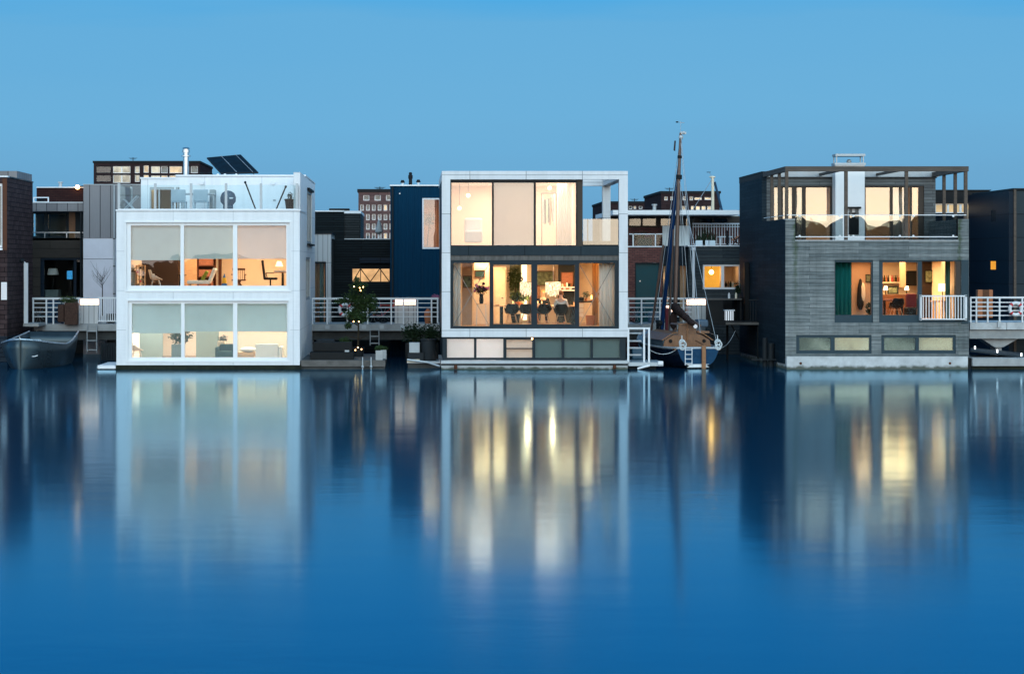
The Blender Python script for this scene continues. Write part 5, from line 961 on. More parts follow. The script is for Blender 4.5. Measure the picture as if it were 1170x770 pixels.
# bicycles on the pier
def bike(label, px, y, mf, z=None, rot=0):
    t = T('bicycle', label, 'bicycle', (X(px,y), y, dk+.004), rot, None)
    for s in (-1,1):
        w_ = MB().torus((s*.52,0,.34),.32,.02,'Y',28,6).build('wheel','tyre',t,local=True,smooth=True)
        b=MB(); [b.cyl((s*.52,0,.34),(s*.52+.3*math.cos(k*.628),0,.34+.3*math.sin(k*.628)),.003,.003,4) for k in range(10)]; b.build('spokes','steel',w_,local=True)
    MB().tube([(-.52,0,.34),(-.12,0,.30),(.36,0,.74),(-.20,0,.76),(-.12,0,.30)],.017).tube([(-.52,0,.34),(-.20,0,.74)],.012).tube([(.52,0,.34),(.38,0,.72),(.35,0,.98)],.016).tube([(-.20,0,.74),(-.23,0,.90)],.013).build('frame',mf,t,local=True)
    MB().box(-.36,-.12,-.06,.06,.90,.95).build('saddle','black',t,local=True,bevel=.02); MB().tube([(.30,-.26,1.0),(.36,-.1,1.0),(.36,.1,1.0),(.30,.26,1.0)],.014).build('handlebar','black',t,local=True)
bike('dark bicycle parked behind the railing left of the red one', 424, yP+1.0, 'bike_blue', rot=.1); bike('red bicycle parked behind the railing beside the blue corrugated house', 440, yP+1.5, 'bike_red', rot=-.15); bike('bicycle with blue frame behind the railing at the teal door', 741, yP+1.0, 'bike_blue')
for px,py,mm,lab in ((436,340.5,'ring_red','red bag hanging over the pier railing by the bicycles'),):
    pass
o = MB().box(X(742,yP+1.8),X(757,yP+1.8),yP+1.8,yP+2.3,dk,Z(356,yP+1.8)).build('storage_box','bike_blue',bevel=.02); tag(o,'blue storage box on the pier behind the bicycle','box')
o = MB().lathe((X(489,yP+.7),yP+.7,dk),[(.12,0),(.16,.3),(.15,.5),(.05,.62)],12).build('clay_pot','terracotta',smooth=True); tag(o,'terracotta pot on the pier beside the framed house','pot')
t=T('fern','trailing plant on top of the railing right of the blue corrugated house','plant',(X(497,yP+.5),yP+.5,dk)); x=X(497,yP+.5); MB().box(x-.12,x+.12,yP+.4,yP+.7,dk,dk+1.0).build('stand','black',t); leaves(MB(),(x,yP+.55,dk+1.12),(.2,.15,.12),120,.04,random.Random(77)).build('foliage','flower_pink',t)

# ------------------------------------------------------------------ brick-tiled house at the left edge
y0 = 5.5; sy1 = y0+5.2
H = T('house', 'dark purple tiled house cut by the left edge of the picture', 'house', (X(-60,y0), y0+2, 0)); xr = X(8.2,y0); xe = X(-130,y0); zt = Z(202.7,y0); zc = Z(384,y0); zw = Z(283,y0)
MB().wall(xe, xr, zc, zt, y0, y0+.25, [(X(-60,y0), X(2.6,y0), zw, zt-.25)]).wall(y0+.25, sy1, zc, zt, xr-.25, xr, [], 'y').build('wall', 'purple_tiles', H)
MB().box(xe, xr+.005, y0-.02, sy1+.02, -.5, zc-.002).build('float_wall', 'blue_tiles', H)
MB().box(X(2.8,y0), X(8.0,y0), y0-.012, y0-.001, zw-.1, zt-.05).build('corner_panel','door_brown',H); MB().box(xe, xr+.03, y0-.03, y0+.3, zt+.002, zt+.06).build('coping','flashing',H); MB().box(xr-.2,xr+.03,y0+.302,sy1+.03,zt+.002,zt+.05).build('side_coping','slate_frame',H)
window(H, X(-60,y0), X(2.6,y0), zw, zt-.25, y0+.05, [(X(-58,y0), X(-20,y0), zw+.1, zt-.35),(X(-18,y0), X(1.4,y0), zw+.1, zt-.35)], 'white_frame', 'glass', .12); room(H, X(-62,y0), xr-.3, y0+.3, y0+4.4, zw-.3, zt-.26, 'interior_teal_light'); MB().box(X(-62,y0),X(3,y0),y0-.06,y0-.001,zw-.10,zw-.02).build('sill','white_frame',H)
MB().box(xe,xr-.25,y0+.25,sy1-.2,zt-.15,zt-.05).build('roof','roof_felt',H)
MB().box(X(-30,y0+2), X(19.5,y0+2), y0+2, y0+5.1, zt+.05, Z(195.5,y0+2)).build('rear_volume','metal_seam',H)
y0 -= .0
t=T('lit_panel','small pale frosted window low on the purple tiled wall','window panel',(X(5,y0),y0-.02,Z(342,y0))); MB().box(X(2.2,y0),X(7.8,y0),y0-.03,y0-.002,Z(341.8,y0),Z(323.2,y0)).build('panel','lantern_glow',t); MB().wall(X(1.6,y0),X(8.1,y0),Z(342.5,y0),Z(322.5,y0),y0-.045,y0-.03,[(X(2.4,y0),X(7.6,y0),Z(341.6,y0),Z(323.4,y0))]).build('frame','white_frame',t)
yq=7.5; t=T('lamp_post','short white post with a dark ball lamp beside the purple tiled house','lamp post',(X(29.5,yq),yq,1)); MB().box(X(27.5,yq),X(32,yq),yq-.05,yq+.05,Z(370,yq),Z(300.5,yq)).build('post','white_metal',t); MB().ball((X(25.5,yq),yq-.1,Z(298,yq)),(.11,.11,.09)).build('lamp_shade','charcoal',t,smooth=True); MB().tube([(X(25.5,yq),yq-.1,Z(297,yq)),(X(29.5,yq),yq,Z(301,yq))],.02).build('arm','white_metal',t)
gp = MB().box(X(26.5,7.2),X(44,7.2),7.2,yP-.01,Z(373,7.2),Z(369.5,7.2)).build('gangway','concrete'); tag(gp,'short concrete gangway behind the aluminium boat','gangway')

# house between (second row)
yL = 13.0
H = T('house', 'brown boarded house with glazed balcony between the purple tiled house and the grey metal one', 'house', (X(66,yL), yL+3, 0))
x0, x1 = X(30,yL), X(95,yL)
MB().wall(x0, x1, 0, Z(272,yL), yL, yL+.25, [(X(46,yL), X(94.5,yL), Z(341,yL), Z(294.5,yL))]).box(x0, x1, yL+.3, yL+6, 2.0, 2.1).build('wall','brown_boards',H)
MB().box(x0, x1, yL-.08, yL+2.3, Z(241.5,yL), Z(232,yL)).build('fascia','metal_seam',H); MB().box(x0, x1, yL-.1, yL+2.3, Z(231.9,yL), Z(231,yL)).build('coping','flashing',H)
MB().box(x0, x1, yL+2.32, yL+6, Z(231.5,yL), Z(214.8,yL+2.3)).build('upper_wall','dark_brick',H); MB().box(x0, x1+.02, yL+2.28, yL+6, Z(214.7,yL+2.3), Z(213.7,yL+2.3)).build('roof_edge','flashing',H)
ry = yL+1.4; rz0, rz1 = Z(272,yL), Z(241.6,yL)
window(H, x0, x1-.02, rz0, rz1, ry, [(X(38,ry),X(50.5,ry),rz0+.1,Z(244.5,ry)),(X(55,ry),X(76,ry),rz0+.1,Z(244.5,ry))], 'slate_frame', 'glass', .12); MB().box(X(79,ry),X(86,ry),ry-.03,ry-.002,rz0,rz1).build('timber_panel','varnish',H)
MB().box(x0,x1,yL+.0,ry,rz0-.1,rz0-.003).build('balcony_floor','concrete',H); room(H,x0+.1,x1-.1,ry+.15,yL+5,rz0,rz1,'interior_teal_light')
bl=MB().box(x0,x1,yL+.02,yL+.06,Z(266.2,yL),Z(265.2,yL)); [bl.box(X(px,yL)-.02,X(px,yL)+.02,yL+.02,yL+.06,rz0,Z(265,yL)) for px in (51,76)]; bl=bl.build('balustrade','steel',H); MB().box(x0,x1,yL+.07,yL+.08,rz0,Z(266,yL)).build('glass_panel','rail_glass',bl)
window(H, X(46,yL), X(94.5,yL), Z(341,yL), Z(294.5,yL), yL+.06, [(X(50,yL),X(84,yL),Z(340,yL),Z(297,yL)),(X(87,yL),X(93.5,yL),Z(340,yL),Z(297,yL))], 'navy_panel', 'glass_clear', .14); room(H,X(44,yL),x1-.05,yL+.3,yL+4,Z(345,yL),Z(292,yL),'interior_dark')
t=T('table_lamp','unlit table lamp with pale shade in the dark window of the brown boarded house','lamp',(X(60.5,yL+1),yL+1,1.9)); x=X(60.5,yL+1); MB().lathe((x,yL+1,Z(314,yL+1)),[(.26,0),(.20,.28)],20).build('lamp_shade','fabric_white',t,smooth=True); MB().lathe((x,yL+1,Z(331,yL+1)),[(.10,0),(.05,.1),(.04,.65)],14).build('stem','black',t,smooth=True)
o=MB().box(X(53,yL+1),X(68,yL+1),yL+.7,yL+1.4,1.5,Z(331,yL+1)-.002).build('lamp_table','interior_teal'); tag(o,'small table carrying the unlit lamp in the brown boarded house','table')
t=T('television','small blue glowing screen beside the unlit lamp','television',(X(80,yL+2),yL+2,2.2)); MB().box(X(76.5,yL+2),X(82.5,yL+2),yL+2,yL+2.05,Z(319,yL+2),Z(309.5,yL+2)).build('screen','screen_blue',t); MB().box(X(76,yL+2),X(83,yL+2),yL+2.051,yL+2.1,Z(319.6,yL+2),Z(309,yL+2)).build('case','black',t); MB().box(X(77,yL+2),X(82,yL+2),yL+2,yL+2.3,1.5,Z(319.8,yL+2)).build('stand','black',t)
t=T('roof_lamp','bright orange lamp at the roof edge of the brown boarded house','lamp',(X(88.5,yL+2.1),yL+2.1,Z(215,yL+2.1))); MB().ball((X(88.5,yL+2.1),yL+2.1,Z(214,yL+2.1)),.10,12,8).build('bulb','bulb',t); MB().tube([(X(88.5,yL+2.1),yL+2.1,Z(214,yL+2.1)),(X(95,yL+2.1),yL+2.1,Z(213,yL+2.1))],.03).build('arm','black',t)
t=T('roof_vent','small pale vent on the roof of the brown boarded house','vent',(X(69,yL+3),yL+3,Z(214,yL+2.3))); MB().cyl((X(69,yL+3),yL+3,Z(215,yL+3)),(X(69,yL+3),yL+3,Z(209,yL+3)),.08).box(X(66.5,yL+3),X(72,yL+3),yL+2.9,yL+3.1,Z(209,yL+3),Z(208,yL+3)).build('pipe','galvanised',t)
t=T('roof_box','white framed skylight on the balcony roof of the brown boarded house','skylight',(X(47,yL+1),yL+1,Z(231,yL))); MB().wall(X(38,yL+1),X(55.5,yL+1),Z(231,yL+1),Z(225.3,yL+1),yL+1,yL+1.1,[(X(39,yL+1),X(54.4,yL+1),Z(231,yL+1)+.02,Z(226.3,yL+1))]).build('frame','white_frame',t); MB().ball((X(47,yL+1.4),yL+1.4,Z(229,yL+1.4)),(.2,.2,.1)).build('pot','black',t)
# grey metal house
yM = 12.3
H = T('house', 'grey standing seam metal house with pale lower wall left of the white house', 'house', (X(120,yM), yM+3, 0))
MB().box(X(95.3,yM), X(175,yM), yM, yM+7, Z(272.2,yM), Z(211.5,yM)).build('upper_wall','metal_seam',H); MB().box(X(95,yM), X(175.3,yM), yM-.03, yM+7, Z(211.5,yM)+.002, Z(210.6,yM)).build('coping','grey_metal',H)
mat('lilac_white', (.62,.62,.68), .5, var=.05); MB().box(X(95.0,yM), X(175,yM), yM+.02, yM+7, 0, Z(296.3,yM)).box(X(95.0,yM), X(175,yM), yM+.02, yM+7, Z(295.8,yM), Z(272.3,yM)).build('lower_wall','lilac_white',H)
t = T('bare_sapling','leafless sapling in a pale pot behind the picket railing','tree',(X(117,10),10,dk)); x=X(117,10); MB().box(x-.18,x+.18,9.8,10.2,dk+.003,dk+.32).build('pot','fabric_white',t)
MB().cyl((x,10,dk+.3),(x,10,Z(325,10)),.025,.018).build('trunk','bark',t); b=MB(); r4=random.Random(12)
for k in range(16):
    z=Z(330-k*.8,10); a=r4.uniform(-1,1); e=Vector((x+a*.45,10+r4.uniform(-.3,.3),z+.25+.3*r4.random())); b.cyl((x,10,z),e,.010,.004,5); b.cyl(e,e+Vector((a*.12,0,.2)),.004,.002,4); b.cyl(Vector((x,10,z)).lerp(e,.6),e+Vector((-a*.15,.05,.12)),.004,.002,4)
b.build('limb','bark',t)
# pier clutter at left
o=MB().box(X(52,10.2),X(72,10.2),10.2,10.9,dk+.003,Z(344,10.2)).build('storage_box','bin_blue',bevel=.02); tag(o,'tall blue storage box on the pier left of the wicker planter','box')
t=T('wicker_planter','tall wicker planter with a flowering plant hung at the pier edge','planter',(X(82,9.4),9.4,dk)); x0,x1=X(66,8.5),X(89,8.5)
MB().box(X(74,8.5),x1,8.4,8.74,Z(371,8.5),Z(346,8.5)).box(x0,X(73,8.5),8.5,8.74,Z(368,8.5),Z(348,8.5)).build('basket','rattan',t,bevel=.02); leaves(MB(),(X(78,8.5),8.55,Z(342.5,8.5)),(.42,.2,.17),260,.05,random.Random(14)).build('foliage','leaf_light',t)
bike('bicycle behind the railing left of the wicker planter', 58, yP+.6, 'bike_blue')
o=MB().lathe((X(127,10),10,dk+.003),[(.16,0),(.2,.4)],14).build('pot','black'); tag(o,'black pot behind the picket railing','pot')
t=T('pipe_bundle','dark vertical pipes under the pier left of the white house','pipes',(X(123,7),7,0))
for k in range(6): MB().cyl((X(116.5+k*2.8,7),7,-.3),(X(116.5+k*2.8,7),7,Z(392,7)),.06,.06).build('pipe','charcoal',t)
o=MB().box(X(112),X(132.5),-.1,2.4,Z(421),Z(417.3)).build('jetty_plank','flashing'); tag(o,'short white landing plank at the left foot of the white house','plank')

# annex and black slatted houses
yA = 13.0
H = T('house', 'narrow pale metal annex with curtained window right behind the white house', 'house', (X(366,yA), yA+1, 0))
MB().box(X(340,yA), X(378,yA), yA, yA+4, Z(299,yA), Z(267.5,yA)).box(X(372.5,yA), X(378,yA), yA, yA+4, 0, Z(299,yA)-.002).build('wall','pale_slats',H); MB().box(X(340,yA),X(379,yA),yA-.04,yA+4,Z(267.4,yA),Z(265.8,yA)).build('coping','charcoal',H)
window(H, X(340,yA), X(372.3,yA), dk-.3, Z(299.2,yA), yA+.1, [(X(345,yA),X(371,yA),dk-.2,Z(301,yA))], 'slate_frame', 'glass', .12); room(H,X(339,yA),X(372,yA),yA+.25,yA+3.5,dk-.3,Z(299,yA),'interior_warm'); area(X(360,yA+2),yA+2,Z(300,yA)-.1,.8,1,8)
curtain(H,X(360,yA+.4),X(365,yA+.4),dk-.2,Z(300,yA),yA+.4,'curtain_orange'); curtain(H,X(365.2,yA+.4),X(370,yA+.4),dk-.2,Z(300,yA),yA+.4,'curtain_green')
yB = 14.0
H = T('house', 'low black slatted house with a warm braced window behind the leafy tree', 'house', (X(405,yB), yB+3, 0))
wn = (X(402,yB), X(445.5,yB), Z(322.5,yB), Z(306.5,yB))
MB().wall(X(377,yB), X(450,yB), 0, Z(273.8,yB), yB, yB+.25, [wn]).box(X(377,yB), X(450,yB), yB+.25, yB+3, Z(274.5,yB)-.2, Z(273.9,yB)).build('wall','black_slats',H); MB().box(X(393.5,yB), X(450,yB), yB-.03, yB+.3, Z(273.7,yB), Z(272.6,yB)).build('coping','galvanised',H)
MB().box(X(411,yB), X(446,yB), yB-.25, yB-.002, Z(300.3,yB), Z(294.8,yB)).build('awning','navy_panel',H)
window(H, *wn, yB+.03, [(wn[0]+.03, wn[0]+.42*4/4*.55+.0, wn[2]+.03, wn[3]-.03), (wn[0]+.28, X(434,yB), wn[2]+.03, wn[3]-.03), (X(435,yB), wn[1]-.02, wn[2]+.03, wn[3]-.03)] if False else [(wn[0]+.03, X(411.5,yB), wn[2]+.03, wn[3]-.03), (X(412.3,yB), X(434.5,yB), wn[2]+.03, wn[3]-.03), (X(435.5,yB), wn[1]-.02, wn[2]+.03, wn[3]-.03)], 'brown_wood', 'glass_clear', .1)
MB().box(wn[0]-.3, wn[1]+.2, yB+.8, yB+.82, wn[2]-.4, wn[3]+.3).build('curtain','lit_curtain',H)
q=yB+.3
MB().tube([(X(403,q),q,Z(322,q)),(X(412,q),q,Z(307,q)),(X(423,q),q,Z(322,q)),(X(434,q),q,Z(307,q)),(X(445,q),q,Z(322,q))],.02).build('cross_brace','black',H)
yC = 18.0
H = T('house', 'taller black slatted house with two roof levels behind the low black one', 'house', (X(385,yC), yC+3, 0))
MB().box(X(350,yC), X(393,yC), yC, yC+6, 1, Z(242,yC)).build('wall','black_slats',H); MB().box(X(393,yC)+.003, X(412,yC), yC+.1, yC+6, 1, Z(244,yC)).build('side_wall','black_grey_slats',H)
MB().box(X(350,yC), X(393,yC), yC-.03, yC+6, Z(242,yC)+.002, Z(240.6,yC)).box(X(393,yC)+.003, X(412.5,yC), yC+.06, yC+6, Z(244,yC)+.002, Z(241,yC)).build('coping','flashing',H); MB().box(X(376,yC+2), X(399,yC+2), yC+2, yC+3, Z(240.5,yC+2)-.1, Z(238.3,yC+2)).build('roof_hatch','black',H)
t=T('parasol','closed pale parasol standing on the roof in front of the far brick flats','parasol',(X(433,16),16,Z(272,16))); x=X(433,16); MB().cyl((x,16,Z(273,16)-.4),(x,16,Z(249,16)),.03).build('pole','white_metal',t); MB().lathe((x,16,Z(268,16)),[(.06,0),(.18,.12),(.13,.35),(.05,.62),(.01,.66)],14).build('canopy','fabric_grey',t,smooth=True)
# blue corrugated house
yD = 12.2
H = T('house', 'dark blue corrugated house with three roof flues', 'house', (X(476,yD), yD+3, 0)); x0, x1 = X(446,yD), X(512,yD); zt = Z(212.8,yD)
wn = (X(482.5,yD), X(503,yD), Z(284.5,yD), Z(226.5,yD))
def corr(a, b_, za, zb_):
    vs=[]; fs=[]; n=max(4,int((b_-a)/.045)); 
    for i in range(n+1):
        x=a+(b_-a)*i/n; y=yD+(.022 if (i//2)%2 else 0); vs += [(x,y,za),(x,y,zb_),(x,yD+.2,za),(x,yD+.2,zb_)]
    for i in range(n): k=4*i; fs += [(k,k+4,k+5,k+1),(k+2,k+3,k+7,k+6),(k,k+2,k+6,k+4),(k+1,k+5,k+7,k+3)]
    fs += [(0,1,3,2),(4*n,4*n+2,4*n+3,4*n+1)]
    return vs, fs
mb=MB(); mb.add(*corr(x0,wn[0],.0,zt)); mb.add(*corr(wn[0]+.001,x1,.0,wn[2])); mb.add(*corr(wn[0]+.001,x1,wn[3],zt)); mb.box(x0,x0+.2,yD+.2,yD+6,0,zt).box(x1-.2,x1,yD+.2,yD+6,0,zt).build('wall','corrugated_blue',H)
MB().box(x0-.03,x1,yD-.05,yD+6,zt+.002,zt+.06).build('coping','flashing',H)
window(H, *wn, yD+.02, [(wn[0]+.06,wn[1]-.05,wn[2]+.07,wn[3]-.06)], 'flashing', 'glass_sun', .12); room(H,wn[0]-.5,x1-.25,yD+.3,yD+4,wn[2]-.3,wn[3]+.3,'interior_tan'); area(X(492,yD),yD+1.6,wn[3]+.1,.8,.8,70,(1,.52,.22))  # unseen lamp added indoors to warm the look of this window
t=T('potted_plant','indoor tree silhouetted in the window of the blue corrugated house','plant',(X(489,yD+1),yD+1,wn[2]-.25)); x=X(488,yD+1); MB().cyl((x,yD+1,wn[2]-.25),(x,yD+1,wn[2]+.15),.15,.2).build('pot','terracotta',t); MB().cyl((x,yD+1,wn[2]+.1),(x+.1,yD+1,wn[2]+1.2),.02).build('stem','bark',t); leaves(MB(),(x+.1,yD+1,wn[2]+1.3),(.3,.2,.4),240,.06,random.Random(44),.1).build('foliage','leaf_dark',t)
for px,h,r in ((460,.20,.05),(478,.22,.05)):
    MB().cyl((X(px,yD+2),yD+2,zt+.05),(X(px,yD+2),yD+2,zt+.05+h),r,r,12).build('vent_pipe','white_metal',H); MB().cyl((X(px,yD+2),yD+2,zt+.03+h),(X(px,yD+2),yD+2,zt+.15+h),.11,.06,16).build('vent_cap','soot',H)
x=X(469,yD+2); MB().cyl((x,yD+2,zt+.05),(x,yD+2,zt+.14),.07,.07,12).build('flue_foot','flashing',H); MB().lathe((x,yD+2,zt+.14),[(.08,0),(.075,.25),(.10,.28),(.10,.42),(.06,.46),(.08,.50),(.05,.56)],14).build('flue','soot',H,smooth=True)
MB().box(X(456,yD),X(457.5,yD),yD-.02,yD-.001,Z(222,yD),Z(220.7,yD)).build('wall_light','white_metal',H)

# ------------------------------------------------------------------ second row, right of the framed house
yR = 13.0
H = T('house', 'red brick house with long white roof edge and teal door behind the sailing boat', 'house', (X(755,yR), yR+3, 0))
x0, x1 = X(700,yR), X(757,yR); zr = Z(246,yR)
MB().wall(x0, x1, 0, Z(282.5,yR), yR, yR+.25, [(X(725.5,yR),X(754,yR),0.9,Z(300,yR))]).build('wall','red_brick',H); MB().wall(x0, X(752,yR+2.2), Z(283,yR)-.1, Z(260,yR+2), yR+2.2, yR+2.4, []).build('upper_wall','red_brick',H)
MB().box(x0, X(846,yR), yR-.1, yR+8, Z(245.5,yR), Z(240.3,yR)).build('roof','white_paint',H)
MB().box(x0, x1+.02, yR-.03, yR+2.19, Z(282.4,yR), Z(281.2,yR)).build('coping','flashing',H)
zt_ = Z(259.8,yR+2.2)+.002; zu=Z(246.3,yR+2.2)
window(H, x0, X(846,yR+2.2), zt_, Z(245.6,yR)-.005, yR+2.2, [(X(a,yR+2.2),X(b_,yR+2.2),Z(258,yR+2.2),Z(250,yR+2.2)) for a,b_ in ((719,732.5),(734.5,749.5),(755,770),(784,793),(799,814),(816.5,831))], 'brown_wood', 'glass', .12)
room(H, x0+.1, X(845,yR+2.2), yR+2.4, yR+7, Z(283,yR), zu, 'interior_tan')
MB().wall(X(752,yR+2.2)+.002, X(846,yR+2.2), Z(283,yR)-.1, zt_-.004, yR+2.2, yR+2.4, []).build('terrace_wall','red_brick',H)
MB().box(X(757,yR+1.2), X(788,yR+1.2), yR+1.2, yR+1.24, Z(285,yR+1.2), Z(258,yR+1.2)).build('screen_panel','fabric_white',H)
MB().box(X(726,yR),X(753.5,yR),yR+.10,yR+.16,.95,Z(300.5,yR)).build('door','teal_paint',H); MB().box(X(731,yR),X(732,yR),yR+.06,yR+.1,Z(322,yR),Z(320.5,yR)).build('handle','steel',H)
MB().wall(X(725.6,yR),X(753.9,yR),.93,Z(300.1,yR),yR-.01,yR+.09,[(X(726.6,yR),X(752.9,yR),.92,Z(301.2,yR))]).build('door_frame','charcoal',H)
MB().wall(X(757,yR)+.002, X(788,yR), 0, Z(281,yR), yR+.3, yR+.5, [(X(758,yR),X(786,yR),1.2,Z(303,yR))]).build('dark_wall','navy_panel',H)
window(H, X(758,yR),X(786,yR),1.2,Z(303,yR), yR+.32, [(X(759,yR),X(765,yR),1.3,Z(304,yR)),(X(778,yR),X(785,yR),1.3,Z(304,yR))], 'slate_frame','glass',.1); MB().box(X(757,yR),X(787,yR),yR+.9,yR+.92,1.2,Z(303,yR)).build('curtain','cream',H); point(X(762,yR),yR+.65,Z(318,yR),3)
gb = MB().box(X(719,yR),X(757,yR),yR+.02,yR+.05,Z(268,yR),Z(267,yR)); [gb.box(X(px,yR)-.025,X(px,yR)+.025,yR+.02,yR+.06,Z(281.2,yR)+.002,Z(267,yR)) for px in (723.5,749)]; gb=gb.build('balustrade','white_metal',H); MB().box(X(719,yR),X(757,yR),yR+.065,yR+.075,Z(281,yR),Z(268,yR)).build('glass_panel','rail_glass',gb)
t=T('flower_box','teal planter with purple flowers on the terrace of the red brick house','planter',(X(736,yR+.6),yR+.6,Z(281.2,yR))); q=yR+.6; zq=Z(281.2,yR)+.003
MB().box(X(729,q),X(745,q),q-.2,q+.2,zq,Z(273,q)).build('planter_box','planter_teal',t,bevel=.02); leaves(MB(),(X(733,q),q,Z(270,q)),(.5,.2,.2),260,.06,random.Random(15)).build('foliage','leaf_dark',t); b=MB(); r5=random.Random(2)
for k in range(14): b.ball((X(r5.uniform(731,746),q),q-.15,Z(r5.uniform(267.5,272.5),q)),.04,7,5)
b.build('purple_bloom','flower_purple',t)
# grey boarded terrace house
yG = 12.0
H = T('house', 'dark grey boarded house with an amber lit window and a railed roof terrace', 'house', (X(820,yG), yG+3, 0)); wn=(X(803,yG),X(846,yG),Z(330.5,yG),Z(302.3,yG)); zg=Z(281.8,yG)
clad('mid_boards', (.060,.080,.095), (.085,.105,.115), (.015,.02,.025), w=3.0, h=.15, mortar=.007, rough=.65, grain=.25, bump=.6, dirt=.2)
MB().wall(X(787,yG), X(880,yG), 0, zg, yG, yG+.25, [wn]).build('wall','mid_boards',H); MB().box(X(786,yG),X(880,yG),yG-.04,yG+2.2,zg+.002,Z(280.3,yG)).build('coping','flashing',H)
window(H,*wn,yG+.03,[(X(805,yG),X(824,yG),Z(328.5,yG),Z(304.3,yG)),(X(827.5,yG),X(844.5,yG),Z(328.5,yG),Z(304.3,yG))],'white_frame','glass_clear',.12)
MB().box(X(801,yG),X(825.6,yG),yG+.7,yG+.72,Z(333,yG),Z(300,yG)).build('curtain','lit_amber',H); room(H,X(825,yG),X(850,yG),yG+.3,yG+3,Z(335,yG),Z(299,yG),'interior_warm'); area(X(836,yG),yG+1.5,Z(300,yG)-.05,.5,.5,6)
t=T('pendant_lamp','blazing orange pendant lamp in the amber window','lamp',(X(812.5,yG+.5),yG+.5,Z(312,yG+.5))); MB().ball((X(812.8,yG+.5),yG+.5,Z(311,yG+.5)),(.10,.1,.10),14,10).build('lamp_shade','bulb_hot',t,smooth=True); MB().cyl((X(812.8,yG+.5),yG+.5,Z(308,yG+.5)),(X(812.8,yG+.5),yG+.5,Z(300,yG+.5)),.01).build('cord','black',t)
b=MB(); [b.lathe((X(829+k*2.4,yG+1),yG+1,Z(327,yG+1)),[(.05,0),(.05,.16),(.02,.24)],10) for k in range(4)]
for k in range(4):
    o=MB().lathe((X(829.5+k*2.6,yG+.6),yG+.6,Z(328.3,yG)),[(.045,0),(.05,.14+.05*(k%2)),(.02,.22),(.018,.27)],10).build('bottle',['black','varnish','leaf_dark','cream'][k],smooth=True); tag(o,'bottle on the sill of the right half of the amber lit window','bottle','bottles on the window sill')
o=MB().box(X(827.5,yG),X(845,yG),yG+.4,yG+.8,Z(329.5,yG)-.05,Z(328.3,yG)-.002).build('sill','cream',H)
rl=T('terrace_railing','white upright railing on the roof terrace of the grey boarded house','railing',(X(818,yR+1.6),yR+1.6,zg)); q=yR+1.7
MB().box(X(791,q),X(850,q),q,q+.04,Z(256.5,q),Z(255,q)).box(X(791,q),X(850,q),q,q+.04,Z(259.5,q),Z(258.7,q)).box(X(791,q),X(850,q),q,q+.04,Z(279.5,q),Z(278.5,q)).build('rail','white_metal',rl)
for k in range(19): x=X(792+k*3.0,q); MB().box(x-.014,x+.014,q+.01,q+.03,Z(279,q),Z(256,q)).build('bar','white_metal',rl)
q=yG+1.0; zq=Z(280.3,yG)+.003
for k,(px,w_,h_,lab) in enumerate(((800,.4,.50,'spiky plant in a pale box, the leftmost on the railed roof terrace'),(806,.3,.62,'tall spiky plant in the middle of the railed roof terrace'),(813,.3,.40,'small bushy plant on the railed roof terrace'))):
    t=T('terrace_plant',lab,'plant',(X(px,q),q,zq)); x=X(px,q); MB().box(x-w_/2,x+w_/2,q-.15,q+.15,zq,zq+.22).build('planter_box','fabric_white',t); b=MB(); r6=random.Random(k+50)
    for j in range(26): bx=x+r6.uniform(-w_/2,w_/2); b.cyl((bx,q,zq+.2),(bx+r6.uniform(-.18,.18),q+r6.uniform(-.1,.1),zq+.3+h_*r6.random()),.018,.003,5)
    b.build('foliage','leaf_dark',t)
t=T('terrace_table','pale draped table on the railed roof terrace','table',(X(828,q),q,zq)); MB().box(X(821,q),X(836,q),q-.2,q+.3,zq+.36,zq+.40).build('table_top','fabric_white',t)
for px in (823,834): MB().box(X(px,q)-.02,X(px,q)+.02,q-.1,q+.1,zq,zq+.36).build('leg','white_metal',t)
o=MB().lathe((X(831,q-.3),q-.3,zq),[(.05,0),(.06,.4),(.03,.5),(.04,.65)],10).build('bottle','black',smooth=True); tag(o,'dark upright bottle standing before the pale draped table','bottle')
t=T('lounge_chair','canvas deckchair at the right end of the railed roof terrace','chair',(X(841,q),q,zq)); MB().tube([(X(836,q),q-.2,zq),(X(846,q),q-.2,zq+.5)],.02).tube([(X(844,q),q-.2,zq),(X(837,q),q-.2,zq+.35)],.02).build('frame','black',t); MB().add([(X(836,q),q-.2,zq+.22),(X(846,q),q-.2,zq+.45),(X(846,q),q+.3,zq+.45),(X(836,q),q+.3,zq+.22)],[(0,1,2,3)]).build('canvas','terracotta',t,thick=.02)
t=T('drain_pipe','white rain pipe on the corner of the grey boarded house','pipe',(X(792.5,yG-.1),yG-.1,0)); MB().cyl((X(792.5,yG-.1),yG-.1,dk),(X(792.5,yG-.1),yG-.1,Z(285,yG)),.06).build('pipe','white_metal',t); MB().cyl((X(792.5,yG-.1),yG-.1,Z(286,yG)),(X(792.5,yG-.1),yG-.1,Z(282.5,yG)),.10).build('hopper','white_metal',t)

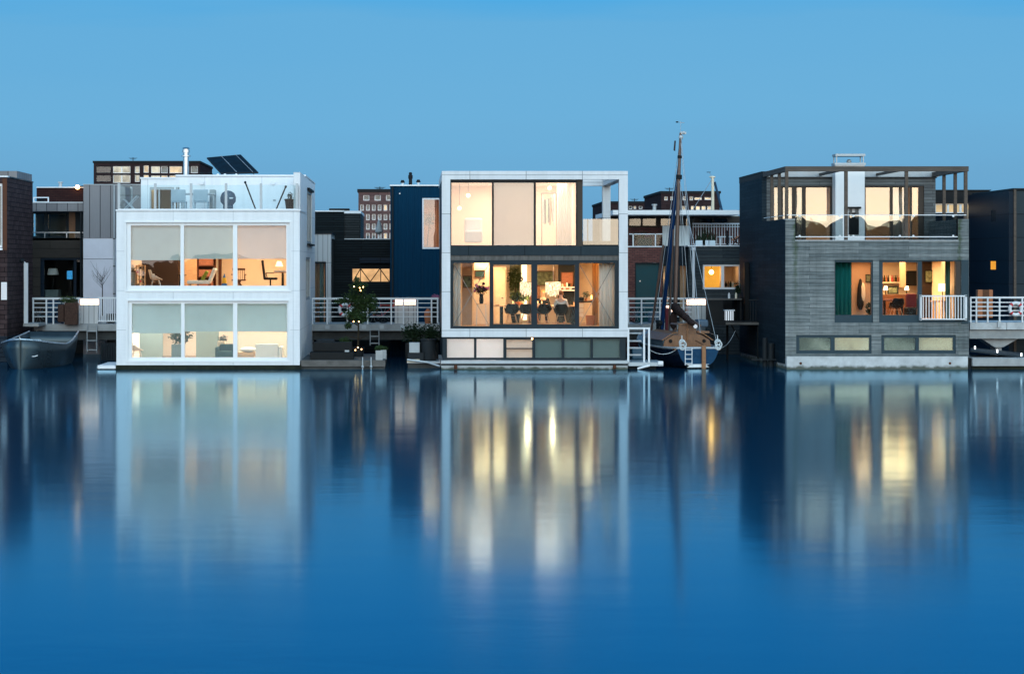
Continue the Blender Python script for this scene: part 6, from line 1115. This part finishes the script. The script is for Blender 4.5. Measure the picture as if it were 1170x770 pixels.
# ------------------------------------------------------------------ dark landing stage left of the timber house
q = 5.5; L_ = T('landing_stage','black timber landing stage with railing beside the grey timber house','landing stage',(X(838,q),q,0)); zq=Z(367.5,q)
MB().box(X(806,q),X(874,q),q,q+2.6,Z(371.5,q),zq).build('deck_boards','soot',L_); MB().box(X(829,q),X(872,q),q-.05,q-.003,Z(371,q),Z(368.3,q)).build('edge_board','deck_wood',L_)
MB().box(X(809,q+2.5),X(846,q+2.5),q+2.5,q+2.58,zq,Z(342,q+2.5)).build('windbreak','black',L_); MB().box(X(809,q)+.0,X(826.5,q),q+.02,q+.08,zq+.002,Z(343.5,q)).build('windbreak','black',L_)
MB().tube([(X(836,q),q,Z(371.6,q)),(X(846,q),q+.3,Z(388,q))],.04).build('strut','soot',L_)
for px in (814,867,841): MB().box(X(px,q)-.04,X(px,q)+.04,q+(.1 if px!=841 else 2.1),q+(.2 if px!=841 else 2.2),-.4,Z(371.6,q)).build('pile','soot',L_)
r7=MB(); [r7.box(X(px,q)-.014,X(px,q)+.014,q+.05,q+.08,zq,Z(343,q)) for px in (857.5,860.8,864,867.3,870.5)]; r7.box(X(856,q),X(872,q),q+.04,q+.09,Z(343.4,q),Z(342,q)).build('railing','charcoal',L_)
MB().box(X(851,q+2),X(856,q+2),q+2.0,q+2.4,zq,Z(300,q+2)).build('screen_post','black',L_)
t=T('lantern','white glowing lantern with vertical bars on the black landing stage','lantern',(X(833.5,q+.5),q+.5,zq)); x0,x1=X(828.5,q+.4),X(839,q+.4)
MB().box(x0+.03,x1-.03,q+.43,q+.75,zq+.04,Z(355.5,q+.4)).build('light_panel','lantern_glow',t)
for k in range(5): x=x0+(x1-x0)*k/4; MB().box(x-.014,x+.014,q+.40,q+.425,zq+.002,Z(354.5,q+.4)).build('bar','charcoal',t)
MB().box(x0-.02,x1+.02,q+.39,q+.8,Z(355.3,q+.4),Z(354,q+.4)).build('lid','white_metal',t)
t=T('garden_table','long slatted table with bottles at the back of the black landing stage','table',(X(828,q+1.6),q+1.6,zq)); MB().box(X(808,q+1.6),X(846,q+1.6),q+1.2,q+2.1,Z(342.5,q+1.6),Z(341,q+1.6)).build('table_top','deck_wood',t)
for px in (809,845): MB().box(X(px,q+1.6)-.03,X(px,q+1.6)+.03,q+1.3,q+2.0,zq,Z(342.5,q+1.6)).build('leg','soot',t)
for k,px in enumerate((833,841)):
    o=MB().lathe((X(px,q+1.4),q+1.4,Z(341,q+1.6)+.002),[(.045,0),(.045,.16),(.015,.24)],10).build('bottle','white_metal' if k==0 else 'lamp_shade',smooth=True)
    if k: o.data.materials[0]=M['cream']
    tag(o,['silver','cream'][k]+' bottle on the long slatted table of the landing stage','bottle')
t=T('potted_plant','dark conifer in a pot beside the amber lit window','plant',(X(843,q+2.2),q+2.2,zq)); x=X(843,q+2.2); MB().cyl((x,q+2.2,zq),(x,q+2.2,Z(340,q+2.2)),.18,.22).build('pot','black',t); leaves(MB(),(x,q+2.2,Z(330,q+2.2)),(.16,.16,.42),300,.05,random.Random(19),.1).build('foliage','leaf_dark',t)
for k,(px,py,r) in enumerate(((874,386,.10),(881,392,.12))):
    o=MB().cyl((X(px,2),2,-1),(X(px,2),2,Z(py,2)),r,r,14).build('mooring_pile','charcoal',smooth=True); tag(o,['thinner','thicker'][k]+' dark mooring pile beside the timber house wall','pile')
o=MB().box(X(858,1.9),X(893,1.9),1.75,1.85,Z(411.5,1.9),Z(409.8,1.9)).build('mooring_beam','charcoal'); tag(o,'low dark mooring beam in front of the two piles','beam')

# ------------------------------------------------------------------ right edge: pier arm, lower jetty, panel house
q = 4.0; P2 = T('pier','pale concrete pier arm with white railing at the right edge','pier',(X(1140,q),q+1,0)); dz=Z(368.5,q)
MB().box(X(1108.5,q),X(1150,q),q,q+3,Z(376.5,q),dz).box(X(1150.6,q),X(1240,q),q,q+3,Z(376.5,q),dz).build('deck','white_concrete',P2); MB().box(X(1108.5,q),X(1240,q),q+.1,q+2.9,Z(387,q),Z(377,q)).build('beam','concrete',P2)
for a,b_ in ((1124,1166),(1200,1240)): MB().prism([(X(a,q),Z(387.3,q)),(X(b_,q),Z(387.3,q)),(X((a+b_)/2+4,q),Z(397,q)),(X((a+b_)/2-6,q),Z(397,q))],q+.3,q+1.2).build('support','concrete',P2); MB().box(X((a+b_)/2-4,q),X((a+b_)/2+3,q),q+.4,q+1.1,-.5,Z(397,q)).build('pile','concrete',P2)
r8=MB().box(X(1108.5,q),X(1240,q),q-.03,q+.03,Z(341,q),Z(339,q)); 
for py in (345.5,350.3,355,360.4): r8.box(X(1108.5,q),X(1240,q),q-.015,q+.015,Z(py+.6,q),Z(py-.6,q))
for px in (1109,1115.5,1128.5,1142,1168,1190,1215): r8.box(X(px,q)-.03,X(px,q)+.03,q-.028,q+.028,dz,Z(340,q))
r8.build('railing','white_metal',P2); MB().box(X(1139.5,q),X(1143.5,q),q-.06,q-.003,Z(374,q),Z(367,q)).build('bracket','galvanised',P2)
t=T('jetty','low grey jetty with small white lights under the pier arm','jetty',(X(1140),1,0)); MB().box(X(1110.5),X(1240),-.1,2.4,Z(418),Z(409)).build('deck','concrete',t); MB().box(X(1110.7),X(1240),0,2.3,-.4,Z(418)-.003).build('float','moss_concrete',t)
MB().add([(X(1109,.5),.5,Z(401,.5)),(X(1170,.5),.5,Z(408,.5)),(X(1170,3),3,Z(404,3)),(X(1109,3),3,Z(398,3))],[(0,1,2,3)]).build('ramp','slate_frame',t,thick=.06)
for px,py in ((1114,397),(1139.5,401),(1167,405)): MB().cyl((X(px,.4),.4,Z(py+2,.4)),(X(px,.4),.4,Z(py-1.6,.4)),.03).build('light','deck_light',t)
MB().box(X(1106.8),X(1110.3),.05,2.2,-.4,Z(409)).build('mooring_post','black'); tag(bpy.data.objects['mooring_post'],'black mooring post between timber house and grey jetty','post')
yE = 12.5
H = T('house','dark navy panelled house with narrow lit window behind the right pier','house',(X(1150,yE),yE+3,0)); xs=X(1158,yE); zt=Z(217.3,yE); yE2=yE+6.2
o1=(X(1158,yE))
MB().wall(yE, yE2, 0, zt, xs-.2, xs, [(yE+1.9,yE+2.6,Z(253,yE+2),Z(240,yE+2)),(yE+1.9,yE+2.7,Z(308,yE+2),Z(298.5,yE+2))], 'y').build('side_wall','navy_panel',H)
MB().box(xs+.002, xs+.11, yE-.05, yE+.2, 0, zt+.02).build('corner_strip','pergola_wood',H); MB().box(xs+.112, X(1260,yE), yE, yE+.2, 0, zt).box(xs,X(1260,yE),yE2-.2,yE2,0,zt).build('wall','grey_panel',H); MB().box(xs-.03,X(1260,yE),yE-.06,yE2,zt+.03,zt+.08).build('coping','slate_frame',H)
for (a,b_,c_,mm,lab) in ((yE+1.9,yE+2.6,(Z(253,yE+2),Z(240,yE+2)),'black','dark upper window'),(yE+1.9,yE+2.7,(Z(308,yE+2),Z(298.5,yE+2)),'lit_amber','lit lower window')):
    f=MB().wall(a,b_,c_[0],c_[1],xs-.16,xs-.06,[(a+.06,b_-.06,c_[0]+.05,c_[1]-.05)],'y').build('window','slate_frame',H); f['label']=lab
    MB().box(xs-.12,xs-.10,a+.06,b_-.06,c_[0]+.05,c_[1]-.05).build('pane','glass',f); MB().box(xs-.19,xs-.165,a,b_,c_[0],c_[1]).build('curtain',mm,f)
for k,(px,w_) in enumerate(((1118.5,.22),(1125,.32),(1130.5,.18))):
    o=MB().box(X(px,yE-1.5)-w_/2,X(px,yE-1.5)+w_/2,yE-1.7,yE-1.4,dz,Z(331,yE-1.5)).build('timber_bollard','terracotta' if k!=1 else 'furniture_wood',bevel=.02); tag(o,['leftmost orange brown','darker middle','rightmost orange brown'][k]+' timber post behind the right pier railing','post')
MB().box(X(1100,10),X(1300,10),9.6,12.4,Z(372,10),dk-.1).build('quay','dark_concrete'); tag(bpy.data.objects['quay'],'dark concrete quay in front of the navy panelled house','quay')
yF = 20.0
H = T('house','dark flat-roofed house with bright upper windows seen through the pergola posts','house',(X(1095,yF),yF+3,0)); x0,x1=X(1040,yF),X(1131,yF)
MB().box(x0,x1,yF,yF+6,Z(232.5,yF),Z(218,yF)).build('upper_wall','soot',H); MB().box(x0-.05,x1+.05,yF-.05,yF+6,Z(218,yF)+.002,Z(217,yF)).build('coping','slate_frame',H)
window(H,x0,X(1111,yF),Z(243.5,yF),Z(233,yF),yF+.1,[(X(a,yF),X(b_,yF),Z(242.5,yF),Z(234,yF)) for a,b_ in ((1045,1068),(1070,1083),(1085,1097),(1099.5,1110.5))],'white_frame','glass',.1)
MB().box(x0,X(1111,yF),yF+.5,yF+.52,Z(245,yF),Z(232,yF)).build('curtain','lit_window',H); MB().box(x0,x1,yF,yF+6,0,Z(243.6,yF)).build('lower_wall','navy_panel',H); MB().box(X(1104,yF-.5),X(1110.5,yF-.5),yF-.4,yF-.1,Z(262,yF),Z(240,yF)).build('lit_shaft','lit_window_pale',H)

# ------------------------------------------------------------------ far blocks of flats
def flats(label, x0p, x1p, ytop, Y, wallm, wins, depth=14, zbot=.8, roofbits=()):
    t = T('apartment_building', label, 'building', (X((x0p+x1p)/2,Y), Y, zbot)); zt = Z(ytop,Y)
    holes = [(X(a,Y),X(b_,Y),Z(d,Y),Z(c_,Y)) for a,b_,c_,d,_ in wins]
    MB().wall(X(x0p,Y), X(x1p,Y), zbot, zt, Y, Y+.4, holes).wall(Y+.4, Y+depth, zbot, zt, X(x0p,Y), X(x0p,Y)+.3, [], 'y').wall(Y+.4, Y+depth, zbot, zt, X(x1p,Y)-.3, X(x1p,Y), [], 'y').build('wall', wallm, t)
    MB().box(X(x0p,Y)-.1, X(x1p,Y)+.1, Y-.08, Y+depth, zt+.004, zt+.25).build('roof','far_roof',t)
    for (a,b_,c_,d,mm),h in zip(wins,holes):
        n = max(1, round((h[1]-h[0])/1.3)); w_ = (h[1]-h[0])/n
        f = MB().wall(*h, Y+.1, Y+.22, [(h[0]+w_*k+.06, h[0]+w_*(k+1)-.06, h[2]+.06, h[3]-.06) for k in range(n)]).build('window','white_frame' if mm!='d2' else 'slate_frame',t)
        MB().box(h[0]+.02,h[1]-.02,Y+.14,Y+.17,h[2]+.02,h[3]-.02).build('pane','glass',f)
        MB().box(h[0]-.1,h[1]+.1,Y+.5,Y+.55,h[2]-.1,h[3]+.1).build('blind',{'l':'lit_window_pale','w':'lit_window','d':'interior_teal','d2':'interior_dark'}[mm],f)
    for a,b_,c_,d in roofbits: MB().box(X(a,Y+4),X(b_,Y+4),Y+4,Y+8,zt+.2,Z(c_,Y+4)).build('roof_box','far_roof',t)
    return t
mat('far_roof',(.03,.035,.04),.8)
flats('long dark block of flats with lit windows behind the white house', 107, 228, 186.5, 150, 'far_dark_brick',
  [(109.5,127,190,198,'d2'),(109.5,127,200,208,'d2'),(129,149,190,198,'l'),(129,149,200,209,'l'),(154,159.5,190,198,'l'),(154,159.5,200,208,'l'),(164,170,189,197.5,'w'),(164,170,200,208,'w'),(172.5,183,190,198,'l'),(184,191.5,190,198,'d'),(172.5,183,200.5,208,'l'),(184,191.5,200.5,208,'w'),(193.5,208,190,198,'w'),(210,216,190,198,'w'),(218,226,190,198,'d'),(193.5,208,200.5,208,'w')], roofbits=[(147,165,184.3,0)])
far2 = []
for r_ in range(6):
    y0 = 223 + r_*10.8 if r_ else 223; n = 0
    for k in range(6):
        x = (415 + k*13 if r_ == 0 else 411.5 + k*6.7)
        if x > 447: continue
        far2.append((x, x+(7 if r_==0 else 4.2), y0, y0+(6.3 if r_==0 else 7), ('w' if (r_,k) in ((1,4),(4,4),(5,1),(3,5)) else 'd')))
flats('pinkish brick block of flats with rows of small windows left of the blue corrugated house', 409.5, 452, 219.5, 95, 'far_brick', far2, roofbits=[(431,438,218,0)])
flats('small dark block of flats above the white roof right of the framed house', 690, 737, 232.6, 150, 'far_dark_brick', [(718.5,722.5,235.5,239,'d'),(724,727,235.5,239,'w'),(730,734,235.5,239,'d')])
flats('dark brick block of flats behind the mast with lit windows', 755.5, 822.5, 221.3, 120, 'far_dark_brick',
  [(759,763,224.5,229,'d'),(766,769,224.5,229,'d'),(780,784,224.5,229,'d'),(788,792,224.5,229,'d'),(793.5,802,225.5,228.5,'w'),(805,813,225.5,228.5,'w'),(789.5,793,235.5,240,'w'),(795,800,235.5,240,'w'),(801.5,806.5,235.5,240,'w'),(808,813,235.5,240,'w'),(779,784,235.5,240,'d')], roofbits=[(796,819,219,0)])
t=T('roof_flue','small pale flue on the skyline above the white roof','flue',(X(748,100),100,.9)); MB().cyl((X(747.7,100),100,.9),(X(747.7,100),100,Z(235,100)),.16).cyl((X(747.7,100),100,Z(235,100)),(X(747.7,100),100,Z(233.4,100)),.25).build('flue','galvanised',t)
t=T('far_mast','pale mast with a sloping stay beyond the white roof','mast',(X(814.5,40),40,0)); MB().cyl((X(814.8,40),40,0),(X(814.3,40),40,Z(203,40)),.12,.08).ball((X(814,40),40,Z(202.5,40)),(.18,.1,.07)).build('mast','cream',t); MB().tube([(X(816.5,40),40,Z(208,40)),(X(826,40),40,Z(245,40)),(X(850,40),40,Z(340,40))],.07).build('furled_stay','bin_blue',t); MB().tube([(X(814,40),40,Z(204,40)),(X(801,40),40,Z(225,40)),(X(760,40),40,Z(290,40))],.018,5).build('stay','wire',t); MB().box(X(807.5,40),X(812,40),40,40.02,Z(197.3,40),Z(196.6,40)).build('wind_vane','black',t)
b=MB(); b.tube([(X(814,40),40,Z(203,40)),(X(810,40),40,Z(197,40))],.012,5); b.build('vane_arm','wire',t)
# ------------------------------------------------------------------ boats
def hull(par, stations, m, local=True, name='hull', thick=.03, nseg=8):
    """stations: (y, half_beam, z_sheer, z_keel, flare) from stern (0) to bow; open shell"""
    vs = []; fs = []; n = nseg*2
    for (y, hb, zs, zk, fl) in stations:
        for i in range(n+1):
            u = -1 + 2*i/n; a = abs(u); s = 1 if u >= 0 else -1
            x = s*hb*(a**fl); z = zk + (zs-zk)*(a**2.4)
            if a == 1: z = zs
            vs.append((x, y, z))
    for j in range(len(stations)-1):
        for i in range(n): k = j*(n+1)+i; fs.append((k, k+1, k+n+2, k+n+1))
    fs.append(tuple(range(n+1)))
    return MB().add(vs, fs).build(name, m, par, local=local, smooth=True, thick=thick)
# aluminium open boat, bow towards us
B = T('motor_boat', 'open aluminium workboat moored bow out before the purple tiled house', 'boat', (X(23), 0, 0), R(0))
rot = R(-4); B.rotation_euler = (0,0,rot)
Lb = 4.9; st = []
for k in range(15):
    t_ = 1-k/14; u_ = t_**1.6*1.0        # u_ = 1 at the stern, 0 at the stem
    y = Lb*u_; hb = max(.02, 1.27*math.sin(min(1, u_*1.9+.0)**.62*math.pi/2)*(1-.22*max(0,u_-.55)/.45))
    zs_ = 1.11 - .34*min(1,u_*2.5) + .58*max(0,u_-.15)**1.3
    st.append((y, hb, zs_, -.25+.12*(1-u_)**6, .42+.30*(1-u_)))
hl_ = hull(B, st, 'aluminium')
rp = [(-s[1], s[0], s[2]+.01) for s in st][::-1]; rp2 = [(s[1], s[0], s[2]+.01) for s in st][::-1]
MB().tube(rp, .032).tube(rp2, .032).build('gunwale','aluminium_bright',B,local=True)
MB().box(-.018,.018,-.04,.02,-.05,1.10).build('stem','aluminium',B,local=True,bevel=.015)
MB().box(-.8,.8,1.7,Lb-.1,.14,.18).build('sole','aluminium_floor',B,local=True)
for y in (1.7,2.8,3.9): MB().box(-1.0,1.0,y,y+.32,.52,.56).build('bench','aluminium_floor',B,local=True,bevel=.01)
for s in (-1,1):
    b=MB()
    for k in (2,3,4,5,6,8): hb=st[k][1]; y=st[k][0]; b.tube([(s*hb*.62,y,.14),(s*hb*.97,y,st[k][2]-.03)],.02,6)
    b.build('rib','aluminium_bright',B,local=True)
MB().tube([(.24,.18,.50),(.32,.21,.47),(.45,.30,.47),(.55,.42,.50)],.018).build('handle','white_metal',B,local=True)
MB().ball((.10,.10,.32),(.06,.035,.03)).build('emblem','charcoal',B,local=True,smooth=True)
o=MB().ball((X(34),1.1,.98),(.26,.16,.10),12,8).ball((X(37),1.2,1.0),(.14,.18,.08),10,7).build('rope_bundle','rope',smooth=True); tag(o,'pale bundle of rope and cloth in the bow of the aluminium boat','rope')
MB().box(-.30,.34,.75,1.05,.84,.88).build('foredeck','aluminium_floor',B,local=True)

# sailing boat, transom towards us
B = T('sailing_boat', 'blue hulled wooden sailing boat moored stern out with a tall brown mast', 'boat', (X(800), .55, 0)); rt = R(7.5); B.rotation_euler=(0,0,rt)
Lb = 7.4; st=[]
hbs = [(0,.80,.74,.10),(.5,.92,.73,.0),(1.2,1.05,.72,-.1),(2.2,1.17,.73,-.2),(3.2,1.22,.76,-.25),(4.2,1.18,.81,-.25),(5.2,1.02,.89,-.22),(6.1,.74,.99,-.15),(6.8,.42,1.08,-.05),(7.25,.12,1.15,.1),(7.4,.03,1.17,.25)]
for y,hb,zs,zk in hbs: st.append((y,hb,zs,zk,.55+.03*y))
# transom + quarters in bright blue, the long side darker
hull(B, st, 'hull_navy')
n=16; vs=[]; y,hb,zs,zk,fl=st[0]
for i in range(n+1):
    u=-1+2*i/n; a=abs(u); s=1 if u>=0 else -1; vs.append((s*hb*a**fl, -.022, zs if a==1 else zk+(zs-zk)*a**2.4))
MB().add(vs,[tuple(range(n+1))]).build('transom','hull_blue',B,local=True,thick=.03)
MB().prism([(-.44,.05),(.42,.05),(.30,.13),(.42,.17),(-.50,.17),(-.34,.11)],-.06,-.035).build('boot_stripe','boot_white',B,local=True)
g1=[(-s[1]*1.0,s[0],s[2]+.03) for s in st]; g2=[(s[1],s[0],s[2]+.03) for s in st]
MB().tube(g1,.045).tube(g2,.045).tube([g1[0],g2[0]],.045).build('rubbing_strake','galvanised',B,local=True)
vs=[];fs=[]
for s in st: vs += [(-s[1]*.97,s[0],s[2]-.01),(0,s[0],s[2]+.05),(s[1]*.97,s[0],s[2]-.01)]
for k in range(3,len(st)-1): a=3*k; fs += [(a,a+1,a+4,a+3),(a+1,a+2,a+5,a+4)]
MB().add(vs,fs).build('deck','deck_blue',B,local=True,thick=.02)
d=MB()
for k in range(7):
    x=-.98+.13*k; d.box(x-.008,x+.008,2.3,5.2-.2*abs(k-3),.775,.80)
d.build('deck_seam','hull_navy',B,local=True)
# cabin bulkhead and roof
MB().prism([(-.95,.74),(.95,.74),(.88,1.02),(.55,1.22),(.32,1.27),(-.32,1.27),(-.55,1.22),(-.88,1.02)],1.5,1.56).build('bulkhead','varnish_light',B,local=True)
MB().prism([(-.36,1.28),(.36,1.28),(.33,1.60),(-.33,1.60)],1.47,1.53).build('hatch_boards','varnish_light',B,local=True)
MB().prism([(-.93,1.0),(-.56,1.235),(-.33,1.285),(.33,1.285),(.56,1.235),(.93,1.0),(.90,.78),(-.90,.78)],1.58,4.6).build('cabin','deck_blue',B,local=True,bevel=.03)
MB().prism([(-.38,1.60),(.38,1.60),(.34,1.65),(-.34,1.65)],1.44,2.6).build('sliding_hatch','varnish_light',B,local=True)
b_=MB(); [b_.box(-.33,.33,1.46,1.469,z,z+.008) for z in (1.34,1.41,1.48,1.55)]; b_.build('board_seam','soot',B,local=True)
MB().prism([(-.99,1.0),(-.60,1.25),(-.37,1.31),(-.37,1.34),(-.62,1.28),(-1.02,1.02)],1.42,4.6).build('roof_edge','varnish',B,local=True); MB().prism([(.99,1.0),(.60,1.25),(.37,1.31),(.37,1.34),(.62,1.28),(1.02,1.02)],1.42,4.6).build('roof_edge','varnish',B,local=True)
for xx in (-.66,.66): MB().cyl((xx,1.49,.98),(xx,1.47,.98),.07,.07,14).build('porthole','black',B,local=True)
MB().box(-.012,.012,1.43,1.47,1.0,1.58).box(-.05,.05,1.43,1.468,1.40,1.44).build('hatch_trim','varnish',B,local=True)
MB().box(.42,.86,1.42,2.3,1.28,1.36).build('cockpit_roof','varnish_light',B,local=True); MB().box(.45,.84,1.44,2.2,1.5,1.8).build('spray_hood','fabric_blue',B,local=True,bevel=.08)
MB().box(-.9,-.56,.05,1.5,.70,.76).box(.56,.9,.05,1.5,.70,.76).box(-.56,.56,.05,1.5,.30,.34).build('cockpit_seat','varnish_light',B,local=True)
MB().box(.12,.27,-.14,-.04,-.2,.86).build('rudder','varnish',B,local=True,bevel=.01); MB().tube([(.20,-.08,.90),(.16,.9,1.02)],.028).build('tiller','varnish_light',B,local=True)
ld=MB().tube([(-.52,-.10,.13),(-.52,-.10,.80)],.016).tube([(-.26,-.10,.13),(-.26,-.10,.80)],.016)
for k in range(4): ld.tube([(-.52,-.10,.2+.17*k),(-.26,-.10,.2+.17*k)],.014)
ld.build('ladder','white_metal',B,local=True)
for x in (-.60,.78):
    MB().torus((x,.05,.98),.10,.03,'Y',20,8).torus((x+.02,.0,.90),.12,.028,'Y',20,8).torus((x-.01,-.03,.80),.09,.03,'Y',20,8).build('rope_coil','rope',B,local=True,smooth=True)
    MB().tube([(x,.08,.72),(x,.08,1.25)],.015).build('stanchion','white_metal',B,local=True)
MB().tube([(-.60,.08,1.24),(-1.1,3,1.3),(-.7,6.1,1.5)],.008,5).tube([(.78,.08,1.24),(1.12,3,1.3),(.7,6.1,1.5)],.008,5).build('guard_wire','wire',B,local=True)
MB().ball((.27,1.3,1.55),.08).build('bow_light','lantern_glow',B,local=True,smooth=True)
# mast and rig (world placed, vertical)
ym = 4.3; ztop = Z(152,ym); mx_ = X(770.5,ym)
bm_ = MB().cyl((mx_,ym,.8),(X(775.5,ym),ym,Z(205,ym)),.085,.072,14).cyl((X(775.5,ym),ym,Z(205,ym)),(X(777.6,ym),ym,ztop),.072,.045,14)
inv = Matrix.Translation((X(800),.55,0)) @ Matrix.Rotation(rt,4,'Z'); inv = inv.inverted()
def onboat(mb): mb.v=[tuple(inv@Vector(p)) for p in mb.v]; return mb
onboat(bm_).build('mast','mast_wood',B,local=True,smooth=True)
fit=MB().cyl((X(775.7,ym),ym,Z(205,ym)),(X(775.8,ym),ym,Z(200,ym)),.12,.12,12).box(X(773,ym),X(779,ym),ym-.04,ym+.04,Z(203,ym),Z(202,ym)); onboat(fit).build('mast_band','soot',B,local=True); onboat(MB().cyl((X(776.6,ym),ym,Z(181,ym)),(X(776.7,ym),ym,Z(178,ym)),.09,.09,12)).build('mast_band','soot',B,local=True)
onboat(MB().box(X(777,ym),X(784,ym),ym-.04,ym+.04,Z(153.5,ym),Z(151,ym)).ball((X(781,ym),ym,Z(152,ym)),(.10,.06,.07)).ball((X(778,ym),ym,Z(157,ym)),(.09,.07,.10))).build('masthead_light','galvanised',B,local=True)
onboat(MB().tube([(X(777.6,ym),ym,ztop),(X(778,ym),ym,Z(139,ym))],.010,5).tube([(X(773.5,ym),ym,Z(139.5,ym)),(X(782,ym),ym,Z(140.8,ym))],.012,5)).build('wind_vane','wire',B,local=True)
onboat(MB().ball((X(773.7,ym),ym,Z(139.7,ym)),(.06,.03,.03))).build('wind_cup','black',B,local=True)
onboat(MB().prism([(X(770.5,ym),Z(161,ym)),(X(772.3,ym),Z(161,ym)),(X(771.5,ym),Z(173,ym)),(X(769.5,ym),Z(172,ym))],ym-.01,ym+.01)).build('pennant','hull_navy',B,local=True)
yf=6.9
onboat(MB().cyl((X(756,yf),yf,1.25),(X(767.5,5.6),5.6,Z(262,5.6)),.085,.10,10).cyl((X(767.5,5.6),5.6,Z(262,5.6)),(X(775.6,ym+.2),ym+.2,Z(186,ym+.2)),.10,.035,10)).build('furled_sail','sail_blue',B,local=True,smooth=True)
onboat(MB().tube([(X(743.5,6.0),6.0,1.05),(X(756,5.4),5.4,Z(292,5.4)),(X(758,5.4),5.4,Z(280,5.4))],.045).tube([(X(763.5,4.6),4.6,1.1),(X(768.5,4.6),4.6,Z(290,4.6)),(X(769.5,4.6),4.6,Z(262,4.6))],.035)).build('spar','mast_wood',B,local=True,smooth=True)
rg=MB()
for (pa,pya,ya,pb,pyb,yb_) in ((777,160,ym,746,384,5),(777,175,ym,752,384,5.6),(777.5,158,ym,797,382,3),(776,200,ym,790,385,3.6),(776,205,ym,783,372,4.2),(778,153,ym,800,380,1),(775.6,203,ym,819,392,2),(776,186,ym,765,380,5)):
    rg.tube([(X(pa,ya),ya,Z(pya,ya)),(X(pb,yb_),yb_,Z(pyb,yb_))],.011,5)
onboat(rg).build('rigging','wire',B,local=True)
onboat(MB().tube([(X(768,ym),ym,Z(352,ym)),(X(800,1.2),1.2,Z(372,1.2))],.05)).build('boom','mast_wood',B,local=True)
sb=MB(); r9=random.Random(3)
for k in range(12):
    t_=k/11; y=ym-.1-(2.6*t_); px=771+20*t_; py=352+18*t_
    sb.ball((X(px,y),y,Z(py,y)+.02),(.14+.05*r9.random()-.05*t_,.22,.20-.10*t_),10,8)
sb.ball((X(769,ym),ym-.1,Z(366,ym)),(.16,.16,.35),10,8)
onboat(sb).build('stowed_sail','sail_brown',B,local=True,smooth=True)
onboat(MB().box(X(760,5.5),X(764,5.5),5.4,5.6,Z(378,5.5),Z(352,5.5))).build('sail_bag','fabric_red',B,local=True,bevel=.03)
onboat(MB().cyl((X(752.5,5.8),5.8,Z(378,5.8)),(X(752.5,5.8),5.8,Z(366,5.8)),.10).ball((X(754,5.2),5.2,Z(369,5.2)),.12)).build('ventilator','charcoal',B,local=True,smooth=True)
# landing dock with white tube frame between framed house and boat
t=T('landing_dock','small dock with a white tubular ladder frame between framed house and sailing boat','dock',(X(735),.8,0)); z1=Z(413.8)
MB().box(X(717.8),X(757.5),-.1,1.8,Z(418),z1).build('deck_boards','galvanised',t); MB().box(X(719),X(750),.1,1.7,-.3,Z(418)-.002).build('float','soot',t); MB().tube([(X(728),-.12,Z(421)),(X(742),-.12,Z(417.3))],.04).build('brace','white_metal',t); MB().box(X(751.5),X(757.3),-.14,.1,Z(416.3),Z(412.6)).build('fender','white_paint',t)
fr=MB()
for px in (717.9,736,741.6): fr.box(X(px)-.035,X(px)+.035,.0,.07,z1+.002,Z(376))
fr.box(X(717.2),X(742.7),.0,.07,Z(376)+.002,Z(374.2)); fr.build('frame','white_metal',t)
for py in (381,390,398,406): MB().box(X(719),X(735),.6,.8,Z(py+1.2),Z(py-.6)).build('step','galvanised',t)
o=MB().box(X(722,2),X(735,2),2,2.6,z1,Z(397,2)).build('storage_box','bike_blue',bevel=.04); tag(o,'blue box behind the steps of the small dock','box')

def rope(label, a, b_, sag, r=.010):
    a=Vector(a); b_=Vector(b_); pts=[]
    for k in range(13): t_=k/12; p=a.lerp(b_,t_); pts.append(Vector((p.x,p.y,p.z-sag*4*t_*(1-t_))))
    mb=MB()
    for p,q_ in zip(pts[:-1],pts[1:]): mb.cyl(p,q_,r,r,6)
    o=mb.build('mooring_line','rope',smooth=True); tag(o,label,'rope')
rope('slack mooring line from the bow of the aluminium boat to the pier', (X(24),.05,1.08), (X(44,8.7),8.7,1.40), .45)
rope('mooring line from the sailing boat stern to the white tube frame of the dock', (X(779),.6,.80), (X(741.6),.05,.75), .22)
rope('mooring line from the sailing boat to the black landing stage', (X(822),.7,.80), (X(840,5.5),5.5,1.25), .25)
